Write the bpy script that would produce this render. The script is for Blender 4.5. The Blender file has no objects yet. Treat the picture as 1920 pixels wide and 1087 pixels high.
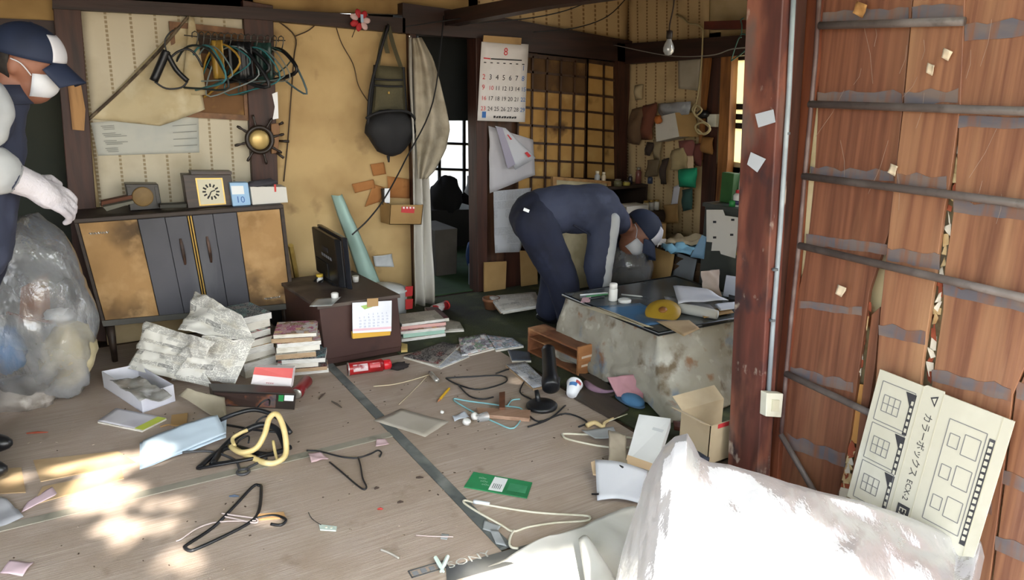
import bpy, math, random
from mathutils import Vector as V, noise, Matrix
rnd = random.Random(7)
S = bpy.context.scene
COL = S.collection

# ---------------------------------------------------------------- camera
H = 1.45                       # eye height over the room floor
CX, CY = 960.0, 543.5          # picture centre (1920 x 1087)
VPX, VPY = (3350.0, 183.0), (100.0, 150.0)   # vanishing points of the back wall and of the side wall
FOC = math.sqrt(-((VPX[0]-CX)*(VPY[0]-CX)+(VPX[1]-CY)*(VPY[1]-CY)))
ax = V((VPX[0]-CX, -(VPX[1]-CY), -FOC)).normalized()
ay = V((VPY[0]-CX, -(VPY[1]-CY), -FOC)).normalized()
az = ax.cross(ay)
M3 = Matrix((ax, ay, az))      # camera axes -> world
cam = bpy.data.objects.new('camera', bpy.data.cameras.new('camera'))
COL.objects.link(cam)
cam.data.sensor_width = 36.0
cam.data.lens = FOC/1920*36
cam.data.clip_start = 0.02
cam.matrix_world = Matrix.Translation((0, 0, H)) @ M3.to_4x4()
S.camera = cam

# ---------------------------------------------------------------- light
S.view_settings.view_transform = 'Standard'
S.view_settings.look = 'None'
S.view_settings.gamma = 1
S.view_settings.use_curve_mapping = False
S.view_settings.exposure = 0.75
SUND = V((-.04, 1, -1.30)).normalized()
W = bpy.data.worlds.new('sky'); S.world = W; W.use_nodes = True
wn = W.node_tree.nodes; wl = W.node_tree.links
bg = wn['Background']
sky = wn.new('ShaderNodeTexSky'); sky.sky_type = 'NISHITA'; sky.sun_disc = False
sky.sun_elevation = math.asin(-SUND.z); sky.sun_rotation = math.radians(178); sky.air_density = 1.2; sky.dust_density = 3.0
hs = wn.new('ShaderNodeHueSaturation'); hs.inputs['Saturation'].default_value = .45
wl.new(sky.outputs[0], hs.inputs['Color']); wl.new(hs.outputs[0], bg.inputs['Color'])
bg.inputs['Strength'].default_value = 0.60
sun = bpy.data.objects.new('sun', bpy.data.lights.new('sun', 'SUN')); COL.objects.link(sun)
sun.data.energy = 13.0; sun.data.angle = math.radians(1.1); sun.data.color = (1, .93, .82)
sun.rotation_euler = SUND.to_track_quat('-Z', 'Y').to_euler()

# ---------------------------------------------------------------- picture -> place
def ray(px, py): return M3 @ V((px-CX, -(py-CY), -FOC))
def F(px, py, z=0.0):
    r = ray(px, py); t = (z-H)/r.z; return V((r.x*t, r.y*t, z))
def Wy(px, py, y):
    r = ray(px, py); t = y/r.y; return V((r.x*t, y, H+r.z*t))
def Wx(px, py, x):
    r = ray(px, py); t = x/r.x; return V((x, r.y*t, H+r.z*t))
def proj(p):
    c = M3.transposed() @ (V(p)-V((0, 0, H)))
    return CX+FOC*c.x/-c.z, CY-FOC*c.y/-c.z
UP = V((-.044, .026, 1))       # the old house leans a little
RT = V((.858, -.513, 0)).normalized(); FW = V((.513, .858, 0)).normalized()
YB, XR, XD = 4.6, 3.76, 2.22
def B(px, py, d=0.0): return Wy(px, py, YB-d)
def R(px, py, d=0.0): return Wx(px, py, XR-d)
def D(px, py, d=0.0): return Wx(px, py, XD-d)
def bil(q, u, v): return (q[0].lerp(q[1], u)).lerp(q[3].lerp(q[2], u), v)   # q = TL TR BR BL

# ---------------------------------------------------------------- materials
def lin(h):
    h = h.lstrip('#'); o = []
    for i in (0, 2, 4):
        x = int(h[i:i+2], 16)/255
        o.append(x/12.92 if x <= .04045 else ((x+.055)/1.055)**2.4)
    return (*o, 1)
MC = {}
def nodes(name):
    m = bpy.data.materials.new(name); m.use_nodes = True
    n = m.node_tree.nodes; return m, n, m.node_tree.links, n['Principled BSDF']
def mixc(n, l, fac, a, b):
    x = n.new('ShaderNodeMix'); x.data_type = 'RGBA'
    l.new(fac, x.inputs[0])
    for s, i in ((a, 6), (b, 7)):
        if hasattr(s, 'is_linked'): l.new(s, x.inputs[i])
        else: x.inputs[i].default_value = s
    return x.outputs[2]
def mth(n, l, op, a, b=None):
    x = n.new('ShaderNodeMath'); x.operation = op
    for i, s in enumerate((a, b)):
        if s is None: continue
        if hasattr(s, 'is_linked'): l.new(s, x.inputs[i])
        else: x.inputs[i].default_value = s
    return x.outputs[0]
def noi(n, l, vec, scale, stretch=None, detail=4, lo=.4, hi=.65):
    if stretch:
        mp = n.new('ShaderNodeMapping'); mp.inputs['Scale'].default_value = stretch
        l.new(vec, mp.inputs['Vector']); vec = mp.outputs[0]
    t = n.new('ShaderNodeTexNoise'); t.inputs['Scale'].default_value = scale; t.inputs['Detail'].default_value = detail
    l.new(vec, t.inputs['Vector'])
    r = n.new('ShaderNodeMapRange'); r.inputs[1].default_value = lo; r.inputs[2].default_value = hi
    l.new(t.outputs['Fac'], r.inputs[0]); return r.outputs[0]
def mat(name, col, layers=(), rough=.65, metal=0, bump=0, bs=40, spec=None, bstretch=None):
    """plain surface: a colour and noise layers (colour, scale, lo, hi, stretch) over it"""
    if name in MC: return MC[name]
    m, n, l, p = nodes(name)
    tc = n.new('ShaderNodeTexCoord').outputs['Object']
    c = lin(col)
    for L in layers:
        f = noi(n, l, tc, L[1], L[4] if len(L) > 4 else None, 4, L[2], L[3])
        c = mixc(n, l, f, c, lin(L[0]))
    if hasattr(c, 'is_linked'): l.new(c, p.inputs['Base Color'])
    else: p.inputs['Base Color'].default_value = c
    p.inputs['Roughness'].default_value = rough; p.inputs['Metallic'].default_value = metal
    if spec is not None: p.inputs['Specular IOR Level'].default_value = spec
    if bump:
        b = n.new('ShaderNodeBump'); b.inputs['Strength'].default_value = bump; b.inputs['Distance'].default_value = .01
        l.new(noi(n, l, tc, bs, bstretch, 4, 0, 1), b.inputs['Height']); l.new(b.outputs[0], p.inputs['Normal'])
    MC[name] = m; return m
def wood(name, c1, c2, st, sc=1.0, rough=.55, layers=(), bump=.15):
    return mat(name, c1, [(c2, sc, .35, .7, st)]+list(layers), rough, bump=bump, bs=sc*1.5, bstretch=st)
def uvsock(n): return n.new('ShaderNodeTexCoord').outputs['UV']
def newsprint(name, base='#cfcbbf', ink='#6f6d6a', rows=60, dirt='#a8a08c', head=True):
    if name in MC: return MC[name]
    m, n, l, p = nodes(name); uv = uvsock(n)
    sp = n.new('ShaderNodeSeparateXYZ'); l.new(uv, sp.inputs[0])
    row = mth(n, l, 'MULTIPLY', sp.outputs[1], rows*1.5)
    line = mth(n, l, 'LESS_THAN', mth(n, l, 'FRACT', row), .55)
    cb = n.new('ShaderNodeCombineXYZ'); l.new(mth(n, l, 'MULTIPLY', sp.outputs[0], rows*1.6), cb.inputs[0]); l.new(mth(n, l, 'MULTIPLY', mth(n, l, 'FLOOR', row), 3.7), cb.inputs[1])
    word = noi(n, l, cb.outputs[0], 1.0, None, 1, .40, .46)
    b = n.new('ShaderNodeTexBrick'); l.new(uv, b.inputs['Vector']); b.inputs['Scale'].default_value = 5
    b.inputs['Color1'].default_value = (0, 0, 0, 1); b.inputs['Color2'].default_value = (1, 1, 1, 1); b.inputs['Mortar'].default_value = (0, 0, 0, 1)
    b.inputs['Mortar Size'].default_value = .03; b.inputs['Brick Width'].default_value = 1.1; b.inputs['Row Height'].default_value = .7
    blk = b.outputs['Color']
    txt = mth(n, l, 'MULTIPLY', mth(n, l, 'MULTIPLY', line, word), mth(n, l, 'GREATER_THAN', blk, .2))
    c = mixc(n, l, mth(n, l, 'MULTIPLY', txt, .8), lin(base), lin(ink))
    if head:
        pic = mth(n, l, 'MULTIPLY', mth(n, l, 'GREATER_THAN', blk, .80), noi(n, l, uv, 22, None, 3, .3, .7))
        c = mixc(n, l, pic, c, lin(ink))
    c = mixc(n, l, noi(n, l, uv, 3, None, 4, .5, .8), c, lin(dirt))
    l.new(c, p.inputs['Base Color']); p.inputs['Roughness'].default_value = .85
    MC[name] = m; return m
def cover(name, cols, scale=5, text='#e8e6e0', rows=18):
    """printed cover: flat blocks of colour with rows of small lettering"""
    if name in MC: return MC[name]
    m, n, l, p = nodes(name); uv = uvsock(n)
    v = n.new('ShaderNodeTexVoronoi'); v.distance = 'CHEBYCHEV'; v.inputs['Scale'].default_value = scale; l.new(uv, v.inputs['Vector'])
    s = n.new('ShaderNodeSeparateColor'); l.new(v.outputs['Color'], s.inputs[0])
    r = n.new('ShaderNodeValToRGB'); r.color_ramp.interpolation = 'CONSTANT'
    e = r.color_ramp.elements
    for i, c in enumerate(cols):
        q = e[i] if i < 2 else e.new(i/len(cols))
        q.position = i/len(cols); q.color = lin(c)
    l.new(s.outputs[1], r.inputs[0])
    b = n.new('ShaderNodeTexBrick'); l.new(uv, b.inputs['Vector']); b.inputs['Scale'].default_value = rows
    b.inputs['Color1'].default_value = (1, 1, 1, 1); b.inputs['Color2'].default_value = (0, 0, 0, 1); b.inputs['Mortar'].default_value = (0, 0, 0, 1)
    b.inputs['Bias'].default_value = -.3; b.inputs['Mortar Size'].default_value = .06
    c = mixc(n, l, mth(n, l, 'MULTIPLY', mth(n, l, 'GREATER_THAN', b.outputs['Color'], .72), .7), r.outputs[0], lin(text))
    l.new(c, p.inputs['Base Color']); p.inputs['Roughness'].default_value = .6; p.inputs['Specular IOR Level'].default_value = .2
    MC[name] = m; return m
def wallpaper(name, base, line, period=.115, wid=.13, dirt='#8a7a58'):
    m, n, l, p = nodes(name); uv = uvsock(n)
    s = n.new('ShaderNodeSeparateXYZ'); l.new(uv, s.inputs[0])
    fr = mth(n, l, 'FRACT', mth(n, l, 'DIVIDE', s.outputs[0], period))
    li = mth(n, l, 'LESS_THAN', fr, wid)
    dots = mth(n, l, 'ADD', mth(n, l, 'MULTIPLY', mth(n, l, 'LESS_THAN', mth(n, l, 'FRACT', mth(n, l, 'DIVIDE', s.outputs[1], .022)), .62), .7), .15)
    c = mixc(n, l, mth(n, l, 'MULTIPLY', li, dots), lin(base), lin(line))
    c = mixc(n, l, mth(n, l, 'MULTIPLY', noi(n, l, uv, 2.2, None, 5, .48, .75), .75), c, lin(dirt))
    l.new(c, p.inputs['Base Color']); p.inputs['Roughness'].default_value = .85
    MC[name] = m; return m
def film(name, clear=.7, tint='#ffffff', bs=14, trans=.4, rough=.12, vary=.3, gl=.25):
    """plastic film: mostly clear, partly milky, glossy creases"""
    m, n, l, p = nodes(name)
    tc = n.new('ShaderNodeTexCoord').outputs['Object']
    bmp = n.new('ShaderNodeBump'); bmp.inputs['Strength'].default_value = .55; bmp.inputs['Distance'].default_value = .02
    l.new(noi(n, l, tc, bs, (1, 1, .6), 5, .2, .8), bmp.inputs['Height'])
    tr = n.new('ShaderNodeBsdfTransparent'); tl = n.new('ShaderNodeBsdfTranslucent'); df = n.new('ShaderNodeBsdfDiffuse')
    g = n.new('ShaderNodeBsdfGlossy'); g.inputs['Roughness'].default_value = rough
    tl.inputs['Color'].default_value = lin(tint); df.inputs['Color'].default_value = lin(tint)
    for q in (tl, df, g): l.new(bmp.outputs[0], q.inputs['Normal'])
    a = n.new('ShaderNodeMixShader'); a.inputs[0].default_value = trans
    l.new(df.outputs[0], a.inputs[1]); l.new(tl.outputs[0], a.inputs[2])
    b = n.new('ShaderNodeMixShader')
    f = mth(n, l, 'ADD', mth(n, l, 'MULTIPLY', noi(n, l, tc, 5, None, 5, .35, .7), -vary), clear+vary*.5)
    l.new(f, b.inputs[0]); l.new(a.outputs[0], b.inputs[1]); l.new(tr.outputs[0], b.inputs[2])
    c = n.new('ShaderNodeMixShader')
    fr = n.new('ShaderNodeFresnel'); fr.inputs['IOR'].default_value = 1.45; l.new(bmp.outputs[0], fr.inputs['Normal'])
    l.new(mth(n, l, 'MULTIPLY', mth(n, l, 'ADD', fr.outputs[0], .04), gl*4), c.inputs[0])
    l.new(b.outputs[0], c.inputs[1]); l.new(g.outputs[0], c.inputs[2])
    l.new(c.outputs[0], n['Material Output'].inputs['Surface'])
    MC[name] = m; return m
def pane_mat(name, tint, tr=.35, rough=.3):
    m, n, l, p = nodes(name)
    t = n.new('ShaderNodeBsdfTransparent'); t.inputs['Color'].default_value = lin(tint)
    d = n.new('ShaderNodeBsdfTranslucent'); d.inputs['Color'].default_value = lin(tint)
    g = n.new('ShaderNodeBsdfGlossy'); g.inputs['Roughness'].default_value = rough
    a = n.new('ShaderNodeMixShader'); a.inputs[0].default_value = tr; l.new(d.outputs[0], a.inputs[1]); l.new(t.outputs[0], a.inputs[2])
    b = n.new('ShaderNodeMixShader'); b.inputs[0].default_value = .06; l.new(a.outputs[0], b.inputs[1]); l.new(g.outputs[0], b.inputs[2])
    l.new(b.outputs[0], n['Material Output'].inputs['Surface']); MC[name] = m; return m

# ---------------------------------------------------------------- mesh builder
WL = {}
class MB:
    def __init__(s): s.v = []; s.f = []; s.uv = []
    def add(s, vs, fs, uvs=None):
        o = len(s.v); s.v += [V(x) for x in vs]; s.f += [tuple(i+o for i in f) for f in fs]
        s.uv += uvs if uvs else [None]*len(fs); return s
    def box(s, o, a, b, c):
        o, a, b, c = V(o), V(a), V(b), V(c)
        if a.cross(b).dot(c) < 0: a, b = b, a
        p = [o, o+a, o+a+b, o+b]; p += [x+c for x in p]
        return s.add(p, [(0, 3, 2, 1), (4, 5, 6, 7), (0, 1, 5, 4), (1, 2, 6, 5), (2, 3, 7, 6), (3, 0, 4, 7)])
    def cbox(s, c, sx, sy, sz, rz=0):
        a = V((math.cos(rz)*sx, math.sin(rz)*sx, 0)); b = V((-math.sin(rz)*sy, math.cos(rz)*sy, 0))
        return s.box(V(c)-a/2-b/2, a, b, (0, 0, sz))
    def slab(s, pts, vec):
        pts = [V(p) for p in pts]; vec = V(vec); n = len(pts)
        nr = V((0, 0, 0))
        for i in range(n): nr += (pts[i]-pts[0]).cross(pts[(i+1) % n]-pts[0])
        if nr.dot(vec) > 0: pts = pts[::-1]
        uvq = [(0, 1), (1, 1), (1, 0), (0, 0)]
        fs = [tuple(range(n)), tuple(range(2*n-1, n-1, -1))]+[(i, i+n, (i+1) % n+n, (i+1) % n) for i in range(n)]
        return s.add(pts+[p+vec for p in pts], fs)
    def tube(s, pts, r, n=8, closed=False, cap=True):
        pts = [V(p) for p in pts]; k = len(pts); rs = r if isinstance(r, (list, tuple)) else [r]*k
        vs = []; pn = None
        for i in range(k):
            if closed: t = pts[(i+1) % k]-pts[i-1]
            else: t = pts[min(i+1, k-1)]-pts[max(i-1, 0)]
            t = t.normalized() if t.length > 1e-9 else V((0, 0, 1))
            if pn is None: pn = t.orthogonal().normalized()
            a = (pn-t*pn.dot(t)); a = a.normalized() if a.length > 1e-6 else t.orthogonal().normalized(); pn = a; b = t.cross(a)
            for j in range(n):
                q = 2*math.pi*j/n; vs.append(pts[i]+(a*math.cos(q)+b*math.sin(q))*rs[i])
        fs = []
        for i in range(k if closed else k-1):
            i2 = (i+1) % k
            for j in range(n): fs.append((i*n+j, i*n+(j+1) % n, i2*n+(j+1) % n, i2*n+j))
        if cap and not closed: fs += [tuple(range(n-1, -1, -1)), tuple((k-1)*n+j for j in range(n))]
        return s.add(vs, fs)
    def lathe(s, c, axis, prof, n=20):
        """prof = (radius, height along axis) list"""
        axis = V(axis).normalized(); a = axis.orthogonal().normalized(); b = axis.cross(a); c = V(c); vs = []
        for r, h in prof:
            for j in range(n):
                q = 2*math.pi*j/n; vs.append(c+axis*h+(a*math.cos(q)+b*math.sin(q))*max(r, 1e-4))
        k = len(prof)
        fs = [(i*n+j, i*n+(j+1) % n, (i+1)*n+(j+1) % n, (i+1)*n+j) for i in range(k-1) for j in range(n)]
        fs += [tuple(range(n-1, -1, -1)), tuple((k-1)*n+j for j in range(n))]
        return s.add(vs, fs)
    def grid(s, fn, nu, nv, thick=None, cu=False):
        vs = [V(fn(i/nu, j/nv)) for j in range(nv+1) for i in range(nu+1)]
        fs, uv = [], []
        for j in range(nv):
            for i in range(nu):
                a = j*(nu+1)+i; fs.append((a, a+1, a+nu+2, a+nu+1))
                uv.append([(i/nu, 1-j/nv), ((i+1)/nu, 1-j/nv), ((i+1)/nu, 1-(j+1)/nv), (i/nu, 1-(j+1)/nv)])
        return s.add(vs, fs, uv)
    def ball(s, c, ex, n=16, disp=None):
        """ellipsoid with half-axis vectors ex = (a, b, c)"""
        c = V(c); ex = [V(e) for e in ex]; m = max(6, n//2); vs = []; fs = []
        for i in range(m+1):
            th = math.pi*i/m
            for j in range(n):
                ph = 2*math.pi*j/n
                d = V((math.sin(th)*math.cos(ph), math.sin(th)*math.sin(ph), math.cos(th)))
                k = disp(d) if disp else 1
                vs.append(c+(ex[0]*d.x+ex[1]*d.y+ex[2]*d.z)*k)
        for i in range(m):
            for j in range(n): fs.append((i*n+j, (i+1)*n+j, (i+1)*n+(j+1) % n, i*n+(j+1) % n))
        return s.add(vs, fs)
    def cap(s, p, r, q, t, n=12):
        p, q = V(p), V(q); s.tube([p, q], [r, t], n); d = V((1, 0, 0)), V((0, 1, 0)), V((0, 0, 1))
        s.ball(p, [e*r for e in d], n); s.ball(q, [e*t for e in d], n); return s
    def chain(s, pts, n=12):
        for (p, r), (q, t) in zip(pts, pts[1:]): s.cap(p, r, q, t, n)
        return s
    def text(s, body, o, ex, ey, size=1.0, align='LEFT'):
        cu = bpy.data.curves.new('lettering', 'FONT'); cu.body = body; cu.size = size; cu.align_x = align; cu.resolution_u = 2
        ob = bpy.data.objects.new('lettering', cu); me = bpy.data.meshes.new_from_object(ob)
        o, ex, ey = V(o), V(ex), V(ey)
        s.add([o+ex*v.co.x+ey*v.co.y for v in me.vertices], [tuple(p.vertices) for p in me.polygons])
        bpy.data.objects.remove(ob); bpy.data.curves.remove(cu); bpy.data.meshes.remove(me); return s
    def build(s, name, m, parent=None, smooth=False, bevel=0, sub=0, thick=0, kind=None, fixn=False, remesh=0, disp=None, sm=4):
        me = bpy.data.meshes.new(name)
        if parent is not None: w = WL[parent.name]
        else:
            k = max(1, len(s.v)); w = V((sum(v.x for v in s.v)/k, sum(v.y for v in s.v)/k, min(v.z for v in s.v)))
        me.from_pydata([v-w for v in s.v], [], s.f)
        if any(u for u in s.uv):
            L = me.uv_layers.new(name='UVMap')
            for p, u in zip(me.polygons, s.uv):
                if u:
                    for li, q in zip(p.loop_indices, u): L.data[li].uv = q
        if smooth:
            for p in me.polygons: p.use_smooth = True
        me.materials.append(m); me.update()
        o = bpy.data.objects.new(name, me); COL.objects.link(o); WL[o.name] = w
        if parent is not None: o.parent = parent
        else: o.location = w
        if kind: o['kind'] = kind
        if remesh:
            x = o.modifiers.new('remesh', 'REMESH'); x.mode = 'VOXEL'; x.voxel_size = remesh; x.use_smooth_shade = True
            x = o.modifiers.new('smooth', 'SMOOTH'); x.factor = .5; x.iterations = sm
        if disp:
            t = bpy.data.textures.new(name+'_folds', 'CLOUDS'); t.noise_scale = disp[1]
            x = o.modifiers.new('folds', 'DISPLACE'); x.texture = t; x.strength = disp[0]; x.texture_coords = 'LOCAL'
        if thick:
            x = o.modifiers.new('thick', 'SOLIDIFY'); x.thickness = thick; x.offset = 0
        if bevel:
            x = o.modifiers.new('bevel', 'BEVEL'); x.width = bevel; x.segments = 2; x.limit_method = 'ANGLE'
        if sub:
            x = o.modifiers.new('sub', 'SUBSURF'); x.levels = sub; x.render_levels = sub
        return o
def tag(o, label, cat, group=None, kind=None):
    o['label'] = label; o['category'] = cat
    if group: o['group'] = group
    if kind: o['kind'] = kind
    return o
def T(name, label, cat, loc, group=None):
    o = bpy.data.objects.new(name, None); COL.objects.link(o); o.location = V(loc); WL[o.name] = V(loc); o.empty_display_size = .05
    return tag(o, label, cat, group)
def ST(name, loc=(0, 0, 0)):
    o = bpy.data.objects.new(name, None); COL.objects.link(o); o.location = V(loc); WL[o.name] = V(loc); o['kind'] = 'structure'; return o
def quad(m, q, nu=1, nv=1, wr=0, seed=0, ws=6, uvm=None, lift=None):
    """sheet over corners TL TR BR BL with wrinkles"""
    nr = (q[1]-q[0]).cross(q[3]-q[0]).normalized()
    if nr.z < 0: nr = -nr
    def fn(u, v):
        p = bil(q, u, v)
        if wr: p = p+nr*(wr*(noise.noise(p*ws+V((seed, 0, 0)))+.5*noise.noise(p*ws*2.3+V((0, seed, 0)))))
        if lift: p = p+V((0, 0, lift(u, v)))
        return p
    m.grid(fn, nu, nv)
    if uvm:
        m.uv = [[(a*uvm[0], b*uvm[1]) for a, b in u] if u else None for u in m.uv]
    return m
def smooth_path(pts, k=4, closed=False):
    n = len(pts); out = []
    for i in range(n if closed else n-1):
        g = (lambda j: pts[j % n]) if closed else (lambda j: pts[min(max(j, 0), n-1)])
        p0, p1, p2, p3 = g(i-1), g(i), g(i+1), g(i+2)
        for q in range(k):
            t = q/k
            out.append(.5*((2*p1)+(p2-p0)*t+(2*p0-5*p1+4*p2-p3)*t*t+(3*p1-p0-3*p2+p3)*t**3))
    if not closed: out.append(pts[-1])
    return out

# ================================================================= SETTING
m_post = wood('post wood', '#4a2a1e', '#2a1711', (14, 14, 1.2), 2)
m_beam = wood('beam wood', '#38211a', '#1f1310', (1.2, 14, 14), 2)
m_beamy = wood('beam wood deep', '#36201a', '#1f1310', (14, 1.2, 14), 2)
m_plaster = mat('stained plaster', '#c9ab78', [('#a98a5c', 2.2, .45, .7), ('#dcc08c', 1.4, .5, .7), ('#8b6f4c', 5, .6, .78), ('#5f4a35', 3.1, .68, .8)], .9, bump=.15, bs=30)
m_tan = mat('tan upper wall', '#a98a58', [('#8a6c42', 3, .45, .7)], .9)
m_stripe = wallpaper('dotted wallpaper', '#d3c9b0', '#94805f', .118, .11, '#97865f')
m_stripe2 = wallpaper('brown striped wallpaper', '#c8ad80', '#7a5a38', .105, .16, '#7d6543')
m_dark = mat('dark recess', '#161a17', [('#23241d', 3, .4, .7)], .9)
m_mud = mat('clay wall', '#c8b48c', [('#a38b60', 3, .4, .7)], .95)
m_mat = mat('worn floor sheet', '#b09f92', [('#c2b5ab', 1.3, .42, .66), ('#94806c', 2.4, .5, .72), ('#b8aaa1', 6, .5, .7), ('#75634f', 9, .64, .8), ('#9f8e7f', 1.0, .3, .7, (3, 160, 1))], .75, bump=.25, bs=3, bstretch=(4, 120, 1))
m_border = mat('grey border tape', '#5c6160', [('#878a86', 6, .45, .7), ('#43484a', 14, .55, .75)], .7)
m_carpet = mat('green carpet', '#3c4326', [('#2a2d1e', 2.2, .4, .62), ('#555a35', 6, .55, .75), ('#1b1d18', 1.6, .55, .68)], .95, bump=.4, bs=90)

fl = MB().box((-2.2, 1.70, -.10), (7.0, 0, 0), (0, 6.0, 0), (0, 0, .088)).build('floor', mat('floor boards', '#4a3a2c', [('#2f2419', 3, .4, .7, (1, 9, 1))], .8)); fl['kind'] = 'structure'
SX = 1.068; SY = 2.735
def matpart(x0, x1, y0, y1):
    MB().box((x0, y0, -.012), (x1-x0, 0, 0), (0, y1-y0, 0), (0, 0, .012)).build('floor_mat', m_mat, fl, bevel=.003)
bw = .022
matpart(-.72, SX-bw, 1.72, SY-bw); matpart(-.72, SX-bw, SY+bw, 4.55); matpart(SX+bw, SX+.90, 1.72, 3.62); matpart(-2.2, -.76, 1.72, 4.55)
def strip(pts, nm='border_strip', m=None, z=.0016):
    MB().slab([V((p.x, p.y, -.010)) for p in pts], (0, 0, .0105+z)).build(nm, m or m_border, fl)
strip([V((SX-bw, 1.80, 0)), V((SX+bw, 1.80, 0)), V((SX+bw, 3.7, 0)), V((SX-bw, 3.7, 0))])
strip([V((-.72, SY-bw, 0)), V((SX-bw, SY-bw, 0)), V((SX-bw, SY+bw, 0)), V((-.72, SY+bw, 0))], m=mat('faded border tape', '#8d897c', [('#a29a8d', 5, .4, .7), ('#6a695e', 12, .55, .75)], .8))
m_front = mat('dark front strip', '#4b4d50', [('#62625f', 7, .4, .7)], .6)
fa, fb, fc, fd = F(640, 1112), F(1420, 912), F(1420, 930), F(640, 1142)
MB().slab([F(836, 1064), F(1430, 898), F(1430, 926), F(838, 1092)], (0, 0, .002)).build('front_strip', m_front, fl)
ex = (F(1090, 979)-F(880, 1042)).normalized(); ey = V((-ex.y, ex.x, 0))
m_let = mat('faded white lettering', '#c9c9c4', [('#8e8f8d', 12, .5, .7)], .7)
MB().text('SONY', F(842, 1067)+V((0, 0, .003)), ex*1.25, ey, .045).build('lettering', m_let, fl)
bo = F(772, 1084); bx1 = ex*.118; by1 = ey*.034
for o_, a_, b_ in ((bo, bx1, ey*.004), (bo+by1, bx1, ey*.004), (bo, ex*.004, by1), (bo+bx1, ex*.004, by1)): MB().box(o_, a_, b_, (0, 0, .002)).build('printed_frame', m_front, fl)
mb = MB()
for k in range(4): mb.box(bo+ex*(.010+.027*k)+ey*.008, ex*.017, ey*(.022 if k % 2 else .019), (0, 0, .0018))
mb.build('worn_print', mat('worn grey print', '#84868a', [('#a39b92', 16, .45, .7)], .8), fl)['kind'] = 'stuff'
ca = MB().box((1.46, 3.25, -.011), (2.35, 0, 0), (0, 1.3, 0), (0, 0, .010)).build('carpet', m_carpet)
tag(ca, 'worn dark green carpet on the floor around the low table', 'carpet')
cb = MB().box((2.0, 1.9, -.011), (1.8, 0, 0), (0, 1.34, 0), (0, 0, .009)).build('carpet', m_carpet)
tag(cb, 'dark green carpet strip under the quilt of the low table', 'carpet')
cc = MB().box((1.52, 4.62, -.011), (2.3, 0, 0), (0, 2.1, 0), (0, 0, .009)).build('carpet', mat('back room carpet', '#355131', [('#24301f', 3, .4, .7)], .95))
tag(cc, 'green carpet beyond the doorway in the dark back room', 'carpet')

gr = MB().box((-25, -25, -.47), (60, 0, 0), (0, 60, 0), (0, 0, .05)).build('ground', mat('packed earth', '#8d8374', [('#6f6553', 3, .4, .7)], .95, bump=.4)); gr['kind'] = 'structure'
st = MB().box((-1.6, .55, -.37), (4.0, 0, 0), (0, 1.14, 0), (0, 0, .30)).build('trim_1', wood('step boards', '#8b8075', '#645b50', (1.2, 12, 12), 2)); st['kind'] = 'structure'

# ---- back wall
wb = ST('wall_back', (0, YB, 0))
def bpanel(name, px, m, d=0.0, th=.06, uvw=None, nu=10, nv=10, wr=.006):
    q = [B(x, y, d) for x, y in px]
    mb = MB(); mb.slab([p+V((0, .012, 0)) for p in q], (0, th, 0)); mb.build(name, m, wb)
    return q
def uvpanel(name, q, m, par, wr=.004, scale=None, nu=14, nv=14, kind=None):
    w = (q[1]-q[0]).length; h = (q[3]-q[0]).length
    mb = quad(MB(), q, nu, nv, wr, 3, 5, (w, h)); return mb.build(name, m, par, smooth=True, thick=.003)
q = bpanel('backing_board', [(138, -20), (475, -10), (497, 640), (205, 680)], m_mud)
uvpanel('wallpaper_panel', [B(143, 5, .002), B(472, 18, .002), B(494, 430, .002), B(192, 430, .002)], m_stripe, wb)
bpanel('plaster_panel', [(505, 20), (772, 45), (783, 640), (528, 640)], m_plaster)
for i, (a, b, c, d_) in enumerate([((95, -40), (147, -40), (200, 640), (150, 640)), ((455, 0), (512, 10), (530, 640), (490, 640)), ((768, 50), (780, 50), (793, 640), (781, 640))]):
    MB().slab([B(*a, .05), B(*b, .05), B(*c, .05), B(*d_, .05)], (0, .13, 0)).build('post', m_post, wb, bevel=.004)
m_spl = mat('bare wood', '#b78a57', [('#8a6238', 3, .4, .7, (12, 12, 1))], .7)
MB().slab([B(126, 150, .07), B(152, 160, .07), B(160, 205, .07), B(158, 245, .07), B(136, 243, .07), B(132, 205, .07)], (0, .015, 0)).build('bare_patch', m_spl, wb)
MB().slab([B(892, 45, .06), B(914, 48, .06), B(914, 556, .06), B(896, 556, .06)], (0, .13, 0)).build('post', m_post, wb, bevel=.004)
MB().slab([B(98, -8, .07), B(480, 14, .07), B(760, 34, .07), B(760, 62, .07), B(480, 36, .07), B(98, 16, .07)], (0, .16, 0)).build('beam', m_beam, wb)
MB().slab([B(755, 5, .07), B(900, 25, .07), B(1190, 78, .07), B(1190, 118, .07), B(985, 96, .07), B(900, 72, .07), B(755, 62, .07)], (0, .16, 0)).build('beam', m_beam, wb)
bpanel('tan_wall', [(-300, -140), (140, -60), (140, 52), (-300, 44)], m_tan)
bpanel('upper_wall', [(100, -190), (900, -190), (900, 30), (100, 10)], m_tan)
bpanel('wallpaper_backing', [(880, -190), (1200, -190), (1200, 100), (880, 60)], m_mud)
uvpanel('wallpaper_panel', [B(895, -60, .002), B(1178, -60, .002), B(1180, 88, .002), B(896, 52, .002)], m_stripe2, wb)
# panel right of the doorway post, under the papers
bpanel('lower_panel', [(905, 60), (1010, 90), (1010, 640), (905, 640)], wood('door panel brown', '#5d3d28', '#38241a', (12, 12, 1), 2))
MB().slab([B(948, 465, .02), B(980, 465, .02), B(980, 560, .02), B(948, 560, .02)], (0, .03, 0)).build('post', m_post, wb)
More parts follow.
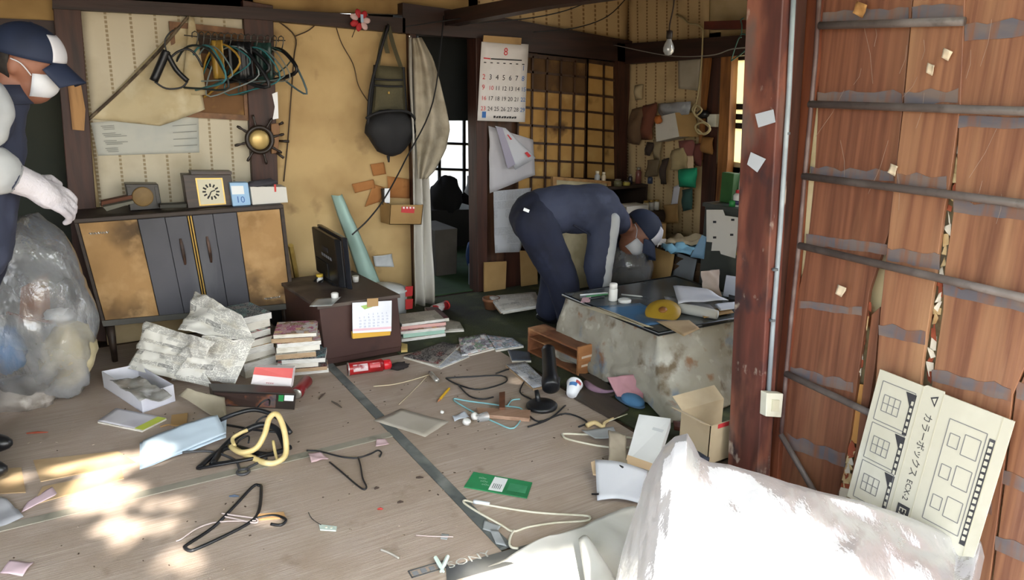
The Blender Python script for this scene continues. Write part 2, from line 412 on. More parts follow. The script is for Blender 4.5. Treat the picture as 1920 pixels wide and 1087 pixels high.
# left recess
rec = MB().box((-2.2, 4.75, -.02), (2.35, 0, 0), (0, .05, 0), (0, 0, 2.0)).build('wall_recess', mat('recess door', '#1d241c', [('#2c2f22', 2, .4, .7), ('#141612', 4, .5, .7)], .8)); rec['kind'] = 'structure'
MB().slab([V((-2.2, YB, 1.74)), V((.1, YB, 1.74)), V((.1, YB, 1.66)), V((-2.2, YB, 1.66))], (0, .12, 0)).build('lintel', m_beam, wb)

# ---- sliding paper doors of the back wall
def shoji(name, px, cols, rows, dark=None):
    q = [B(x, y, .03) for x, y in px]
    o = ST(name, q[3])
    mf = wood('sooty frame', '#4e3420', '#2b1b12', (8, 8, 2), 2)
    fw = .10/cols
    for a, b in ((0, fw), (1-fw, 1)):
        MB().slab([bil(q, a, 0), bil(q, b, 0), bil(q, b, 1), bil(q, a, 1)], (0, .03, 0)).build('stile', mf, o)
    for a, b in ((0, .02), (.98, 1)):
        MB().slab([bil(q, 0, a), bil(q, 1, a), bil(q, 1, b), bil(q, 0, b)], (0, .03, 0)).build('rail', mf, o)
    for i in range(1, cols):
        u = i/cols; MB().slab([bil(q, u-.012, .01), bil(q, u+.012, .01), bil(q, u+.012, .99), bil(q, u-.012, .99)], (0, .014, 0)).build('lattice_bar', mf, o)
    for j in range(1, rows):
        v = j/rows; MB().slab([bil(q, .01, v-.006), bil(q, .99, v-.006), bil(q, .99, v+.006), bil(q, .01, v+.006)], (0, .012, 0)).build('lattice_bar', mf, o)
    mp = mat('old door paper', '#bd9353', [('#8e6633', 2.5, .45, .7), ('#c9a566', 5, .5, .7), ('#4a2e18', 3.2, .6, .7)], .9)
    mp2 = mat('sooty door paper', '#5f4426', [('#a87d44', 4, .5, .7), ('#3b2614', 3, .4, .7)], .9)
    for j in range(rows):
        for i in range(cols):
            d = V((0, .016+.004*rnd.random(), 0))
            k = bil(q, (i+.02)/cols, (j+.01)/rows)+d, bil(q, (i+.98)/cols, (j+.01)/rows)+d, bil(q, (i+.98)/cols, (j+.99)/rows)+d, bil(q, (i+.02)/cols, (j+.99)/rows)+d
            MB().slab(k, (0, .003, 0)).build('paper_pane', mp2 if (dark and dark(i, j)) else mp, o)
shoji('door_1', [(972, 98), (1104, 112), (1096, 455), (968, 455)], 5, 11, lambda i, j: j == 0 or (j == 1 and i > 0))
shoji('door_2', [(1100, 110), (1166, 120), (1166, 455), (1096, 455)], 2, 11, lambda i, j: j > 6)
MB().slab([B(1158, 80, .07), B(1180, 84, .07), B(1184, 470, .07), B(1162, 470, .07)], (0, .1, 0)).build('post', m_post, wb)
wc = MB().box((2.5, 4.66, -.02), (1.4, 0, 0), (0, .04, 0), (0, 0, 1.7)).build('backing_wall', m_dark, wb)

# ---- right wall
wr_ = ST('wall_right', (XR, 3, 0))
def rpanel(name, px, m, d=0.0, th=.06):
    MB().slab([R(x, y, d) for x, y in px], (th, 0, 0)).build(name, m, wr_)
rpanel('backing_board', [(1168, 80), (1352, 60), (1345, 700), (1175, 600)], m_mud, -.01)
uvpanel('wallpaper_panel', [R(1176, 108, .004), R(1345, 95, .004), R(1330, 470, .004), R(1176, 400, .004)], m_stripe2, wr_)
rpanel('upper_backing', [(1166, -120), (1500, -190), (1500, 80), (1172, 95)], m_mud, -.01)
uvpanel('wallpaper_panel', [R(1176, -90, .004), R(1330, -110, .004), R(1330, 78, .004), R(1178, 88, .004)], m_stripe2, wr_)
MB().slab([R(1172, 82, .09), R(1440, 62, .09), R(1440, 100, .09), R(1172, 120, .09)], (.12, 0, 0)).build('beam', m_beamy, wr_)
MB().slab([R(1320, 40, .2), R(1440, 36, .2), R(1440, 52, .2), R(1320, 55, .2)], (.1, 0, 0)).build('beam', mat('red rail', '#6b2a1c', [('#3d1a12', 3, .4, .7)], .6), wr_)
MB().slab([R(1326, 95, .05), R(1352, 93, .05), R(1332, 560, .05), R(1306, 560, .05)], (.1, 0, 0)).build('post', m_post, wr_)
m_ocre = wood('split wood', '#9a6534', '#5b3519', (12, 12, 1.5), 2)
MB().slab([R(1352, 100, .07), R(1372, 100, .07), R(1364, 300, .07), R(1348, 470, .07), R(1336, 470, .07), R(1346, 300, .07)], (.06, 0, 0)).build('split_post', m_ocre, wr_)
MB().slab([R(1318, 100, .075), R(1332, 100, .075), R(1322, 190, .075), R(1314, 300, .075), R(1308, 300, .075), R(1314, 190, .075)], (.02, 0, 0)).build('split_post', m_ocre, wr_)
rpanel('lower_wall', [(1352, 300), (1480, 320), (1470, 900), (1340, 700)], m_mud, -.02)
rpanel('lower_wall', [(1172, 380), (1352, 380), (1352, 760), (1172, 640)], m_mud, -.03)
def window(name, q, cols, rows, m, fr, fw=.02, axis=(0, .03, 0)):
    o = ST(name, q[3]); axis = V(axis)
    us = cols; vs = rows
    for u in us:
        MB().slab([bil(q, u-fw, 0), bil(q, u+fw, 0), bil(q, u+fw, 1), bil(q, u-fw, 1)], axis).build('window_bar', fr, o)
    for v in vs:
        MB().slab([bil(q, 0, v-fw), bil(q, 1, v-fw), bil(q, 1, v+fw), bil(q, 0, v+fw)], axis).build('window_bar', fr, o)
    for a, b in zip(us, us[1:]):
        for c, d in zip(vs, vs[1:]):
            MB().slab([bil(q, a, c)+axis*.5, bil(q, b, c)+axis*.5, bil(q, b, d)+axis*.5, bil(q, a, d)+axis*.5], axis*.12).build('window_pane', m, o)
    return o
m_fr = mat('dark window bars', '#1f1a17', [], .6)
frost = pane_mat('frosted pane', '#f2f5f5', .5); frosty = pane_mat('yellowed pane', '#efe6c4', .35)
window('window_2', [R(1372, 108, -.02), R(1424, 106, -.02), R(1410, 322, -.02), R(1356, 316, -.02)], [0, 1], [0, .43, .52, .60, 1], frosty, m_fr, .025, (.03, 0, 0))
# ---- back room
wf = ST('wall_far', (2.5, 7, 0))
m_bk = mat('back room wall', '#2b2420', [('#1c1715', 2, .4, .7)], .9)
def far(px, y, m, nm): MB().slab([Wy(a, b, y) for a, b in px], (0, .05, 0)).build(nm, m, wf)
YF = 6.9
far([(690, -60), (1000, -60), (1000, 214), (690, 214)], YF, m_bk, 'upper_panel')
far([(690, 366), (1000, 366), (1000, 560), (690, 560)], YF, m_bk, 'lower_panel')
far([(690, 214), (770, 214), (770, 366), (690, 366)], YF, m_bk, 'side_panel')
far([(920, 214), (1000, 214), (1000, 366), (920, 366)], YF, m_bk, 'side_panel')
window('window_1', [Wy(770, 218, YF), Wy(920, 224, YF), Wy(920, 366, YF), Wy(770, 362, YF)], [0, .35, .66, 1], [0, .33, .67, 1], frost, m_fr, .016)
MB().slab([B(785, 55, -.35), B(900, 60, -.35), B(900, 226, -.35), B(785, 226, -.35)], (0, .03, 0)).build('dark_panel', mat('near black panel', '#101413', [('#1c211f', 4, .4, .7)], .6), wf)  # near-black panel across the upper part of the doorway
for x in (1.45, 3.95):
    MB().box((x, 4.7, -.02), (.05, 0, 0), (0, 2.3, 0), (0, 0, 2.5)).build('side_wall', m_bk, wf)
wl2 = MB().box((-2.25, 1.86, -.1), (.05, 0, 0), (0, 2.9, 0), (0, 0, 2.6)).build('wall_left', mat('dim wall', '#4b3f2e', [('#332a20', 2, .4, .7)], .9)); wl2['kind'] = 'structure'
ce = MB().box((-2.3, 1.25, 2.42), (6.4, 0, 0), (0, 5.9, 0), (0, 0, .1)).build('ceiling', wood('ceiling boards', '#3a291e', '#241812', (1, 10, 1), 2)); ce['kind'] = 'structure'
# header between the room and the front, and the tie beam running from the pillar to the back wall
hd = MB().box((-2.2, 1.80, 2.02), (6.0, 0, 0), (0, .12, 0), (0, 0, .4)).build('lintel', m_beam); hd['kind'] = 'structure'
tb = MB().slab([Wx(1430, -75, 2.2), Wx(1010, -12, 2.2), Wx(790, 28, 2.2), Wx(770, 60, 2.2), Wx(1010, 14, 2.2), Wx(1430, -45, 2.2)], (.1, 0, 0)).build('beam', m_beamy); tb['kind'] = 'structure'
fwl = MB().box((2.5, 1.78, -.1), (1.6, 0, 0), (0, .08, 0), (0, 0, 2.5)).build('wall_front', m_mud); fwl['kind'] = 'structure'

# ---- pillar of the opening
m_pil = wood('weathered red pillar', '#6a3a31', '#452823', (9, 9, 1.0), 2, .5, [('#8a5644', 2.5, .48, .66, (3, 3, 1)), ('#35262a', 5, .55, .68, (2, 2, 1)), ('#5f5652', 3.3, .56, .7, (2, 2, .8)), ('#b3a598', 8, .62, .70, (1.6, 1.6, 1))])
pl = ST('pillar', F(1400, 895))
pa, pb, pc = F(1363, 868), F(1438, 925), F(1474, 900)
def post(nm, pts, h, m, z0=-.05, bevel=.004):
    return MB().slab([p+UP*z0 for p in pts], UP*h).build(nm, m, pl, bevel=bevel)
p1 = F(1364, 872); p2 = V((XD-.035, p1.y-.10, 0)); 
post('square_post', [p1, V((p1.x+.005, p1.y-.145, 0)), V((p1.x+.078, p1.y-.145, 0)), V((p1.x+.078, p1.y, 0))], 2.35, m_pil)
post('door_jamb', [V((p1.x+.079, p1.y-.125, 0)), V((p1.x+.150, p1.y-.125, 0)), V((p1.x+.150, p1.y, 0)), V((p1.x+.079, p1.y, 0))], 2.35, m_post)
m_grey = mat('grey conduit', '#8d979f', [('#a5afb5', 8, .5, .7)], .4)
cd = T('cable_conduit', 'thin grey plastic conduit running down the red pillar to a switch box', 'conduit', Wx(1441, 735, 2.165))
cpath = [(1489, -30, .0), (1479, 180, 0), (1463, 430, 0), (1450, 600, 0), (1441, 735, 0)]
PXC = p1.x+.015
def PC(px, py):
    q = Wy(px, py, p1.y-.158); return Wy(px, py, p1.y-.145+.026*q.z-.011)
def PX(px, py):
    q = Wx(px, py, p1.x); return Wx(px, py, p1.x-.044*q.z-.003)
MB().tube([PC(x, y) for x, y, _ in cpath], .0085, 10).build('pipe', m_grey, cd, smooth=True)
for x, y in ((1475, 250), (1452, 505), (1447, 600)):
    a = PC(x+1, y); MB().tube([a-UP*.004, a+UP*.004], .0105, 10).build('clip', mat('clip', '#5b5f63'), cd)
sb = T('switch_box', 'small ivory wall switch box at the foot of the grey conduit', 'switch', PC(1440, 776))
mi = mat('ivory plastic', '#d8d6c6', [('#bdb8a2', 9, .5, .75)], .4)
q = [PC(1426, 731), PC(1457, 733), PC(1453, 777), PC(1424, 775)]
MB().slab(q, (0, -.03, 0)).build('housing', mi, sb, bevel=.003)
qq = [bil(q, .3, .25)+V((0, -.03, 0)), bil(q, .72, .25)+V((0, -.03, 0)), bil(q, .72, .75)+V((0, -.03, 0)), bil(q, .3, .75)+V((0, -.03, 0))]
MB().slab(qq, (0, -.006, 0)).build('rocker', mat('rocker', '#c9c5ae', [], .35), sb, bevel=.001)
mw = mat('white paper', '#c3c9d3', [('#aab3c2', 5, .5, .75)], .7)
for i, (pts, lb) in enumerate([([(1416, 214), (1450, 205), (1454, 229), (1422, 239)], 'upper white paper scrap taped on the red pillar'), ([(1408, 285), (1436, 298), (1420, 323), (1401, 308)], 'lower white paper scrap taped on the red pillar')]):
    tag(quad(MB(), [PX(*p) for p in pts], 4, 4, .001, i).build('paper_scrap', mw, thick=.001), lb, 'paper', 'scraps on the pillar')

# ---- plank door standing open along the right side
m_pk = wood('planks', '#9a6c50', '#764c3a', (26, 26, .8), 2.0, .42, [('#a9805f', 1.6, .5, .72, (5, 5, .6)), ('#5f3d2e', 3.0, .62, .8, (4, 4, .5))], .1)
m_pk2 = wood('dark planks', '#855640', '#613c2d', (26, 26, .8), 2.0, .42, [('#976a4e', 1.5, .5, .72, (5, 5, .6)), ('#4c2a1e', 3, .6, .78, (4, 4, .5))], .1)
m_smoke = mat('grey weather band', '#636068', [('#7d6d66', 5, .4, .62, (1, 1, 3)), ('#835a44', 7, .48, .7, (5, 5, .6))], .5)
dr = T('plank_door', 'tall brown plank door with dark iron rungs standing open beside the pillar', 'door', D(1480, 900))
def dq(px, d=0.0): return [D(x, y, d) for x, y in px]
def plank(px, m, d, bands=()):
    q = dq(px, d); a = MB().slab(q, (.016, 0, 0)).build('plank', m, dr, bevel=.002)
    for v0, v1 in bands:
        qq = [bil(q, 0, v0), bil(q, 1, v0+(.004)), bil(q, 1, v1), bil(q, 0, v1-.004)]
        MB().slab([p+V((-.0012, 0, 0)) for p in qq], (.001, 0, 0)).build('weather_band', m_smoke, a)

def plank(px, m, d, bands, edge):
    a = MB().slab(dq(px, d), (.016, 0, 0)).build('plank', m, dr, bevel=.0015)
    for xl, xr, yl, yr, t in bands:
        q = dq([(xl, yl), (xr, yr), (xr, yr+t), (xl, yl+t)], d)
        b = quad(MB(), q, 10, 2)
        n = len(b.v)
        for k, v in enumerate(b.v):
            row = k//11
            b.v[k] = v+V((-.0012, 0, noise.noise(V((v.y*22, yl, row)))*.016*(1 if row == edge else .4)))
        b.build('weather_band', m_smoke, a, thick=.001)
plank([(1538, -60), (1716, -60), (1692, 200), (1668, 430), (1630, 545), (1594, 815), (1568, 935), (1440, 935), (1462, 860), (1481, 690), (1494, 560), (1507, 500), (1517, 430), (1527, 330), (1533, 220)], m_pk2, 0,
      [(1537, 1704, 22, 14, 26), (1533, 1692, 172, 172, 22), (1520, 1676, 312, 322, 18), (1512, 1664, 438, 458, 20), (1498, 1616, 562, 578, 14), (1480, 1600, 686, 716, 20), (1474, 1585, 812, 850, 26)], 0)
plank([(1650, 575), (1640, 690), (1618, 830), (1600, 960), (1586, 960), (1606, 830), (1622, 690), (1634, 590)], m_pk2, .002, [], 0)
plank([(1718, -60), (1812, -60), (1800, 200), (1780, 345), (1769, 400), (1752, 530), (1731, 670), (1700, 985), (1606, 985), (1640, 745), (1650, 590), (1670, 400), (1694, 200)], m_pk, .012,
      [(1711, 1806, 10, 8, 30), (1696, 1797, 172, 168, 24), (1682, 1775, 326, 332, 22), (1664, 1762, 462, 480, 26), (1648, 1735, 606, 624, 22)], 0)
plank([(1814, -60), (2060, -60), (2030, 300), (1975, 560), (1899, 740), (1850, 1130), (1684, 1130), (1746, 728), (1768, 582), (1771, 508), (1789, 390), (1800, 200)], m_pk, .008,
      [(1809, 2050, 46, 22, 32), (1797, 2030, 216, 222, 22), (1788, 2010, 374, 400, 24), (1769, 1960, 530, 572, 22), (1748, 1896, 690, 728, 24), (1722, 1860, 885, 940, 26)], 0)
plank([(2064, -60), (2400, -60), (2300, 1200), (1856, 1130), (1904, 740), (1985, 560), (2036, 300)], m_pk, .004, [(1906, 2100, 716, 770, 30), (1880, 2060, 880, 950, 26), (1866, 2050, 1000, 1080, 30)], 0)
m_stile = wood('red stile', '#84492f', '#5c2f21', (9, 9, .8), 2, .5)
MB().slab(dq([(1498, -60), (1540, -60), (1531, 120), (1518, 230), (1507, 330), (1499, 440), (1491, 540), (1476, 690), (1464, 800), (1456, 925), (1436, 920), (1453, 740), (1470, 560), (1484, 400), (1499, 150)], .02), (.03, 0, 0)).build('stile', m_stile, dr, bevel=.003)
m_iron = mat('dark iron bar', '#5e5552', [('#786f6c', 9, .45, .7), ('#473f3d', 20, .55, .75)], .45)
m_rail = mat('dark rail', '#5a4440', [('#7d6e6a', 9, .45, .7)], .5)
MB().tube([D(x, y, .03) for x, y in [(1538, -40), (1530, 100), (1521, 200), (1508, 340), (1498, 460), (1484, 590), (1474, 700), (1465, 812)]], .008, 8).build('rail', m_rail, dr, smooth=True)
for a, b, r in [((1537, 48), (1808, 40), .0125), ((1518, 195), (2020, 212), .0125), ((1506, 330), (2020, 395), .0125), ((1499, 460), (2020, 582), .0125), ((1474, 700), (1733, 822), .0125), ((1464, 814), (1528, 924), .011)]:
    MB().tube([D(*a, .032), D((a[0]+b[0])/2, (a[1]+b[1])/2, .032), D(*b, .032)], r, 12).build('rung', m_iron, dr, smooth=True)
ob = MB().slab(dq([(1440, -200), (2500, -200), (2300, 1250), (1440, 945)], -.06), (.05, 0, 0)).build('wall_outer', mat('pale torn wall', '#d9c79c', [('#a9623a', 6, .55, .62), ('#f0e6cc', 3, .5, .7), ('#6c3b26', 9, .62, .68)], .95)); ob['kind'] = 'structure'
# torn scraps showing in the cracks
MB().slab([D(1519, 196, -.012), D(1538, 200, -.012), D(1524, 480, -.012), D(1500, 520, -.012), D(1500, 470, -.012), D(1508, 330, -.012)], (.006, 0, 0)).build('lath_or_daylight', mat('painted daylight cream', '#e8dcb4', [('#cbb98a', 6, .5, .72)], .8), ob)  # cream strip stands in for daylight coming through the gap from behind
m_torn = [mat('torn cream', '#dcc79a', [('#b98f5c', 12, .4, .7)], .9), mat('torn red brown', '#a4553a', [('#7c3a28', 12, .4, .7)], .9), mat('torn white', '#e6dfd0', [], .9)]
def torn(path, w, n, sd):
    r = random.Random(sd)
    for k in range(n):
        t = k/n*(len(path)-1); i = int(t); a = t-i
        x = path[i][0]*(1-a)+path[min(i+1, len(path)-1)][0]*a; y = path[i][1]*(1-a)+path[min(i+1, len(path)-1)][1]*a
        pts = [(x+r.uniform(-w, w*.2), y+r.uniform(-16, -4)), (x+r.uniform(0, w), y+r.uniform(-14, -2)), (x+r.uniform(0, w), y+r.uniform(4, 16)), (x+r.uniform(-w, 0), y+r.uniform(2, 14))]
        q = [D(px, py, -.015+.01*r.random()) for px, py in pts]
        quad(MB(), q, 2, 2, .004, k).build('torn_scrap', m_torn[r.choice((0, 0, 1, 1, 2))], ob, thick=.001)
torn([(1796, 280), (1780, 400), (1764, 530), (1752, 620), (1738, 725)], 9, 26, 3)
torn([(1628, 570), (1618, 640), (1612, 720)], 7, 8, 5)
torn([(1596, 830), (1590, 870), (1580, 930)], 13, 14, 8)
MB().slab([D(1612, 720, -.012), D(1626, 722, -.012), D(1612, 832, -.012), D(1594, 830, -.012)], (.006, 0, 0)).build('lath_or_daylight', mat('bare lath', '#c28d4e', [], .8), ob)
# little things caught on the planks
m_leaf = mat('dry leaf', '#b98a52', [('#8a5c33', 20, .4, .7)], .8)
for i, (px, lb) in enumerate([((1612, 18), 'dry brown leaf caught in cobweb near the top of the plank door'), ((1775, 103), 'upper of two pale leaf bits in the cobweb on the plank door'), ((1744, 130), 'lower of two pale leaf bits in the cobweb on the plank door'), ((1673, 318), 'whitish curled scrap hanging where the planks meet below the second rung'), ((1574, 545), 'cream leaf bit stuck on the left plank below the fourth rung')]):
    s = 16 if i == 0 else 12
    x, y = px; q = [D(x-s*.3, y-s, .02), D(x+s*.9, y-s*.5, .03), D(x+s*.3, y+s, .02), D(x-s*.8, y+s*.4, .03)]
    tag(quad(MB(), q, 4, 4, .012, i, 20).build('leaf_scrap', m_leaf if i in (0,) else mat('pale scrap', '#d9c8ae', [], .8), thick=.001, smooth=True), lb, 'leaf' if i != 3 else 'scrap')
m_web = mat('cobweb thread', '#a08c7e', [], .8)
wv = MB(); r5 = random.Random(4)
for k in range(16):
    x, y = r5.uniform(1560, 1900), r5.uniform(0, 420); a = r5.uniform(1.2, 2.2); L = r5.uniform(30, 120)
    wv.tube([D(x, y, .03), D(x+math.cos(a)*L*.5+4, y+math.sin(a)*L*.5, .026), D(x+math.cos(a)*L, y+math.sin(a)*L, .03)], .0004, 4)
o = wv.build('cobweb', m_web); tag(o, 'fine cobweb threads over the plank door', 'cobweb', kind='stuff')

# ================================================================= FURNITURE
# ---- stereo cabinet
m_walnut = wood('dark walnut', '#3a2c22', '#251b15', (2, 12, 12), 2)
cq = [Wy(137, 411, 4.22), Wy(531, 383, 4.22), Wy(553, 578, 4.22), Wy(193, 612, 4.22)]
c = T('stereo_cabinet', 'long low stereo cabinet with dark folding doors and tan speaker panels', 'cabinet', F(370, 640)+V((0, .2, 0)))
MB().slab([p+V((0, .012, 0)) for p in cq], (0, .34, 0)).build('body', m_walnut, c, bevel=.004)
def cpart(nm, u0, u1, v0, v1, m, th, par=c, bev=.002):
    return MB().slab([bil(cq, u0, v0), bil(cq, u1, v0), bil(cq, u1, v1), bil(cq, u0, v1)], (0, -th, 0)).build(nm, m, par, bevel=bev)
m_tanw = mat('speaker cloth', '#a98455', [('#8b6a40', 3, .45, .7), ('#4a3a28', 2.6, .5, .68), ('#b99566', 9, .5, .7)], .8, bump=.1, bs=120)
m_door = mat('slate door', '#4a4a52', [('#3c3d45', 2.5, .4, .7), ('#57585e', 8, .55, .7, (1, 1, .2))], .5)
m_brass = mat('dull brass', '#a8894a', [], .4, .7)
m_chr = mat('chrome', '#c9c7c0', [], .3, .8)
cpart('top_rail', 0, 1, 0, .035, m_walnut, .004); cpart('bottom_rail', 0, 1, .945, 1, mat('grey rail', '#5b5a55', [('#474540', 4, .4, .7)], .5), .004)
cpart('side_rail', .0, .015, .035, .945, m_walnut, .004); cpart('side_rail', .98, 1, .035, .945, m_walnut, .004)
for u0, u1, lx in ((.018, .272, (.05, .135)), (.752, .976, (.832, .875))):
    sp = cpart('speaker_panel', u0, u1, .04, .94, m_tanw, .006)
    o_ = bil(cq, lx[0], lx[1])+V((0, -.009, 0)); w_ = (cq[1]-cq[0])*.085
    MB().tube([o_+w_*(k/24)+UP*(.006*math.sin(k*1.9)) for k in range(25)], .0025, 6).build('emblem', m_chr, sp)
for k, (u0, u1) in enumerate(((.275, .398), (.400, .502), (.530, .628), (.630, .748))):
    d = cpart('door', u0, u1, .04, .94, m_door, .010)
    if k in (1, 2):
        uu = .452 if k == 1 else .582
        MB().tube([bil(cq, uu, v)+V((0, -.010-.016*math.sin(math.pi*(v-.24)/.24), 0)) for v in (.24, .28, .33, .38, .43, .48)], [.006, .008, .009, .009, .008, .006], 8).build('handle', mat('bronze handle', '#5b4438', [('#332a26', 12, .4, .7)], .4, .3), d)
cpart('brass_strip', .506, .513, .04, .94, m_brass, .012); cpart('brass_strip', .518, .526, .04, .94, m_brass, .012)
for x, y in ((.09, 4.27), (1.0, 4.27), (.09, 4.5), (1.0, 4.5)):
    MB().tube([V((x, y, .20)), V((x, y, 0))], [.022, .014], 10).build('leg', m_walnut, c, smooth=True)
ZC = cq[0].z
# things standing on the cabinet (front edge y 4.22, top z ZC)
def on(px, y): return V((Wy(px, 400, y).x, y, ZC))
def stand(nm, lb, cat, x0, x1, ytop, ybot, y, dep, m, bev=.003, parts=None):
    q = [Wy(x0, ytop, y), Wy(x1, ytop, y), Wy(x1, ybot, y), Wy(x0, ybot, y)]
    k = ZC+.001; w = q[2]-q[3]
    bl = V((q[3].x, y, k)); br = V((q[2].x, y, k)); tl = bl+UP*(q[0].z-k); tr = br+UP*(q[1].z-k)
    q = [tl, tr, br, bl]
    o = T(nm, lb, cat, (bl+br)/2)
    MB().slab(q, (0, dep, 0)).build('body', m, o, bevel=bev)
    return o, q
m_clk = mat('dark clock case', '#2d2019', [('#453024', 6, .5, .7, (1, 1, 8))], .4)
o, q = stand('mantel_clock', 'dark wooden mantel clock with a square ivory dial on the cabinet', 'clock', 352, 442, 327, 388, 4.30, .10, m_clk)
f_ = lambda u, v, d=0.0: bil(q, u, v)+V((0, -d, 0))
MB().slab([f_(.24, .10), f_(.80, .10), f_(.80, .94), f_(.24, .94)], (0, -.006, 0)).build('bezel', mat('gold bezel', '#c2a662', [], .35, .6), o)
dial = MB().slab([f_(.27, .14, .006), f_(.77, .14, .006), f_(.77, .90, .006), f_(.27, .90, .006)], (0, -.002, 0)).build('dial', mat('ivory dial', '#d8d2b8', [], .5), o)
mb = MB(); cc_ = f_(.52, .52, .0085); uu = (q[1]-q[0]).normalized(); vv = UP.normalized()
for k in range(12):
    a = math.pi*k/6; d = uu*math.sin(a)+vv*math.cos(a); p = d.cross(V((0, -1, 0)))
    mb.box(cc_+d*.026-p*.0045, p*.009, d*.018, V((0, -.001, 0)))
mb.build('hour_mark', mat('black print', '#1c1b1a', [], .6), dial)
mb = MB()
for a, L in ((1.2, .024), (3.6, .034)):
    d = uu*math.sin(a)+vv*math.cos(a); p = d.cross(V((0, -1, 0))); mb.box(cc_-p*.003+V((0, -.002, 0)), p*.006, d*L, V((0, -.001, 0)))
mb.build('hand', MC['black print'], dial)
MB().slab([f_(.18, -.10), f_(1.02, -.10), f_(1.02, .0), f_(.18, .0)], (0, .09, 0)).build('cornice', m_clk, o)
o, q = stand('table_radio', 'small black box with a round tan dial on the cabinet behind a dark stain', 'radio', 243, 304, 345, 389, 4.36, .10, mat('black bakelite', '#1e1a16', [('#33291f', 7, .5, .7)], .4))
MB().lathe(bil(q, .46, .48), (0, -1, 0), [(.052, 0), (.052, .008), (.046, .010), (.01, .012)], 24).build('dial', mat('tan dial', '#8a6f42', [('#6d5530', 9, .4, .7)], .6), o, smooth=True)
MB().slab([f_(.0, 0), f_(0, 0), f_(0, 0)], (0, .001, 0)) if 0 else None
for u in (.08, .92): MB().slab([bil(q, u-.05, .1), bil(q, u+.05, .1), bil(q, u+.05, .9), bil(q, u-.05, .9)], (0, -.008, 0)).build('side_trim', MC['black bakelite'], o)
o, q = stand('medicine_carton', 'small light blue and white carton between the clock and the white box', 'carton', 437, 471, 342, 389, 4.27, .06, mat('pale blue card', '#9cc3e6', [], .5))
MB().slab([bil(q, .05, .14), bil(q, .72, .14), bil(q, .72, .5), bil(q, .05, .5)], (0, -.001, 0)).build('label', mat('white label', '#eef2f4', [], .5), o)
MB().text('10', bil(q, .2, .85)+V((0, -.002, 0)), uu, vv, .05).build('lettering', mat('blue print', '#3a68b4', [], .5), o)
o, q = stand('white_box', 'white cardboard box with a red tag at the cabinet end', 'box', 474, 541, 350, 389, 4.27, .12, mat('white card', '#d9d6ce', [('#bfb9ac', 4, .5, .75)], .7))
MB().slab([bil(q, .66, -.15)+V((0, -.001, 0)), bil(q, .72, -.15)+V((0, -.001, 0)), bil(q, .70, .3)+V((0, -.001, 0)), bil(q, .65, .3)+V((0, -.001, 0))], (0, -.001, 0)).build('red_tag', mat('red', '#c8302c', [], .5), o)
ct = bil(q, .35, -.12)+V((0, .05, 0))
tag(MB().ball(ct, [(.09, 0, .008), (0, .05, 0), (0, 0, .022)], 20, lambda d: 1+.35*noise.noise(d*3)).build('dark_cloth', mat('dark grey cloth', '#4c4a52', [('#35343a', 6, .4, .7)], .8), smooth=True), 'dark grey crumpled cloth lying on the white box on the cabinet', 'cloth')
for i, (pts, y, colr, lb) in enumerate([([(190, 378), (248, 366), (248, 374), (190, 388)], 4.34, '#6a3d25', 'reddish board lying on the cabinet left of the black radio'), ([(193, 388), (250, 376), (251, 381), (200, 396)], 4.26, '#6b6a5e', 'grey flat stick on the cabinet in front of the reddish board'), ([(300, 384), (350, 382), (350, 389), (300, 391)], 4.26, '#37362f', 'low dark tray on the cabinet between radio and mantel clock')]):
    q = [Wy(a, b, y) for a, b in pts]; tag(MB().slab(q, (0, .07, 0)).build(('board', 'flat_stick', 'tray')[i], mat('b'+colr, colr, [], .7), bevel=.002), lb, ('board', 'stick', 'tray')[i])

# ---- on the back wall
def wallsheet(nm, lb, cat, px, m, d=.01, wr=.004, nu=10, nv=10, th=.001, group=None, lift=None):
    q = [B(x, y, d) for x, y in px]
    mb = MB()
    nr = V((0, -1, 0))
    mb.grid(lambda u, v: bil(q, u, v)+nr*(wr*noise.noise(bil(q, u, v)*9)+(lift(u, v) if lift else 0)), nu, nv)
    o = mb.build(nm, m, thick=th, smooth=True)
    if lb: tag(o, lb, cat, group)
    return o
m_flap = mat('peeled wallpaper back', '#cdbd97', [('#a88f60', 3, .45, .7), ('#7a5e38', 2.5, .6, .78), ('#ddd2b2', 7, .5, .7)], .9)
o = T('peeling_wallpaper', 'cream flap of wallpaper peeled down diagonally from the striped wall', 'wallpaper', B(300, 230, .03))
q = [B(352, 28, .03), B(362, 150, .045), B(384, 226, .03), B(166, 226, .02)]
mb = MB(); mb.grid(lambda u, v: bil([B(168, 222, .02), B(352, 30, .02), B(384, 205, .03), B(300, 236, .03)], u, v)+V((0, -.05*math.sin(v*2.6)*math.sin(u*3.1)-.012*noise.noise(V((u*5, v*5, 1))), 0)), 18, 14)
mb.build('flap', m_flap, o, smooth=True, thick=.002)
MB().tube(smooth_path([B(166, 224, .02), B(230, 165, .035), B(296, 98, .04), B(352, 32, .025)], 5), .008, 8).build('rolled_edge', mat('dark roll', '#4c4034', [('#8a7a62', 12, .5, .7)], .9), o, smooth=True)
mb = MB(); mb.grid(lambda u, v: bil([B(354, 30, .03), B(364, 34, .03), B(386, 178, .05), B(340, 178, .05)], u, v)+V((0, -.03*math.sin(v*3), 0)), 4, 12); mb.build('hanging_strip', m_flap, o, smooth=True, thick=.002)
m_not = mat('bluish old paper', '#c6c6bb', [('#a9b0ae', 4, .45, .7), ('#8e8567', 5, .6, .75)], .8)
o = wallsheet('paper_notice', 'wide bluish paper with faint lines pinned on the striped wall above the cabinet', 'paper', [(170, 230), (372, 214), (374, 286), (184, 292)], m_not, .012, .008)
mb = MB(); q = [B(*p, .022) for p in [(170, 230), (372, 214), (374, 286), (184, 292)]]
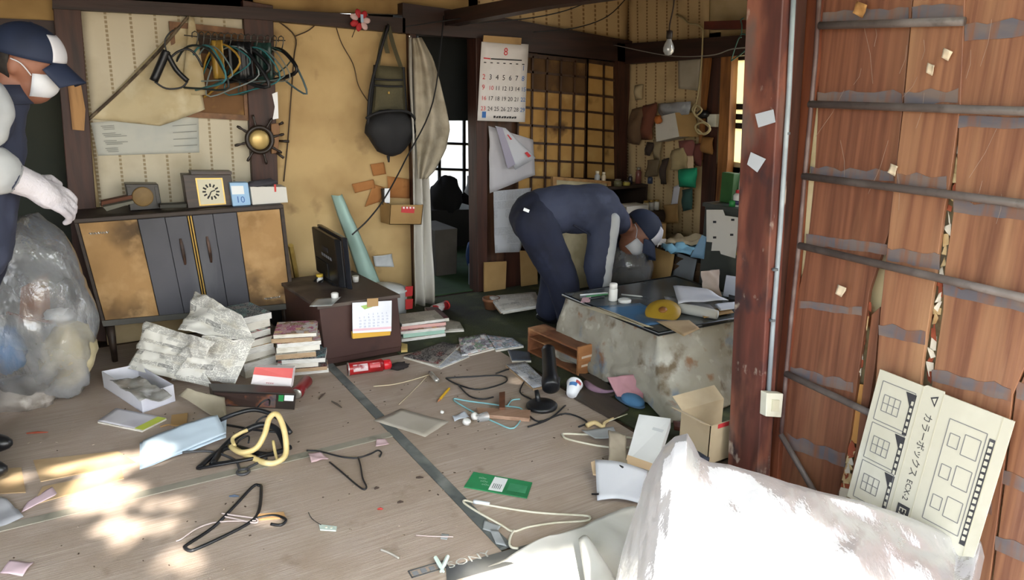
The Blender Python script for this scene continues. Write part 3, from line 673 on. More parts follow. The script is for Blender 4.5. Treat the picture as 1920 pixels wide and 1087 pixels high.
for k in range(4):
    for j in range(3):
        a, b_ = .08+.01*j, .2+.05*((k*j) % 3); v = .12+.22*k+.05*j
        mb.slab([bil(q, a, v), bil(q, b_, v), bil(q, b_, v+.018), bil(q, a, v+.018)], (0, -.0004, 0))
    v = .25+.18*k; mb.slab([bil(q, .74, v), bil(q, .98, v), bil(q, .98, v+.016), bil(q, .74, v+.016)], (0, -.0004, 0))
mb.build('printed_lines', mat('faint grey ink', '#8f9089', [], .8), o)['kind'] = 'stuff'
o = T('picture_board', 'brown framed board on the wall half hidden by a row of hangers', 'picture frame', B(390, 228, .02))
q = [B(*p, .012) for p in [(316, 40), (456, 55), (466, 226), (330, 218)]]
MB().slab(q, (0, -.006, 0)).build('backing', mat('brown card', '#7a5632', [('#5d3f22', 4, .4, .7), ('#94703f', 8, .55, .7)], .8), o)
mf = wood('thin frame', '#8a5f35', '#5f3d20', (6, 6, 6), 3)
for a, b_, c_, d_ in ((0, 0, 1, .06), (0, .94, 1, 1), (0, .06, .06, .94), (.94, .06, 1, .94)):
    MB().slab([bil(q, a, b_)+V((0, -.006, 0)), bil(q, c_, b_)+V((0, -.006, 0)), bil(q, c_, d_)+V((0, -.006, 0)), bil(q, a, d_)+V((0, -.006, 0))], (0, -.014, 0)).build('frame_bar', mf, o)
MB().slab([bil(q, .1, .1)+V((0, -.006, 0)), bil(q, .86, .1)+V((0, -.006, 0)), bil(q, .86, .3)+V((0, -.006, 0)), bil(q, .1, .3)+V((0, -.006, 0))], (0, -.003, 0)).build('dark_plate', mat('dark plate', '#3c2a1a', [], .7), o)

# hangers in a row on a line
rail = [B(345, 66, .14), B(430, 74, .16), B(535, 76, .14)]
tag(MB().tube(smooth_path(rail, 5), .003, 6).build('hanging_line', mat('dark cord', '#2e2822', [], .7)), 'dark line stretched along the wall that carries the row of hangers', 'cord')
hc = ['#28302f', '#3f7f86', '#7d8f90', '#b48f3c', '#3a7a80', '#8f9a9a', '#15171a', '#15171a', '#3b8187', '#6d7f80', '#26413c', '#8b8b80', '#15171a', '#52666a']
hn = {'#28302f': 'charcoal', '#3f7f86': 'teal', '#7d8f90': 'silvery', '#b48f3c': 'mustard yellow', '#3a7a80': 'deep teal', '#8f9a9a': 'pale grey', '#15171a': 'black', '#3b8187': 'bright teal', '#6d7f80': 'dull grey', '#26413c': 'dark green', '#8b8b80': 'beige grey', '#52666a': 'slate'}
ords = ['first', 'second', 'third', 'fourth', 'fifth', 'sixth', 'seventh', 'eighth', 'ninth', 'tenth', 'eleventh', 'twelfth', 'thirteenth', 'last']
rh = random.Random(11)
for i, cl in enumerate(hc):
    x = 366+i*12.4; t = (x-345)/190; p = B(x, 64+10*t, .14)
    o = T('clothes_hanger', f'{hn[cl]} clothes hanger, {ords[i]} from the left in the row on the line', 'hanger', p-V((0, 0, .02)), 'hangers on the wall line')
    th = rh.uniform(.5, 1.15); d = V((math.cos(th), -math.sin(th), 0)); m = mat('hanger '+cl, cl, [], .4)
    p = p+V((0, 0, .006)); w = rh.uniform(.15, .20); dr_ = rh.uniform(.20, .27); thick = .011 if cl == '#15171a' else rh.choice((.004, .006))
    z = lambda a, b_: p+d*a-V((0, 0, b_))
    MB().tube([z(-.022, .02), z(-.018, -.004), z(0, -.012), z(.018, -.002), z(.012, .03), z(0, .06)], .003, 6).build('hook', mat('hanger hook', '#6a6a66', [], .4, .6), o, smooth=True)
    t_ = rh.uniform(-.10, .10)
    MB().tube(smooth_path([z(0, .06), z(-w*.55, .10+t_*.4), z(-w, dr_+t_), z(0, dr_+.02), z(w, dr_-t_), z(w*.55, .10-t_*.4)], 4, True), thick, 6, True).build('frame', m, o, smooth=True)
    if i in (3, 6, 7, 10):
        mb = MB(); mb.grid(lambda u, v: z((u-.5)*.10, .03+v*.20)+V((0, -.012+.012*math.sin(u*9+i), 0)), 8, 6); mb.build('draped_cloth', m, o, smooth=True, thick=.003)
o = T('trouser_hanger', 'big black padded hanger hanging apart at the left end of the line', 'hanger', B(322, 165, .12))
m_blk = mat('black plastic', '#17181b', [('#24262a', 9, .5, .7)], .35)
pp = lambda *l: smooth_path([B(x, y, .14) for x, y in l], 4)
MB().tube(pp((312, 95), (304, 115), (288, 152)), [.022]*9, 10).build('padded_arm', m_blk, o, smooth=True)
MB().tube(pp((312, 97), (330, 130), (352, 152)), [.014]*9, 10).build('padded_arm', m_blk, o, smooth=True)
MB().tube(pp((290, 153), (312, 166), (340, 164), (352, 152)), .005, 8).build('trouser_bar', m_blk, o, smooth=True)
MB().tube(pp((312, 96), (309, 78), (316, 64), (326, 56)), .004, 8).build('hook', m_blk, o, smooth=True)
MB().tube(pp((316, 112), (332, 98), (352, 92), (368, 104), (380, 126)), .006, 8).build('strap', m_blk, o, smooth=True)

# ship's wheel ornament with a bright centre
o = T('ship_wheel', "dark ship's wheel ornament with a brass centre on the post", 'wheel ornament', B(487, 300, .07))
wc_ = B(487, 262, .09); m_wh = mat('dark wheel wood', '#2b211a', [], .4)
MB().tube([wc_+V((math.cos(a)*.072, 0, math.sin(a)*.072)) for a in [2*math.pi*k/28 for k in range(28)]], .013, 8, True).build('rim', m_wh, o, smooth=True)
for k in range(8):
    a = 2*math.pi*k/8+.2; d = V((math.cos(a), 0, math.sin(a)))
    MB().tube([wc_+d*.07, wc_+d*.095, wc_+d*.11, wc_+d*.13, wc_+d*.145], [.006, .008, .005, .009, .006], 8).build('spoke', m_wh, o, smooth=True)
MB().lathe(wc_+V((0, .01, 0)), (0, -1, 0), [(.058, 0), (.055, .012), (.04, .02), (.01, .024)], 24).build('centre', mat('brass face', '#c9ad6d', [('#e0cf9a', 6, .5, .7)], .35, .4), o, smooth=True)
tag(MB().slab([B(507, 232, .06), B(524, 230, .06), B(520, 286, .06), B(508, 288, .06)], (0, -.02, 0)).build('wooden_plate', wood('plate wood', '#93683c', '#6b4625', (6, 6, 2), 3), bevel=.003), 'small brown wooden plate on the wall edge right of the wheel ornament', 'plate')
o = T('antler_hook', 'dark wooden coat hook with short arms beside the wheel ornament', 'hook', B(526, 262, .06))
for pts in (((522, 234), (530, 230)), ((522, 264), (542, 265)), ((516, 284), (532, 296))):
    MB().tube([B(pts[0][0], pts[0][1], .07), B(pts[1][0], pts[1][1], .1)], [.006, .009], 8).build('peg', m_wh, o, smooth=True)
o = ST('window_3', B(514, 224, .0))
MB().slab([B(510, 176, .054), B(520, 172, .054), B(522, 222, .054), B(511, 224, .054), B(515, 200, .054)], (0, -.004, 0)).build('painted_daylight', (lambda m: m)(mat('painted daylight white', '#ffffff', [], .5)), o)  # plain white piece painted in place of daylight through a slit

# cords on the plaster
m_cord = mat('brown cord', '#4a3a2b', [], .8)
for pts, lb, r in (([(515, 35), (553, 68), (551, 110), (545, 190), (540, 260), (532, 340)], 'brown cord hanging down the plaster wall from a forked knot', .004), ([(553, 68), (580, 56), (602, 36)], 'short brown cord from the knot up to the beam', .0035), ([(628, 42), (640, 80), (662, 120), (672, 160), (690, 190)], 'thin brown cord looping down to the khaki bag', .003)):
    tag(MB().tube(smooth_path([B(x, y, .012) for x, y in pts], 5), r, 6).build('cord', m_cord, smooth=True), lb, 'cord')
mbk = mat('black cable', '#141416', [], .5)
tag(MB().tube(smooth_path([B(832, 30, .12), B(812, 190, .25), B(760, 300, .45), B(722, 370, .6), Wy(690, 412, 3.95), Wy(660, 440, 3.95)], 6), .0045, 6).build('cable', mbk, smooth=True), 'black cable running diagonally from the curtain down to the television', 'cable')
for i, (pts, lb) in enumerate([([(760, 50), (860, 35), (960, 20), (1050, -10)], 'upper black cable along the tie beam'), ([(880, 44), (985, 35), (1060, 20), (1130, -8)], 'black cable sagging before the striped upper wall'), ([(1000, 60), (1080, 52), (1140, 30), (1180, -10)], 'thin brown wire looped before the striped upper wall')]):
    tag(MB().tube(smooth_path([B(x, y, .3) for x, y in pts], 5), .004, 6).build('cable', mbk, smooth=True), lb, 'cable')

# red pinwheel flower
o = T('paper_flower', 'red and white paper flower pinned to the beam above the plaster wall', 'flower', B(675, 50, .08))
for k in range(7):
    a = 2*math.pi*k/7; c0 = B(675, 38, .10)+V((math.cos(a)*.04, 0, math.sin(a)*.04))
    MB().ball(c0, [(.027*math.cos(a), 0, .027*math.sin(a)), (-.019*math.sin(a), 0, .019*math.cos(a)), (0, .008, 0)], 10, lambda d: 1+.25*noise.noise(d*4+V((k, 0, 0)))).build('petal', mat('red paper', '#b8252e', [], .6) if k % 3 else mat('pink white paper', '#d8b9b9', [], .6), o, smooth=True)
MB().cbox(B(679, 42, .125), .016, .004, .045).build('blue_tag', mat('pale blue tag', '#a9c3dd', [], .6), o)
MB().tube([B(668, 50, .09), B(660, 70, .09)], .0025, 6).build('stem', m_cord, o)

# bags hanging on the plaster wall
o = T('khaki_rucksack', 'khaki rucksack with black trim hanging on the plaster wall', 'bag', B(728, 212, .05))
m_kh = mat('khaki canvas', '#565039', [('#464231', 5, .4, .7)], .9, bump=.2, bs=90); m_nyl = mat('black nylon', '#17171a', [('#222226', 5, .45, .7)], .7)
def bagshape(px, d, dep, n=12):
    q = [B(x, y, d) for x, y in px]; mb = MB()
    mb.grid(lambda u, v: bil(q, u, v)+V((0, -dep*(math.sin(math.pi*min(1, max(0, u)))**.5)*(math.sin(math.pi*v)**.5), 0)), n, n)
    mb.grid(lambda u, v: bil(q, 1-u, v)+V((0, .004, 0)), n, n); return mb
bagshape([(703, 122), (756, 126), (762, 214), (694, 216)], .06, .07).build('body', m_kh, o, smooth=True)
bagshape([(706, 160), (754, 162), (757, 205), (703, 206)], .12, .025).build('front_pocket', m_kh, o, smooth=True)
for y in (148, 160): MB().tube([B(702, y, .135), B(728, y+2, .142), B(755, y+2, .135)], .006, 6).build('zip', m_nyl, o)
for a, b_ in (((703, 122), (694, 216)), ((756, 126), (762, 214))): MB().tube([B(*a, .06), B((a[0]+b_[0])/2, (a[1]+b_[1])/2, .075), B(*b_, .06)], .010, 8).build('edge_trim', m_nyl, o)
for pts in ([(708, 124), (716, 80), (727, 48)], [(752, 126), (738, 86), (728, 48)], [(727, 100), (722, 75), (727, 48)]):
    mb = MB(); q = [B(x, y, .08) for x, y in pts]; w_ = V((.014, 0, 0)); sp_ = smooth_path(q, 4)
    mb.grid(lambda u, v: sp_[round(v*(len(sp_)-1))]+w_*(2*u-1), 1, len(sp_)-1); mb.build('strap', m_kh, o, thick=.003)
MB().tube([B(728, 50, .02), B(728, 44, .09)], .004, 6).build('nail', mat('nail', '#55504a', [], .4, .8), o)
MB().cbox(B(729, 176, .152), .012, .004, .014).build('badge', m_brass, o)
o = T('black_shoulder_bag', 'black nylon shoulder bag hanging below the khaki rucksack', 'bag', B(735, 296, .05))
mb = MB(); cb_ = B(733, 248, .10)
mb.ball(cb_, [(.155, 0, 0), (0, .075, 0), (0, 0, .15)], 28, lambda d: (1.0+.10*noise.noise(d*2.2))*(1 if d.z < 0 else .98) * (1+.12*abs(d.x)*(1 if d.z > 0 else -.6)))
mb.build('body', m_nyl, o, smooth=True)
MB().tube(smooth_path([B(686, 222, .16), B(706, 212, .19), B(735, 208, .2), B(765, 210, .18), B(780, 225, .15)], 4), .009, 8).build('flap_edge', m_nyl, o, smooth=True)
MB().tube(smooth_path([B(690, 235, .1), B(694, 170, .12), B(712, 100, .1), B(728, 48, .09)], 5), .009, 6).build('strap', m_nyl, o, smooth=True)
MB().tube([B(728, 292, .1), B(729, 304, .1)], [.012, .006], 8).build('buckle', m_nyl, o)
# torn patches on the plaster
m_or = mat('torn orange paper', '#a9713f', [('#c08a52', 5, .45, .7), ('#7f5230', 8, .55, .7)], .9)
for i, pts in enumerate([[(694, 308), (720, 304), (724, 326), (700, 330)], [(660, 345), (700, 336), (704, 352), (666, 362)], [(726, 330), (768, 336), (768, 372), (728, 370)], [(700, 345), (724, 352), (712, 378), (684, 388)]]):
    tag(wallsheet('torn_paper', None, None, pts, m_or, .006, .006, 6, 6), ['small torn brown paper patch right under the black bag', 'flat torn brown paper patch left of the tin on the plaster wall', 'torn brown paper patch behind the wall box', 'slanting torn brown paper strip left of the wall box'][i], 'paper')
# box on the wall
o = T('cardboard_wall_box', 'small open cardboard box with a red label fixed to the plaster wall', 'box', B(755, 422, .12))
m_card = mat('cardboard', '#a78655', [('#8f6f42', 4, .4, .7)], .85)
q = [B(732, 384, .20), B(794, 384, .20), B(790, 421, .20), B(730, 421, .20)]; qb = [B(712, 376, .02), B(776, 373, .02), B(776, 414, .02), B(714, 416, .02)]
MB().slab(q, (0, .004, 0)).build('front_panel', m_card, o)
MB().slab([qb[0], q[0], q[3], qb[3]], (.004, 0, 0)).build('side_panel', m_card, o); MB().slab([q[1], qb[1], qb[2], q[2]], (-.004, 0, 0)).build('side_panel', m_card, o)
MB().slab([q[3], q[2], qb[2], qb[3]], (0, 0, .004)).build('bottom_panel', m_card, o)
MB().slab([bil(q, .34, .08)+V((0, -.001, 0)), bil(q, .74, .10)+V((0, -.001, 0)), bil(q, .73, .42)+V((0, -.001, 0)), bil(q, .33, .38)+V((0, -.001, 0))], (0, -.001, 0)).build('label', mat('red label', '#c43a3c', [], .5), o)
MB().text('CHERRY', bil(q, .36, .3)+V((0, -.003, 0)), uu, vv, .022).build('lettering', mat('white lettering', '#efe4e0', [], .5), o) if 0 else None
mb = MB(); [mb.box(bil(q, .38+.1*k, .19)+V((0, -.002, 0)), uu*.012, UP*.012, V((0, -.001, 0))) for k in range(4)]; mb.build('lettering', mat('white lettering', '#efe4e0', [], .5), o)
MB().slab([bil(qb, .02, .4)+V((.03, -.10, 0)), bil(qb, .2, .4)+V((.03, -.10, 0)), bil(qb, .2, .8)+V((.03, -.10, 0)), bil(qb, .02, .8)+V((.03, -.10, 0))], (0, -.002, 0)).build('green_print', mat('green print', '#5c7a38', [], .6), o) if 0 else None
o = T('tin', 'dark tin with a white label standing in the wall box', 'tin', B(723, 385, .07))
MB().lathe(B(723, 384, .07), UP, [(.02, 0), (.022, .005), (.022, .10), (.02, .108)], 16).build('body', mat('dark tin', '#2e2723', [], .4), o, smooth=True)
MB().slab([B(721, 353, .1), B(731, 353, .1), B(731, 380, .1), B(721, 380, .1)], (0, -.002, 0)).build('label', MC['white label'], o)

# ---- curtain in the doorway
m_cur = mat('dirty white curtain', '#cac7bf', [('#aba497', 2.5, .45, .7), ('#8b8273', 5, .62, .8)], .9)
o = T('curtain', 'long dingy white curtain gathered at the left of the doorway', 'curtain', F(800, 570)+V((0, .1, 0)))
top = [B(766, 70, .1), B(788, 75, .1)]; bot = [B(775, 572, .16), B(818, 572, .16)]
def curt(u, v):
    a = top[0].lerp(bot[0], v); b_ = top[1].lerp(bot[1], v); p = a.lerp(b_, u)
    return p+V((0, -.035*math.sin(u*15+v*2)-.03*noise.noise(V((u*3, v*4, 2))), 0))
mb = MB(); mb.grid(curt, 30, 30); mb.build('drape', m_cur, o, smooth=True, thick=.003)
def bulge(u, v):
    e = [(790, 70), (812, 110), (824, 150), (836, 200), (844, 240), (836, 280), (815, 320), (800, 335)]
    t = v*(len(e)-1); i = min(int(t), len(e)-2); a = t-i
    x1 = e[i][0]*(1-a)+e[i+1][0]*a; y1 = e[i][1]*(1-a)+e[i+1][1]*a
    x0 = 772+12*v; y0 = 72+263*v
    return B(x0+(x1-x0)*u, y0+(y1-y0)*u, .14+.07*math.sin(u*3.1)+.02*math.sin(u*12+v*3))
mb = MB(); mb.grid(bulge, 20, 24); mb.build('upper_fold', mat('grey beige lace', '#a59b87', [('#8d8370', 14, .4, .65), ('#b8ae9b', 4, .5, .7)], .95, bump=.3, bs=60), o, smooth=True, thick=.004)
for pts in ([B(768, 68, .1), B(772, 68, .04)], ): MB().tube(pts, .004, 6).build('ring', m_chr, o)

# things in the dark back room
def bb(nm, lb, cat, px, y, dep, m, bev=.004, z0=None):
    q = [Wy(a, b, y) for a, b in px]
    if z0 is not None:
        q[3] = V((q[3].x, y, z0)); q[2] = V((q[2].x, y, z0))
    return tag(MB().slab(q, (0, dep, 0)).build(nm, m, bevel=bev), lb, cat)
bb('storage_cabinet', 'grey brown cabinet just inside the dark back room', 'cabinet', [(816, 432), (858, 428), (856, 505), (818, 510)], 5.1, .4, mat('dull cabinet', '#57514a', [('#3f3a35', 3, .4, .7)], .7), z0=-.002)
bb('dark_chest', 'dark chest under the back room window', 'chest', [(800, 395), (905, 392), (905, 480), (800, 490)], 6.0, .4, mat('dark chest', '#2a2724', [('#1b1a18', 3, .4, .7)], .7), z0=-.002)
o = tag(MB().ball(Wy(836, 360, 6.1)+V((0, 0, -.05)), [(.16, 0, 0), (0, .12, 0), (0, 0, .2)], 18, lambda d: 1+.3*noise.noise(d*2)).build('dark_bundle', mat('dark bundle', '#201f20', [], .9), smooth=True), 'dark bundle on the chest before the back room window', 'bundle')
o = tag(MB().ball(Wy(893, 352, 6.1), [(.09, 0, 0), (0, .1, 0), (0, 0, .14)], 14, lambda d: 1+.4*noise.noise(d*2.5)).build('plastic_bundle', mat('pale bundle', '#8c8a88', [('#4a4846', 6, .4, .7)], .7), smooth=True), 'pale crumpled plastic on the chest at the right of the window', 'bundle')
o = tag(MB().ball(Wy(886, 480, 5.2), [(.05, 0, 0), (0, .06, 0), (0, 0, .13)], 16, lambda d: 1+.4*noise.noise(d*2.5)).build('blue_cloth', mat('blue cloth', '#24467e', [('#16305a', 5, .4, .7)], .8), smooth=True), 'blue cloth hanging beside the doorway post in the back room', 'cloth')
bb('grey_board', 'grey board leaning inside the doorway post', 'board', [(880, 495), (898, 490), (897, 552), (880, 548)], 4.75, .02, mat('grey board', '#6b7076', [], .7), z0=-.002)

# ================================================================= TELEVISION CORNER
m_brown = mat('brown lacquer board', '#3f2824', [('#4d332c', 3, .45, .7), ('#2f1d1a', 6, .6, .8)], .45)
m_page = mat('page edges', '#cfcbc0', [('#aba492', 30, .45, .7, (1, 1, 12)), ('#e0ddd4', 5, .5, .7)], .9)
ybx = F(611, 685).y
b0, b1 = F(611, 685), V((F(751, 656).x, ybx, 0))
hz = Wy(606, 572, ybx).z
o = T('low_cupboard', 'dark brown low cupboard under the television with a desk calendar on its end', 'cupboard', b0)
dpt = V((-.05, .62, 0))
MB().box(b0+UP*.03, b1-b0, dpt, UP*(hz-.05)).build('body', m_brown, o, bevel=.004)
MB().box(b0+UP*(hz-.02)+V((-.012, -.01, 0)), b1-b0+V((.024, 0, 0)), dpt+V((0, .02, 0)), UP*.02).build('top_board', mat('dusty top', '#4c403a', [('#6b6058', 4, .45, .75), ('#2c2320', 5, .5, .7)], .6), o, bevel=.003)
MB().box(b0+V((.005, .01, 0)), b1-b0-V((.01, 0, 0)), dpt*.95, UP*.03).build('plinth', m_brown, o)
ZT = hz+.002
o = T('television', 'black thick flat television turned sideways on the brown cupboard', 'television', F(630, 540, ZT))
t0, tl_, tr_ = F(637, 546, ZT), F(594, 514, ZT), F(661, 549, ZT)
m_tv = mat('black tv plastic', '#16171a', [('#212328', 6, .5, .7)], .35)
el, er = tl_-t0, tr_-t0; th_ = .275
MB().box(t0+UP*.02, el, er*.55, UP*th_).build('back_shell', m_tv, o, bevel=.008)
MB().box(t0+UP*.02+er*.55-el*.03, el*1.06, er*.45, UP*(th_+.015)).build('screen_bezel', mat('tv bezel', '#1f2127', [], .2), o, bevel=.006)
MB().box(t0+el*.3, el*.4, er, UP*.022).build('foot', m_tv, o, bevel=.003)
MB().text('LG', t0+UP*.15+el*.55-er*.012, -el.normalized(), UP, .05).build('lettering', mat('grey lettering', '#7f838b', [], .5), o) if 0 else None
nrm = el.cross(UP).normalized()
if nrm.dot(er) > 0: nrm = -nrm
lg = MB()
for k in range(5): lg.box(t0+UP*(.155)+el*(.62-.09*k)+nrm*.002, -el*.06, UP*.016, nrm*.001)
lg.build('lettering', mat('grey lettering', '#8a8e96', [], .5), o)
MB().box(t0+UP*.19+el*.55+nrm*.001, -el*.22, UP*.025, nrm*.002).build('port_plate', mat('port plate', '#30333a', [], .5), o)
MB().box(t0+UP*.03+el*.9+nrm*.001, -el*.5, UP*.09, nrm*.004).build('socket_panel', mat('socket panel', '#0d0e10', [], .5), o)
# little things round the television
m_wp = mat('white plastic', '#dcdcd8', [], .4)
def small_lathe(nm, lb, cat, base, prof, m, axis=None, parts=()):
    o = T(nm, lb, cat, base)
    MB().lathe(base, axis or (0, 0, 1), prof, 18).build('body', m, o, smooth=True)
    for pn, pf, pm in parts: MB().lathe(base, axis or (0, 0, 1), pf, 18).build(pn, pm, o, smooth=True)
    return o
small_lathe('yellow_jar', 'small yellow topped jar left of the television among the cables', 'jar', F(600, 528, ZT), [(.018, 0), (.018, .03)], m_wp, parts=[('lid', [(.02, .03), (.02, .045), (.015, .047)], mat('yellow lid', '#c9a93c', [], .5))])
small_lathe('white_stopper', 'white plastic cap on the cupboard in front of the television', 'cap', F(628, 560, ZT), [(.018, 0), (.02, .03), (.012, .036)], m_wp)
small_lathe('white_cup', 'little white cup on the cupboard at the right of the television', 'cup', F(667, 528, ZT), [(.016, 0), (.02, .035), (.018, .035)], m_wp)
tag(quad(MB(), [F(592, 560, ZT+.006), F(640, 556, ZT+.006), F(622, 573, ZT+.01), F(580, 574, ZT+.012)], 6, 6, .004, 1).build('clear_folder', mat('dull film', '#b9bab8', [('#8f9290', 6, .4, .7)], .3), thick=.001, smooth=True), 'dull plastic sheet hanging over the left edge of the cupboard top', 'plastic sheet')
for i, pts in enumerate([[(606, 525), (568, 548), (545, 572), (530, 606)], [(600, 515), (575, 545), (548, 555), (535, 590)], [(595, 520), (570, 555), (560, 590), (545, 610)]]):
    tag(MB().tube(smooth_path([(lambda p: V((p.x, min(p.y, 4.42), p.z)))(F(x, y, max(.02, ZT+.03-.16*k))) for k, (x, y) in enumerate(pts)], 5), .006, 6).build('cable', mbk, smooth=True), ['upper', 'middle', 'lower'][i]+' black cable drooping from the television behind the magazines', 'cable')
o = T('black_plastic_bag', 'black plastic bag slumped between cabinet and brown cupboard', 'bag', F(560, 610))
MB().ball(F(560, 615)+V((-.03, .12, .10)), [(.13, 0, 0), (0, .12, 0), (0, 0, .14)], 22, lambda d: 1+.35*noise.noise(d*2.4)).build('body', m_nyl, o, smooth=True)
tag(quad(MB(), [F(568, 572, .22), F(600, 568, .2), F(612, 612, .06), F(555, 604, .12)], 6, 6, .02, 5).build('paper_sheet', mat('grey white paper', '#b5b6bb', [('#8f9096', 5, .4, .7)], .7), thick=.001, smooth=True), 'grey white paper tucked against the left side of the brown cupboard', 'paper')

# desk calendar on the cupboard end
o = T('desk_calendar', 'small hanging calendar with yellow foot clipped on the brown cupboard', 'calendar', Wy(698, 635, ybx-.02))
q = [Wy(660, 567, ybx-.03), Wy(734, 563, ybx-.03), Wy(733, 628, ybx-.045), Wy(661, 635, ybx-.045)]
MB().slab([bil(q, 0, .82), bil(q, 1, .86), bil(q, .98, 1), bil(q, .01, 1)], (0, .02, 0)).build('card_base', mat('orange yellow card', '#d8a83c', [], .6), o)
MB().slab([bil(q, 0, 0), bil(q, 1, 0), bil(q, 1, .88), bil(q, 0, .84)], (0, -.006, 0)).build('pages', mat('calendar white', '#e6e8ee', [('#d5dae6', 4, .5, .7)], .6), o, bevel=.001)
MB().slab([bil(q, .01, .72)+V((0, -.007, 0)), bil(q, .99, .74)+V((0, -.007, 0)), bil(q, .99, .80)+V((0, -.007, 0)), bil(q, .01, .78)+V((0, -.007, 0))], (0, -.001, 0)).build('pink_band', mat('pink band', '#e6bfc9', [], .6), o)
mb = MB(); uu2 = (q[1]-q[0]).normalized()
n_ = 1
for r in range(5):
    for cidx in range(7):
        if n_ > 31 or (r == 0 and cidx < 2): continue
        mb.text(str(n_), bil(q, .16+.115*cidx, .36+.085*r)+V((0, -.0075, 0)), uu2, UP, .013); n_ += 1
o_ = mb.build('dates', mat('calendar ink', '#8f9cc0', [], .7), o); o_['kind'] = 'stuff'
MB().slab([bil(q, .36, -.1)+V((0, -.008, 0)), bil(q, .64, -.1)+V((0, -.008, 0)), bil(q, .64, .12)+V((0, -.008, 0)), bil(q, .36, .14)+V((0, -.008, 0))], (0, -.003, 0)).build('tape', mat('brown tape', '#ab8a5c', [], .5), o)
MB().slab([bil(q, .2, .10)+V((0, -.007, 0)), bil(q, .44, .06)+V((0, -.007, 0)), bil(q, .5, .14)+V((0, -.007, 0)), bil(q, .3, .2)+V((0, -.007, 0))], (0, -.0008, 0)).build('green_print', mat('leaf green', '#9fbf6a', [], .6), o)

# leaning things behind
m_mint = mat('mint foam sheet', '#a9c9bf', [('#8fb3a8', 3, .45, .7), ('#c0d8cf', 5, .5, .7)], .7)
o = wallsheet('foam_sheet', 'tall mint green foam sheet leaning behind the television', 'sheet', [(622, 366), (640, 364), (700, 528), (668, 540)], m_mint, .10, .02, th=.006, lift=lambda u, v: .15*v+.05*math.sin(3*u))
tag(MB().tube([F(566, 572, .02), B(545, 460, .27)], .016, 6).build('wooden_stick', wood('yellow wood', '#c3a45a', '#98793c', (9, 9, 1), 2)), 'yellowish wooden stick leaning between cabinet and television', 'stick')
wcr = wallsheet('plastic_scrap', 'crumpled white plastic scrap stuck low on the plaster wall beside the curtain', 'plastic', [(700, 480), (736, 476), (738, 500), (704, 500)], mat('white crumple', '#d5dadd', [('#a9b0b6', 6, .4, .7)], .5), .03, .03, 8, 8)
o = T('white_bin', 'round white waste bin with a red label beside the brown cupboard', 'bin', F(742, 600))
bs = F(742, 606)+V((0, .03, 0))
MB().lathe(bs, UP, [(.075, 0), (.10, .20), (.108, .205), (.108, .215), (.096, .215), (.07, .02)], 24).build('bucket', mat('bin white', '#cfd4d6', [('#b3babd', 3, .5, .7)], .45), o, smooth=True)
MB().lathe(bs+UP*.215+V((-.02, 0, .005)), UP+V((.12, -.1, 0)), [(.112, 0), (.112, .012), (.02, .03)], 24).build('lid', mat('bin lid', '#dfe5e8', [], .4), o, smooth=True)
for k, (x, y) in enumerate(((766, 548), (766, 572))): MB().slab([Wy(x-6, y-11, bs.y-.075), Wy(x+8, y-12, bs.y-.055), Wy(x+7, y+6, bs.y-.05), Wy(x-6, y+8, bs.y-.07)], (0, -.004, 0)).build('label', MC['red label'], o)

# ================================================================= MAGAZINES, BOOKS, PAPERS
m_covers = [cover('cover gossip', ['#c58f9d', '#b0507a', '#d9b483', '#8d6b4d', '#cfc6c4'], 6), cover('cover dark', ['#33302f', '#4a4644', '#5f2f2c', '#2b2a2d', '#7d7872'], 5, '#b9b4b0', 14),
            cover('cover news', ['#c9ccd2', '#7f93a8', '#a94a50', '#4f5f6a', '#d9d9d2'], 7), cover('cover teal', ['#4d7f85', '#355b66', '#6b6a70', '#2e3f4c'], 6), cover('cover plain', ['#c7c2b6', '#b7b2a8', '#d6d2c9', '#a9a498'], 3, '#8d8880', 16),
            cover('cover mix', ['#b9bfc8', '#7b6f84', '#58606a', '#c3a9a4', '#dfe0e2', '#6d8d6e'], 9, '#ffffff', 22)]
def mag(nm, lb, cat, px, t, cov, z=0.0, group=None, pages=None, curl=0.0, wr=.002, seed=0):
    """flat printed thing: px are its top corners"""
    q = [F(x, y, z+t) for x, y in px]
    o = T(nm, lb, cat, sum((p for p in q), V((0, 0, 0)))/4-V((0, 0, t)), group)
    MB().slab([p+V((0, 0, -.0015)) for p in q], (0, 0, -(t-.0018))).build('pages', pages or m_page, o)
    quad(MB(), [p+V((0, 0, .0005)) for p in q], 10, 8, wr, seed, 7, lift=(lambda u, v: curl*(u**3)*(v**2)+.0015) if curl else (lambda u, v: .002)).build('cover', cov, o, smooth=True, thick=.0008)
    return o
def mprint(i): return m_covers[i % len(m_covers)]
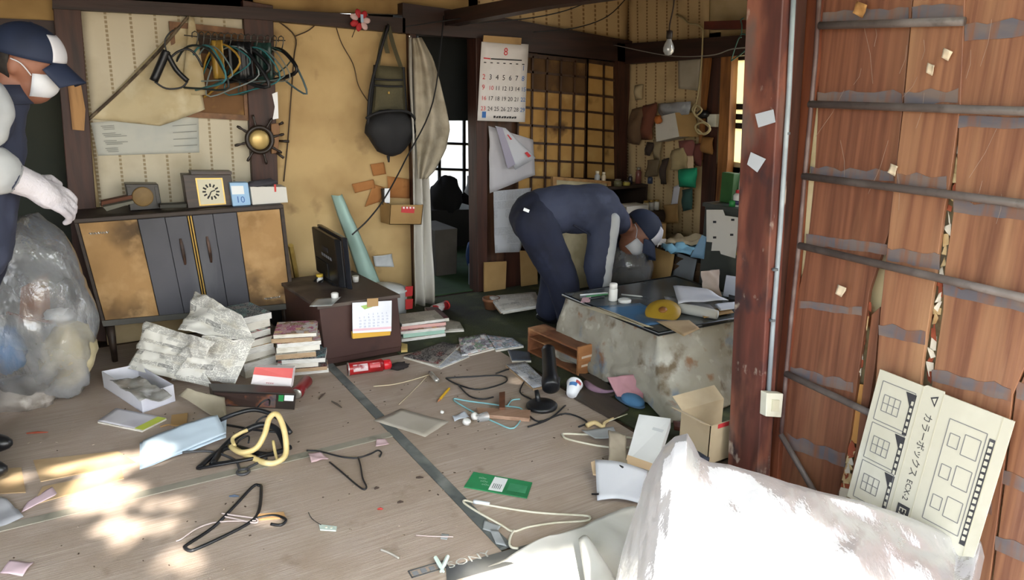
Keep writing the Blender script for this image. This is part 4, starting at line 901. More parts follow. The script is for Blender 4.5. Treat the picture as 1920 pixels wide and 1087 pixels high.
def pile(n, a, b, dep, t, labels, group, jit=.018, seed=0, topcov=0, cat='magazine', nm='magazine', pagem=None, lean=V((0, 0, 0)), dark=()):
    """n separate books on one another; a, b = front lower corners"""
    r = random.Random(seed); z = 0.0
    ex = b-a; L = ex.length; ex = ex.normalized(); ey = V((-ex.y, ex.x, 0))
    for k in range(n):
        tt = t*r.uniform(.8, 1.25); w = L*r.uniform(.93, 1.03); dd = dep*r.uniform(.92, 1.04)
        g = r.uniform(-.07, .07); e1 = ex*math.cos(g)+ey*math.sin(g); e2 = -ex*math.sin(g)+ey*math.cos(g)
        o0 = a+V((0, 0, z))+ex*r.uniform(-jit, jit)+ey*r.uniform(-jit, jit)+lean*k
        o = T(nm, labels(k), cat, o0+e1*w/2+e2*dd/2, group)
        MB().box(o0+V((0, 0, .0012)), e1*w, e2*dd, (0, 0, tt-.003)).build('pages', pagem[k % len(pagem)] if pagem else m_page, o)
        tq = [o0+e2*dd, o0+e1*w+e2*dd, o0+e1*w, o0]
        quad(MB(), [p+V((0, 0, tt-.0014)) for p in tq], 8, 6, .0, k).build('cover', mprint(topcov+k if k < n-1 else topcov), o, thick=.0008)
        z += tt
    return z
ordn = lambda k, n: ('bottom' if k == 0 else 'topmost' if k == n-1 else ['second', 'third', 'fourth', 'fifth', 'sixth', 'seventh', 'eighth', 'ninth'][k-1]+' from the bottom')
m_pages = [m_page, mat('white page edges', '#dad9d4', [('#bab8b0', 30, .45, .7, (1, 1, 12))], .9), mat('tan page edges', '#b39a7c', [('#94795c', 30, .4, .7, (1, 1, 12))], .9)]
N1, N2 = 8, 9
pile(N1, F(458, 712), F(520, 694), .24, .037, lambda k: f'thick magazine, {ordn(k, N1)} in the taller stack leaning behind the crumpled newspaper', 'magazines stacked by the newspaper', seed=2, topcov=3, pagem=[m_pages[0], m_pages[1]], lean=V((-.002, .004, 0)))
z2 = pile(N2, F(534, 708), F(613, 702), .22, .0265, lambda k: f'thick magazine, {ordn(k, N2)} in the stack beside the brown cupboard', 'magazines stacked by the cupboard', seed=5, topcov=0, pagem=[m_pages[1], m_pages[2], m_pages[0]], lean=V((-.006, .002, 0)))
pile(5, F(757, 640), F(838, 630), .20, .022, lambda k: ['white paper pad at the bottom of the pile beside the brown cupboard', 'mint green file box in the pile beside the brown cupboard', 'white notebook lying on the mint file box', 'pink and white notebook near the top of the pile by the cupboard', 'pale book on top of the pile by the white bin'][k], 'papers beside the cupboard', seed=8, topcov=4, cat='book', nm='notebook', pagem=[m_pages[1], mat('mint card', '#a9cdbd', [('#93b8a8', 4, .5, .7)], .6), m_pages[1], mat('pink edge', '#d0a39c', [], .8), m_pages[1]])
mag('open_book', 'grey white book lying open under the pile toward the dark magazine', 'book', [(838, 598), (862, 604), (870, 618), (806, 622)], .012, m_covers[4])
mag('dark_red_book', 'dark red book sliding off the pile beside the curtain', 'book', [(796, 576), (820, 576), (842, 596), (812, 598)], .02, mat('maroon', '#4f2a2c', [], .5), .08)
mag('dark_magazine', 'glossy magazine with a dark cover lying open edged on the floor', 'magazine', [(830, 641), (862, 648), (822, 686), (757, 668)], .012, m_covers[1], seed=3, curl=.008)
mag('flat_magazine', 'printed magazine with white margin under the dark one on the floor', 'magazine', [(852, 655), (880, 668), (826, 690), (800, 682)], .006, newsprint('news small', '#c6c9cf', '#5c6470', 24))
mag('colour_magazine', 'colourful open magazine left of the drawer on the floor', 'magazine', [(860, 634), (910, 626), (930, 652), (866, 668)], .010, m_covers[5], seed=6)
mag('teal_magazine', 'second colourful magazine with a green edge touching the quilt', 'magazine', [(912, 628), (960, 634), (982, 648), (930, 656)], .012, cover('cover busy', ['#8f9fb5', '#b5a0a4', '#66727f', '#c9ccd0', '#4f6a72'], 11, '#ffffff', 24), seed=9)
mag('leaflet', 'printed leaflet under the black lamp and the drawer', 'leaflet', [(948, 684), (985, 678), (1030, 722), (1000, 728)], .012, newsprint('leaflet print', '#cdd0d8', '#474b5e', 20), pages=m_pages[2])
mag('dark_pamphlet', 'dark blue pamphlet half under the tipped drawer', 'pamphlet', [(952, 656), (992, 660), (996, 676), (960, 676)], .01, mat('slate cover', '#4a5260', [('#2f343e', 7, .5, .7)], .5))
mag('small_yellow_block', 'small yellow block lying at the right foot of the brown cupboard', 'block', [(752, 643), (764, 646), (764, 655), (752, 656)], .015, mat('yellow block', '#bfa765', [], .7), pages=MC['yellow block'])
tag(MB().ball(F(748, 690)+V((0, 0, .012)), [(.05, 0, 0), (0, .04, 0), (0, 0, .018)], 16, lambda d: 1+.5*noise.noise(d*3)).build('black_rag', mat('black rag', '#221c1c', [], .9), smooth=True), 'little black rag beside the red cap of the red can', 'rag')
# newspaper pile and pot beside the doorway
for k in range(5):
    j = [(0, 0), (3, 1), (-2, 0), (4, 1), (0, -1)][k]
    mag('newspaper', ['lowest folded newspaper of the pile beside the clay pot', 'second folded newspaper from the floor beside the clay pot', 'middle folded newspaper of the pile beside the clay pot', 'folded newspaper with green edge near the top beside the pot', 'topmost folded newspaper of the pile beside the clay pot'][k], 'newspaper', [(918+j[0], 556-0*k), (1000+j[0], 548), (1012+j[0], 572+j[1]), (940+j[0], 584+j[1])], .014, newsprint('folded news', '#cfcac0', '#8b8781', 26), .014*k, 'newspapers beside the clay pot', pages=m_pages[k % 3])
o = T('clay_pot', 'brown clay flower pot standing empty before the doorway post', 'pot', F(921, 578))
MB().lathe(F(921, 578), (0, 0, 1), [(.042, 0), (.054, .055), (.060, .056), (.060, .075), (.052, .075), (.044, .02), (.01, .018)], 22).build('bowl', mat('brown clay', '#7d5234', [('#5e3c26', 4, .45, .7)], .7), o, smooth=True)
o = T('spray_tin', 'red and white tin lying on its side by the curtain foot', 'tin', F(826, 578))
a_, b_ = F(812, 580, .03), F(836, 572, .03)
MB().tube([a_, b_], .028, 16).build('body', mat('tin white red', '#cfcac8', [('#b32b33', 8, .5, .55)], .35), o, smooth=True)
MB().tube([b_, b_+(b_-a_).normalized()*.012], .03, 16).build('cap', mat('red', '#c8302c', [], .5), o, smooth=True)

# red can lying on the floor
o = T('red_canister', 'red spray canister with white label lying on the floor before the cupboard', 'canister', F(690, 690))
a_, b_ = F(652, 692, .034), F(716, 684, .034); d_ = (b_-a_)
MB().tube([a_, a_+d_*.03, a_+d_*.06, a_+d_, b_+d_*.05], [.028, .034, .033, .033, .024], 20).build('can', mat('canister red', '#9c1f22', [('#7b1518', 5, .5, .7)], .25), o, smooth=True)
MB().tube([b_+d_*.04, b_+d_*.07, b_+d_*.24, b_+d_*.28], [.024, .027, .027, .016], 18).build('cap', mat('bright red cap', '#c4202a', [], .3), o, smooth=True)
MB().tube([a_+d_*.0, a_+d_*.03], .0345, 18).build('base_ring', m_chr, o, smooth=True)
sd = V((d_.y, -d_.x, 0)).normalized()
lab = MB(); lab.grid(lambda u, v: a_+d_*(.14+.42*u)+(sd*math.cos(-.2+1.15*v)+V((0, 0, 1))*math.sin(-.2+1.15*v))*.0336, 6, 8); lab.build('label', mat('canister label', '#c9b3b5', [('#8d3a40', 14, .55, .6)], .4), o, smooth=True)
lab = MB(); lab.grid(lambda u, v: a_+d_*(.62+.3*u)+(sd*math.cos(.1+.8*v)+V((0, 0, 1))*math.sin(.1+.8*v))*.0336, 6, 8); lab.build('label', mat('canister print', '#b7494d', [('#d9c9c6', 18, .5, .6)], .4), o, smooth=True)

# crumpled newspaper heap
m_news = newsprint('newsprint', '#dad8d0', '#6f6e6c', 30, '#b9b19d')
def heap(px_poly, hfun, nu, nv, seed, amp):
    q = [F(x, y) for x, y in px_poly]
    mb = MB()
    def fn(u, v):
        p = bil(q, u, v); z = hfun(u, v)
        n1 = noise.noise(V((u*4, v*4, seed))); n2 = 1-abs(noise.noise(V((u*7, v*7, seed+3))))*2
        return p+V((.02*n1, .02*n2, max(.004, z+amp*(n1*.7+n2*.5))))
    mb.grid(fn, nu, nv); return mb
nwp = [F(240, 690, .10), 0]
def sheet3(px, nu=26, nv=20, amp=.03, seed=0, fr=5):
    """crumpled sheet over four corners given as (px, py, height)"""
    q = [F(x, y, z) for x, y, z in px]; nr = (q[1]-q[0]).cross(q[3]-q[0]).normalized()
    mb = MB()
    def fn(u, v):
        p = bil(q, u, v); s = V((seed*3.1, 0, 0)); k = p*fr+s
        c = noise.noise(k*.8)+.8*(abs(noise.noise(k*1.5))-.25)+.22*(abs(noise.noise(k*3.6))-.25)
        p2 = p+nr*(amp*c); p2.z = max(p2.z, .003); return p2
    mb.grid(fn, nu, nv); return mb
for i, (px, amp, lb) in enumerate([
    ([(365, 545, .42), (452, 588, .38), (478, 640, .27), (335, 620, .30)], .05, 'crumpled newspaper sheet standing highest on the heap before the cabinet'),
    ([(290, 608, .28), (400, 640, .31), (390, 675, .20), (258, 655, .16)], .07, 'grey brown crumpled newspaper at the left of the heap'),
    ([(380, 628, .29), (478, 636, .26), (442, 716, .05), (320, 714, .03)], .05, 'crumpled newspaper sheet sloping to the floor at the front of the heap'),
    ([(262, 640, .20), (350, 660, .18), (400, 728, .03), (240, 690, .07)], .045, 'spread newspaper sheet at the left foot of the heap')]):
    tag(sheet3(px, 40, 32, amp, i+1, 5).build('newspaper_sheet', m_news, smooth=True, thick=.0012), lb, 'newspaper', 'crumpled newspaper heap')
# boxes, paper and hangers left of the middle
o = T('red_white_box', 'red and white small carton lying on the dark photo box', 'box', F(510, 720))
q = [F(478, 688, .15), F(550, 690, .145), F(545, 728, .062), F(470, 720, .066)]
MB().slab(q, (q[1]-q[0]).cross(q[3]-q[0]).normalized()*.045).build('carton', mat('carton white', '#e3dada', [], .5), o, bevel=.002)
nr = (q[1]-q[0]).cross(q[3]-q[0]).normalized(); nr = nr if nr.z < 0 else -nr
MB().slab([bil(q, 0, 0)-nr*.0006, bil(q, 1, 0)-nr*.0006, bil(q, 1, .5)-nr*.0006, bil(q, 0, .42)-nr*.0006], -nr*.001).build('red_band', mat('salmon red', '#d8635f', [('#c9504e', 5, .5, .7)], .5), o)
mb = MB(); [mb.box(bil(q, .38+.05*k, .8)-nr*.001, (q[1]-q[0])*.03, (q[3]-q[0])*.07, -nr*.001) for k in range(4)]; mb.build('lettering', mat('pink print', '#c98d92', [], .6), o)['kind'] = 'stuff'
o = T('red_can', 'crushed dark red drink can lying right of the dark photo box', 'can', F(566, 735))
a_, b_ = F(556, 738, .03), F(576, 712, .03); d_ = b_-a_
MB().tube([a_, a_+d_*.08, a_+d_*.5, a_+d_*.92, b_], [.025, .03, .026, .03, .024], 16).build('body', mat('dark red can', '#7a1f24', [('#b9a9a5', 9, .58, .62)], .3), o, smooth=True)
MB().tube([a_-d_*.02, a_], [.022, .026], 16).build('rim', m_chr, o, smooth=True)
o = T('photo_box', 'long dark printed box with a faded photo on its side', 'box', F(470, 765))
q = [F(398, 732, .085), F(556, 738, .085), F(552, 768, 0), F(402, 760, 0)]
bk = V((.0, .10, 0))
MB().slab(q, bk).build('carton', mat('dark carton', '#2a2523', [('#3b332f', 6, .5, .7)], .4), o, bevel=.002)
nr = V((0, -1, 0))
MB().slab([bil(q, .02, .1)+nr*.002, bil(q, .76, .1)+nr*.002, bil(q, .76, .92)+nr*.002, bil(q, .02, .92)+nr*.002], nr*.001).build('photo_print', mat('photo print', '#3d2f2b', [('#8f5a3f', 9, .5, .6), ('#5f5a5a', 8, .55, .65), ('#2b3350', 11, .6, .68)], .35), o)
MB().slab([bil(q, .86, .1)+nr*.002, bil(q, .97, .1)+nr*.002, bil(q, .97, .45)+nr*.002, bil(q, .86, .45)+nr*.002], nr*.001).build('label', MC['white label'], o)
MB().slab([bil(q, .79, .1)+nr*.002, bil(q, .85, .1)+nr*.002, bil(q, .85, .5)+nr*.002, bil(q, .79, .5)+nr*.002], nr*.001).build('green_print', mat('green mark', '#2f8f4f', [], .5), o)
o = T('tissue_tray', 'white open cardboard tray with clear plastic and paper inside', 'box', F(262, 750))
c4 = [F(195, 726, 0), F(268, 774, 0), F(329, 752, 0), F(262, 712, 0)]
zt = .085
mwc = mat('white tray card', '#d9d9e0', [('#c2c3cf', 3, .5, .7)], .6)
for i, (a, b) in enumerate(((0, 1), (1, 2), (2, 3), (3, 0))):
    k = (c4[b]-c4[a]).cross(V((0, 0, 1))).normalized()
    MB().slab([c4[a], c4[b], c4[b]+V((0, 0, zt)), c4[a]+V((0, 0, zt))], k*-.003).build('side_panel', mwc, o)
MB().slab(c4, (0, 0, .003)).build('bottom_panel', mwc, o)
mb = MB(); mb.box(bil([p+V((0, 0, zt*.5)) for p in c4], .72, .62)+V((.04, -.06, 0)), (.001, 0, 0), (.0, .03, 0), (0, 0, .02)); 
tag(sheet3([(205, 712, .09), (262, 704, .095), (322, 738, .10), (262, 752, .095)], 18, 16, .03, 7, 9).build('plastic_film', mat('crumpled film', '#a9a8a4', [('#6f6d69', 7, .4, .65), ('#d2d2d2', 9, .55, .7)], .2), thick=.001, smooth=True), 'crumpled clear plastic and grey paper lying in the white tray', 'plastic')
tag(sheet3([(350, 728, .09), (420, 745, .06), (425, 790, .01), (335, 742, .05)], 14, 12, .03, 9, 7).build('grey_cloth', mat('beige card', '#a59c88', [('#847a66', 4, .4, .7)], .9), thick=.004, smooth=True), 'beige grey folded cloth between the white tray and the dark box', 'cloth')
mag('white_magazine', 'white magazine with a lime yellow spine lying on the mat', 'magazine', [(218, 766), (312, 784), (266, 807), (183, 790)], .008, mat('magazine white', '#cfcdd3', [('#b3aeb8', 6, .5, .75), ('#8d6a77', 9, .68, .72)], .5))
q = [F(x, y, .011) for x, y in ((296, 781), (312, 784), (268, 806), (252, 803))]
tag(MB().slab(q, (0, 0, .001)).build('lime_strip', mat('lime', '#c3d04a', [], .5)), 'lime yellow spine strip on the white magazine', 'strip')
tag(MB().slab([F(x, y) for x, y in ((322, 780), (352, 776), (350, 800), (320, 798))], (0, 0, .006)).build('cardboard_scrap', m_card), 'small cardboard scrap behind the light blue folder', 'cardboard')
o = T('paper_folder', 'big pale blue folded paper sheet in front of the black hangers', 'folder', F(340, 850))
mbl = mat('pale blue paper', '#b3c3d0', [('#9bb0c0', 3, .45, .7), ('#8f8a90', 6, .66, .75)], .6)
for i, (px, nm) in enumerate([([(268, 826, .03), (408, 778, .085), (424, 812, .045), (262, 880, .004)], 'upper_sheet'), ([(262, 830, .012), (425, 780, .05), (424, 820, .03), (262, 880, .001)], 'lower_sheet')]):
    q = [F(*p) for p in px]; mb = MB(); mb.grid(lambda u, v: bil(q, u, v)+V((0, 0, .012*math.sin(u*3.1)*(1-v)+.004*noise.noise(V((u*4, v*4, i))))), 14, 10); mb.build(nm, mbl, o, smooth=True, thick=.0012)
# black plastic hangers
def pth(l, z=.006, k=5, closed=False): return smooth_path([F(a[0], a[1], a[2] if len(a) > 2 else z) for a in l], k, closed)
for i, (l, r, lb) in enumerate([
    ([(398, 870), (420, 838), (452, 812, .04), (490, 796, .06), (520, 806, .05), (536, 842)], .013, 'thick black plastic hanger arching behind the cream loop'),
    ([(372, 878), (405, 850), (440, 838), (500, 852), (545, 838)], .011, 'black plastic hanger lying flat with its arm toward the blue folder'),
    ([(402, 792, .05), (440, 776, .09), (480, 768, .10), (520, 782, .08), (545, 812, .03)], .010, 'black plastic hanger farthest back beside the dark photo box')]):
    o = T('plastic_hanger', lb, 'hanger', F(*l[2][:2]), 'black hangers on the mat')
    MB().tube(pth(l), r, 8).build('shoulder_bar', m_blk, o, smooth=True)
    p0, p1_ = F(*l[0][:2], .01), F(*l[-1][:2], .01); MB().tube([p0, p0.lerp(p1_, .5)+V((0, -.03, .004)), p1_], r*.55, 8).build('lower_bar', m_blk, o, smooth=True)
    pm = pth(l)[len(pth(l))//2]; MB().tube(smooth_path([pm, pm+V((.03, .02, .02)), pm+V((.06, .01, .03)), pm+V((.05, -.03, .02))], 4), .004, 6).build('hook', m_blk, o, smooth=True)
tag(MB().tube(pth([(342, 848, .02), (395, 846), (440, 862), (452, 880), (478, 870), (500, 858)]), .005, 8).build('hanger_hook', mat('grey hook', '#3c3d40', [], .4), smooth=True), 'dark grey hanger hook lying before the blue folder', 'hook')
tag(MB().tube([F(456, 884, .006)+V((math.cos(a)*.022, math.sin(a)*.022, 0)) for a in [2*math.pi*k/16 for k in range(16)]], .006, 6, True).build('ring', mat('grey hook', '#3c3d40', [], .4), smooth=True), 'small dark ring at the end of the hanger hook', 'ring')
o = T('cream_hanger', 'cream yellow plastic hanger loop standing up among black hangers', 'hanger', F(490, 865))
m_cr = mat('cream plastic', '#d2bd83', [('#bda468', 5, .5, .7), ('#e6d8a8', 6, .55, .7)], .35)
MB().tube(pth([(432, 836, .02), (448, 846, .015), (478, 860, .01), (500, 868, .01), (520, 866, .012), (536, 850, .03), (534, 812, .10), (524, 782, .155), (514, 776, .165), (504, 786, .15), (496, 814, .09), (480, 840, .045), (452, 848, .03)], k=4, closed=True), .0115, 10, True).build('loop', m_cr, o, smooth=True)
MB().tube(pth([(440, 836, .03), (436, 822, .04), (450, 812, .05), (464, 806, .055)], k=4), .008, 8).build('arm', m_cr, o, smooth=True)
MB().tube(pth([(512, 826, .05), (516, 848, .02), (520, 862, .012)], k=4), .006, 8).build('inner_bar', m_cr, o, smooth=True)
# wire hangers on the mat
m_wire = mat('dark wire', '#2c2d30', [], .4, .4)
def wire(nm, lb, l, r, m, closed=False, cat='hanger', group=None, extra=()):
    o = T(nm, lb, cat, F(l[0][0], l[0][1]), group)
    MB().tube(pth(l, .004, 4, closed), r, 7, closed).build('frame', m, o, smooth=True)
    for pn, pl_, pr, pm in extra: MB().tube(pth(pl_, .006, 4), pr, 7).build(pn, pm, o, smooth=True)
    return o
m_str = mat('pinkish string', '#c3b3b0', [], .8)
o = wire('wire_hanger', 'black hanger tied with pink string near the sun patches', [(347, 1026), (356, 1032), (370, 1028), (420, 1005), (470, 978), (486, 955), (490, 915), (486, 910), (474, 912), (440, 948), (400, 988), (352, 1020)], .006, m_blk, True,
         extra=[('hook', [(478, 972), (510, 966), (530, 970), (536, 976), (526, 984), (508, 982)], .005, m_blk), ('string', [(416, 962), (440, 966), (480, 972), (478, 980), (440, 972), (420, 968)], .003, m_str), ('string', [(480, 976), (410, 978), (370, 990), (340, 1010), (330, 1014)], .0025, m_str)])
MB().slab([F(480, 966), F(532, 962), F(536, 972), F(482, 976)], (0, 0, .006)).build('wooden_clip', mat('pale wood', '#c39a6b', [], .7), o)
wire('wire_hanger', 'thin dark wire hanger lying on the mat left of the seam', [(575, 844), (600, 846), (640, 856), (670, 858), (696, 850), (708, 844), (715, 848), (712, 856)], .0035, m_wire, extra=[('frame', [(618, 866), (640, 884), (668, 908), (682, 917), (687, 912), (680, 896), (676, 872), (672, 858)], .0035, m_wire)])
m_ww = mat('white coated wire', '#d9d5c3', [('#bfb9a2', 9, .5, .7)], .35)
wire('wire_hanger', 'white wire hanger lying on the mat near the front edge', [(872, 938), (900, 944), (1000, 960), (1092, 966), (1106, 970), (1098, 976), (1040, 980), (990, 988), (962, 996), (940, 984), (900, 962), (872, 944)], .004, m_ww, True,
     extra=[('hook', [(964, 994), (958, 1004), (955, 1018), (960, 1026), (972, 1028)], .004, m_ww), ('paper_sleeve', [(888, 940), (918, 945)], .008, mat('sleeve', '#cfd4d8', [], .5))])
wire('wire_hanger', 'white hanger sticking out under the white box at the right', [(1056, 816), (1062, 813), (1130, 816), (1190, 822), (1200, 836), (1140, 838), (1068, 824)], .0045, m_ww, True)
mc_ = mat('turquoise wire', '#86bcc4', [], .4)
wire('wire_hanger', 'turquoise wire hanger on the mat before the lamp', [(850, 748), (880, 752), (940, 760), (980, 768), (964, 802), (930, 792), (880, 768)], .0035, mc_, True, extra=[('hook', [(952, 760), (960, 750), (975, 748)], .0035, mc_)])
wire('wire_hanger', 'black wire hanger lying behind the yellow pencil', [(842, 708), (880, 706), (940, 704), (948, 716), (900, 730), (862, 722), (838, 710)], .004, m_wire, True, extra=[('hook', [(860, 722), (880, 742), (905, 748), (925, 744)], .004, m_wire)])
for i, (l, lb) in enumerate([([(930, 700), (965, 690), (985, 706), (975, 735), (1000, 752), (990, 770)], 'dark cord tangled between leaflet and lamp base'), ([(985, 770), (1010, 790), (1060, 775), (1100, 790), (1085, 800)], 'dark cord running right of the lamp base'), ([(990, 800), (1030, 785), (1060, 760)], 'short dark cord in front of the lamp base')]):
    tag(MB().tube(pth(l, .006), .004, 6).build('cord', m_wire, smooth=True), lb, 'cord')
tag(MB().tube(pth([(700, 724), (740, 720), (780, 710), (812, 700)]), .0025, 6).build('string', mat('pale string', '#cbbd9f', [], .8), smooth=True), 'pale string lying on the mat towards the silver lighter', 'string')
tag(MB().tube(pth([(748, 758), (775, 732), (800, 706)]), .0018, 6).build('string', mat('pale string', '#cbbd9f', [], .8), smooth=True), 'thin pale string between white paper and lighter', 'string')
o = T('lighter', 'small silver cylinder lying on the mat near the string', 'lighter', F(815, 708)); MB().tube([F(808, 700, .012), F(820, 714, .012)], .012, 12).build('body', m_chr, o, smooth=True); MB().tube([F(807, 699, .012), F(805.5, 697, .012)], .006, 10).build('tip', m_iron, o)
o = T('pencil', 'yellow pencil lying on the mat before the black hanger', 'pencil', F(832, 740)); a_, b_ = F(842, 728, .006), F(824, 749, .006)
MB().tube([a_, b_], .0065, 6).build('shaft', mat('pencil yellow', '#d6a922', [], .4), o); MB().tube([b_, b_+(b_-a_)*.2], [.0065, .001], 6).build('tip', mat('pencil wood', '#b97f56', [], .7), o)
# papers and scraps on the mat
def scrap(nm, lb, px, m, cat='paper', wr=.003, z=.004, grp=None):
    q = [F(x, y, z) for x, y in px]; return tag(quad(MB(), q, 8, 6, wr, len(lb), 14).build(nm, m, thick=.0008, smooth=True), lb, cat, grp)
m_gp = mat('greyish paper', '#b7b0a4', [('#a39b8e', 3, .45, .7), ('#8b6a62', 9, .72, .76)], .8)
o = scrap('paper_sheet', 'greyish square of paper lying over the mat seam', [(752, 766), (842, 790), (797, 819), (700, 788)], m_gp)
m_pk_ = mat('pink tissue', '#d0b4b8', [('#b89a9e', 8, .45, .7)], .8)
scrap('pink_scrap', 'pink tissue scrap on the thin wire hanger', [(578, 850), (600, 848), (616, 858), (584, 868)], m_pk_, wr=.01, z=.008)
scrap('pink_scrap', 'pink tissue scrap on the seam crossing', [(706, 824), (722, 822), (730, 832), (704, 836)], m_pk_, wr=.006)
scrap('pink_scrap', 'pink paper scrap at the lower left picture corner', [(18, 1050), (64, 1054), (42, 1078), (0, 1074)], mat('pale pink paper', '#d9bfc8', [], .8), wr=.006)
scrap('pink_scrap', 'pinkish paper strip by the sunlit cardboard at left', [(52, 940), (98, 912), (108, 926), (40, 960)], mat('pale pink paper', '#d9bfc8', [], .8))
scrap('grey_bag_scrap', 'grey white plastic scrap cut by the left picture edge', [(-40, 925), (12, 934), (44, 965), (-40, 1000)], mat('grey white paper', '#b5b6bb', [], .7), 'plastic', .012, .012)
for i, (px, lb) in enumerate([([(62, 862), (220, 845), (254, 866), (76, 902)], 'sunlit cardboard piece lying on the mat at left'), ([(80, 912), (228, 880), (232, 896), (60, 946)], 'long cardboard strip below the sunlit cardboard'), ([(-40, 880), (40, 876), (48, 922), (-40, 926)], 'stained cardboard piece at the left picture edge')]):
    q = [F(x, y, .004) for x, y in px]; tag(MB().slab(q, (0, 0, -.0035)).build('cardboard_piece', mat('pale cardboard', '#b99f7b', [('#9b7f5c', 4, .45, .7)], .85)), lb, 'cardboard')
o = T('green_card', 'green printed card with a white label lying on the right mat', 'card', F(935, 910))
q = [F(x, y, .005) for x, y in ((888, 884), (998, 904), (988, 933), (870, 912))]
MB().slab(q, (0, 0, -.004)).build('card', mat('green card', '#2d8a57', [('#256f47', 4, .5, .7)], .5), o)
def dec(par, q, u0, u1, v0, v1, m, nm, z=.0006): return MB().slab([bil(q, u0, v0)+V((0, 0, z)), bil(q, u1, v0)+V((0, 0, z)), bil(q, u1, v1)+V((0, 0, z)), bil(q, u0, v1)+V((0, 0, z))], (0, 0, -z*.9)).build(nm, m, par)
dec(o, q, .38, .60, .08, .92, MC['white label'], 'label')
dec(o, q, .66, .95, .3, .75, mat('light green print', '#5aa47b', [('#3d8d63', 9, .4, .6)], .5), 'print')
mb = MB(); e1, e2 = (q[1]-q[0]).normalized(), (q[0]-q[3]).normalized()
for k in range(3): mb.text('oOo', bil(q, .14+.05*k, .35+.18*k)+V((0, 0, .001)), e1, e2, .016)
mb.build('lettering', mat('pale green ink', '#b9dcc6', [], .6), o)['kind'] = 'stuff'
mb = MB(); [mb.slab([bil(q, .42+.03*k, .5)+V((0, 0, .0012)), bil(q, .43+.03*k, .5)+V((0, 0, .0012)), bil(q, .43+.03*k, .8)+V((0, 0, .0012)), bil(q, .42+.03*k, .8)+V((0, 0, .0012))], (0, 0, -.0004)) for k in range(5)]; mb.build('label_print', mat('ink', '#555a60', [], .7), o)['kind'] = 'stuff'
m_pl = mat('pale mint plastic', '#c3d3cb', [], .4)
o = T('plastic_hook', 'small pale plastic tag lying on the mat at the front', 'tag', F(614, 988)); q = [F(x, y, .006) for x, y in ((598, 982), (632, 986), (630, 994), (600, 992))]; MB().slab(q, (0, 0, -.005)).build('plate', m_pl, o, bevel=.001)
for u in (.4, .7): MB().tube([bil(q, u, .5), bil(q, u, .5)+V((0, 0, .002))], .004, 8).build('stud', MC['ivory plastic'], o)
o = T('clothes_peg', 'mint green clothes peg standing open at the front strip', 'peg', F(828, 1068))
for a, b_ in (((816, 1044), (832, 1072)), ((840, 1042), (826, 1072))): MB().tube([F(*a, .02), F((a[0]+b_[0])/2, (a[1]+b_[1])/2, .012), F(*b_, .005)], [.006, .007, .004], 6).build('jaw', m_pl, o)
MB().tube([F(822, 1058, .012), F(836, 1058, .012)], .004, 8).build('spring', m_chr, o)
tag(MB().tube(pth([(780, 1003), (810, 1005), (850, 1006)]), .002, 5).build('string', m_str, smooth=True), 'short whitish string near the front edge of the mat', 'string')
tag(MB().tube(pth([(714, 1030), (730, 1036), (748, 1046)]), .004, 5).build('string', mat('grey fibre', '#a9a49c', [], .8), smooth=True), 'grey twisted fibre lying left of the clothes peg', 'string')
tag(MB().tube(pth([(578, 960), (585, 972), (602, 984)]), .0014, 5).build('string', m_wire, smooth=True), 'dark thread leading to the pale plastic tag', 'string')
# wood and caps before the lamp
tag(MB().slab([F(893, 763, .02), F(995, 768, .02), F(993, 784, .02), F(898, 776, .02)], (0, 0, -.018)).build('wood_block', wood('raw wood', '#b0907a', '#8d6c56', (2, 14, 14), 2), bevel=.002), 'long reddish wooden block lying before the lamp base', 'wood')
tag(MB().slab([F(936, 735, .035), F(947, 733, .035), F(947, 764, .03), F(936, 764, .03)], (0, 0, -.028)).build('wood_block', wood('brown block', '#6f452d', '#4b2d1d', (8, 8, 2), 2), bevel=.002), 'short brown wooden block standing behind the long block', 'wood')
for i, (x, y, lb) in enumerate([(875, 790, 'round white plastic cap lying on the mat'), (890, 780, 'white plastic cap on its side beside the clear cup'), (829, 772, 'tiny white cap near the square of paper')]):
    s = .018 if i < 2 else .009; b_ = F(x, y, s); small_lathe('bottle_stopper', lb, 'cap', b_, [(s, -s*.5), (s, s*.4), (s*.7, s*.6)], m_wp, axis=(.5, -.6, .4) if i == 1 else (.2, -.3, .9))
o = T('clear_cup', 'small clear plastic cup lying right of the white caps', 'cup', F(905, 785)); MB().tube([F(896, 784, .02), F(914, 780, .02)], [.018, .022], 14, cap=False).build('wall', film('cup film', .6, '#e8eef2', 20, .4, .1, .2, .3), o, smooth=True)
scrap('tissue', 'small white tissue on the turquoise hanger', [(848, 778), (870, 772), (880, 780), (852, 786)], mat('white paper', '#dfe3ea', [], .7), wr=.012, z=.012)
# specks
r9 = random.Random(21); mbs = MB()
for k in range(240):
    x, y = r9.uniform(-.6, 1.95), r9.uniform(1.95, 3.6); s = r9.uniform(.0015, .005); a = r9.uniform(0, 6.3)
    mbs.box((x, y, .0), (math.cos(a)*s*2, math.sin(a)*s*2, 0), (-math.sin(a)*s, math.cos(a)*s, 0), (0, 0, .0016))
tag(mbs.build('floor_litter', mat('dark litter', '#4a3b30', [('#a99a8b', 3, .5, .52)], .9)), 'tiny crumbs and splinters littering the floor mats', 'litter', kind='stuff')

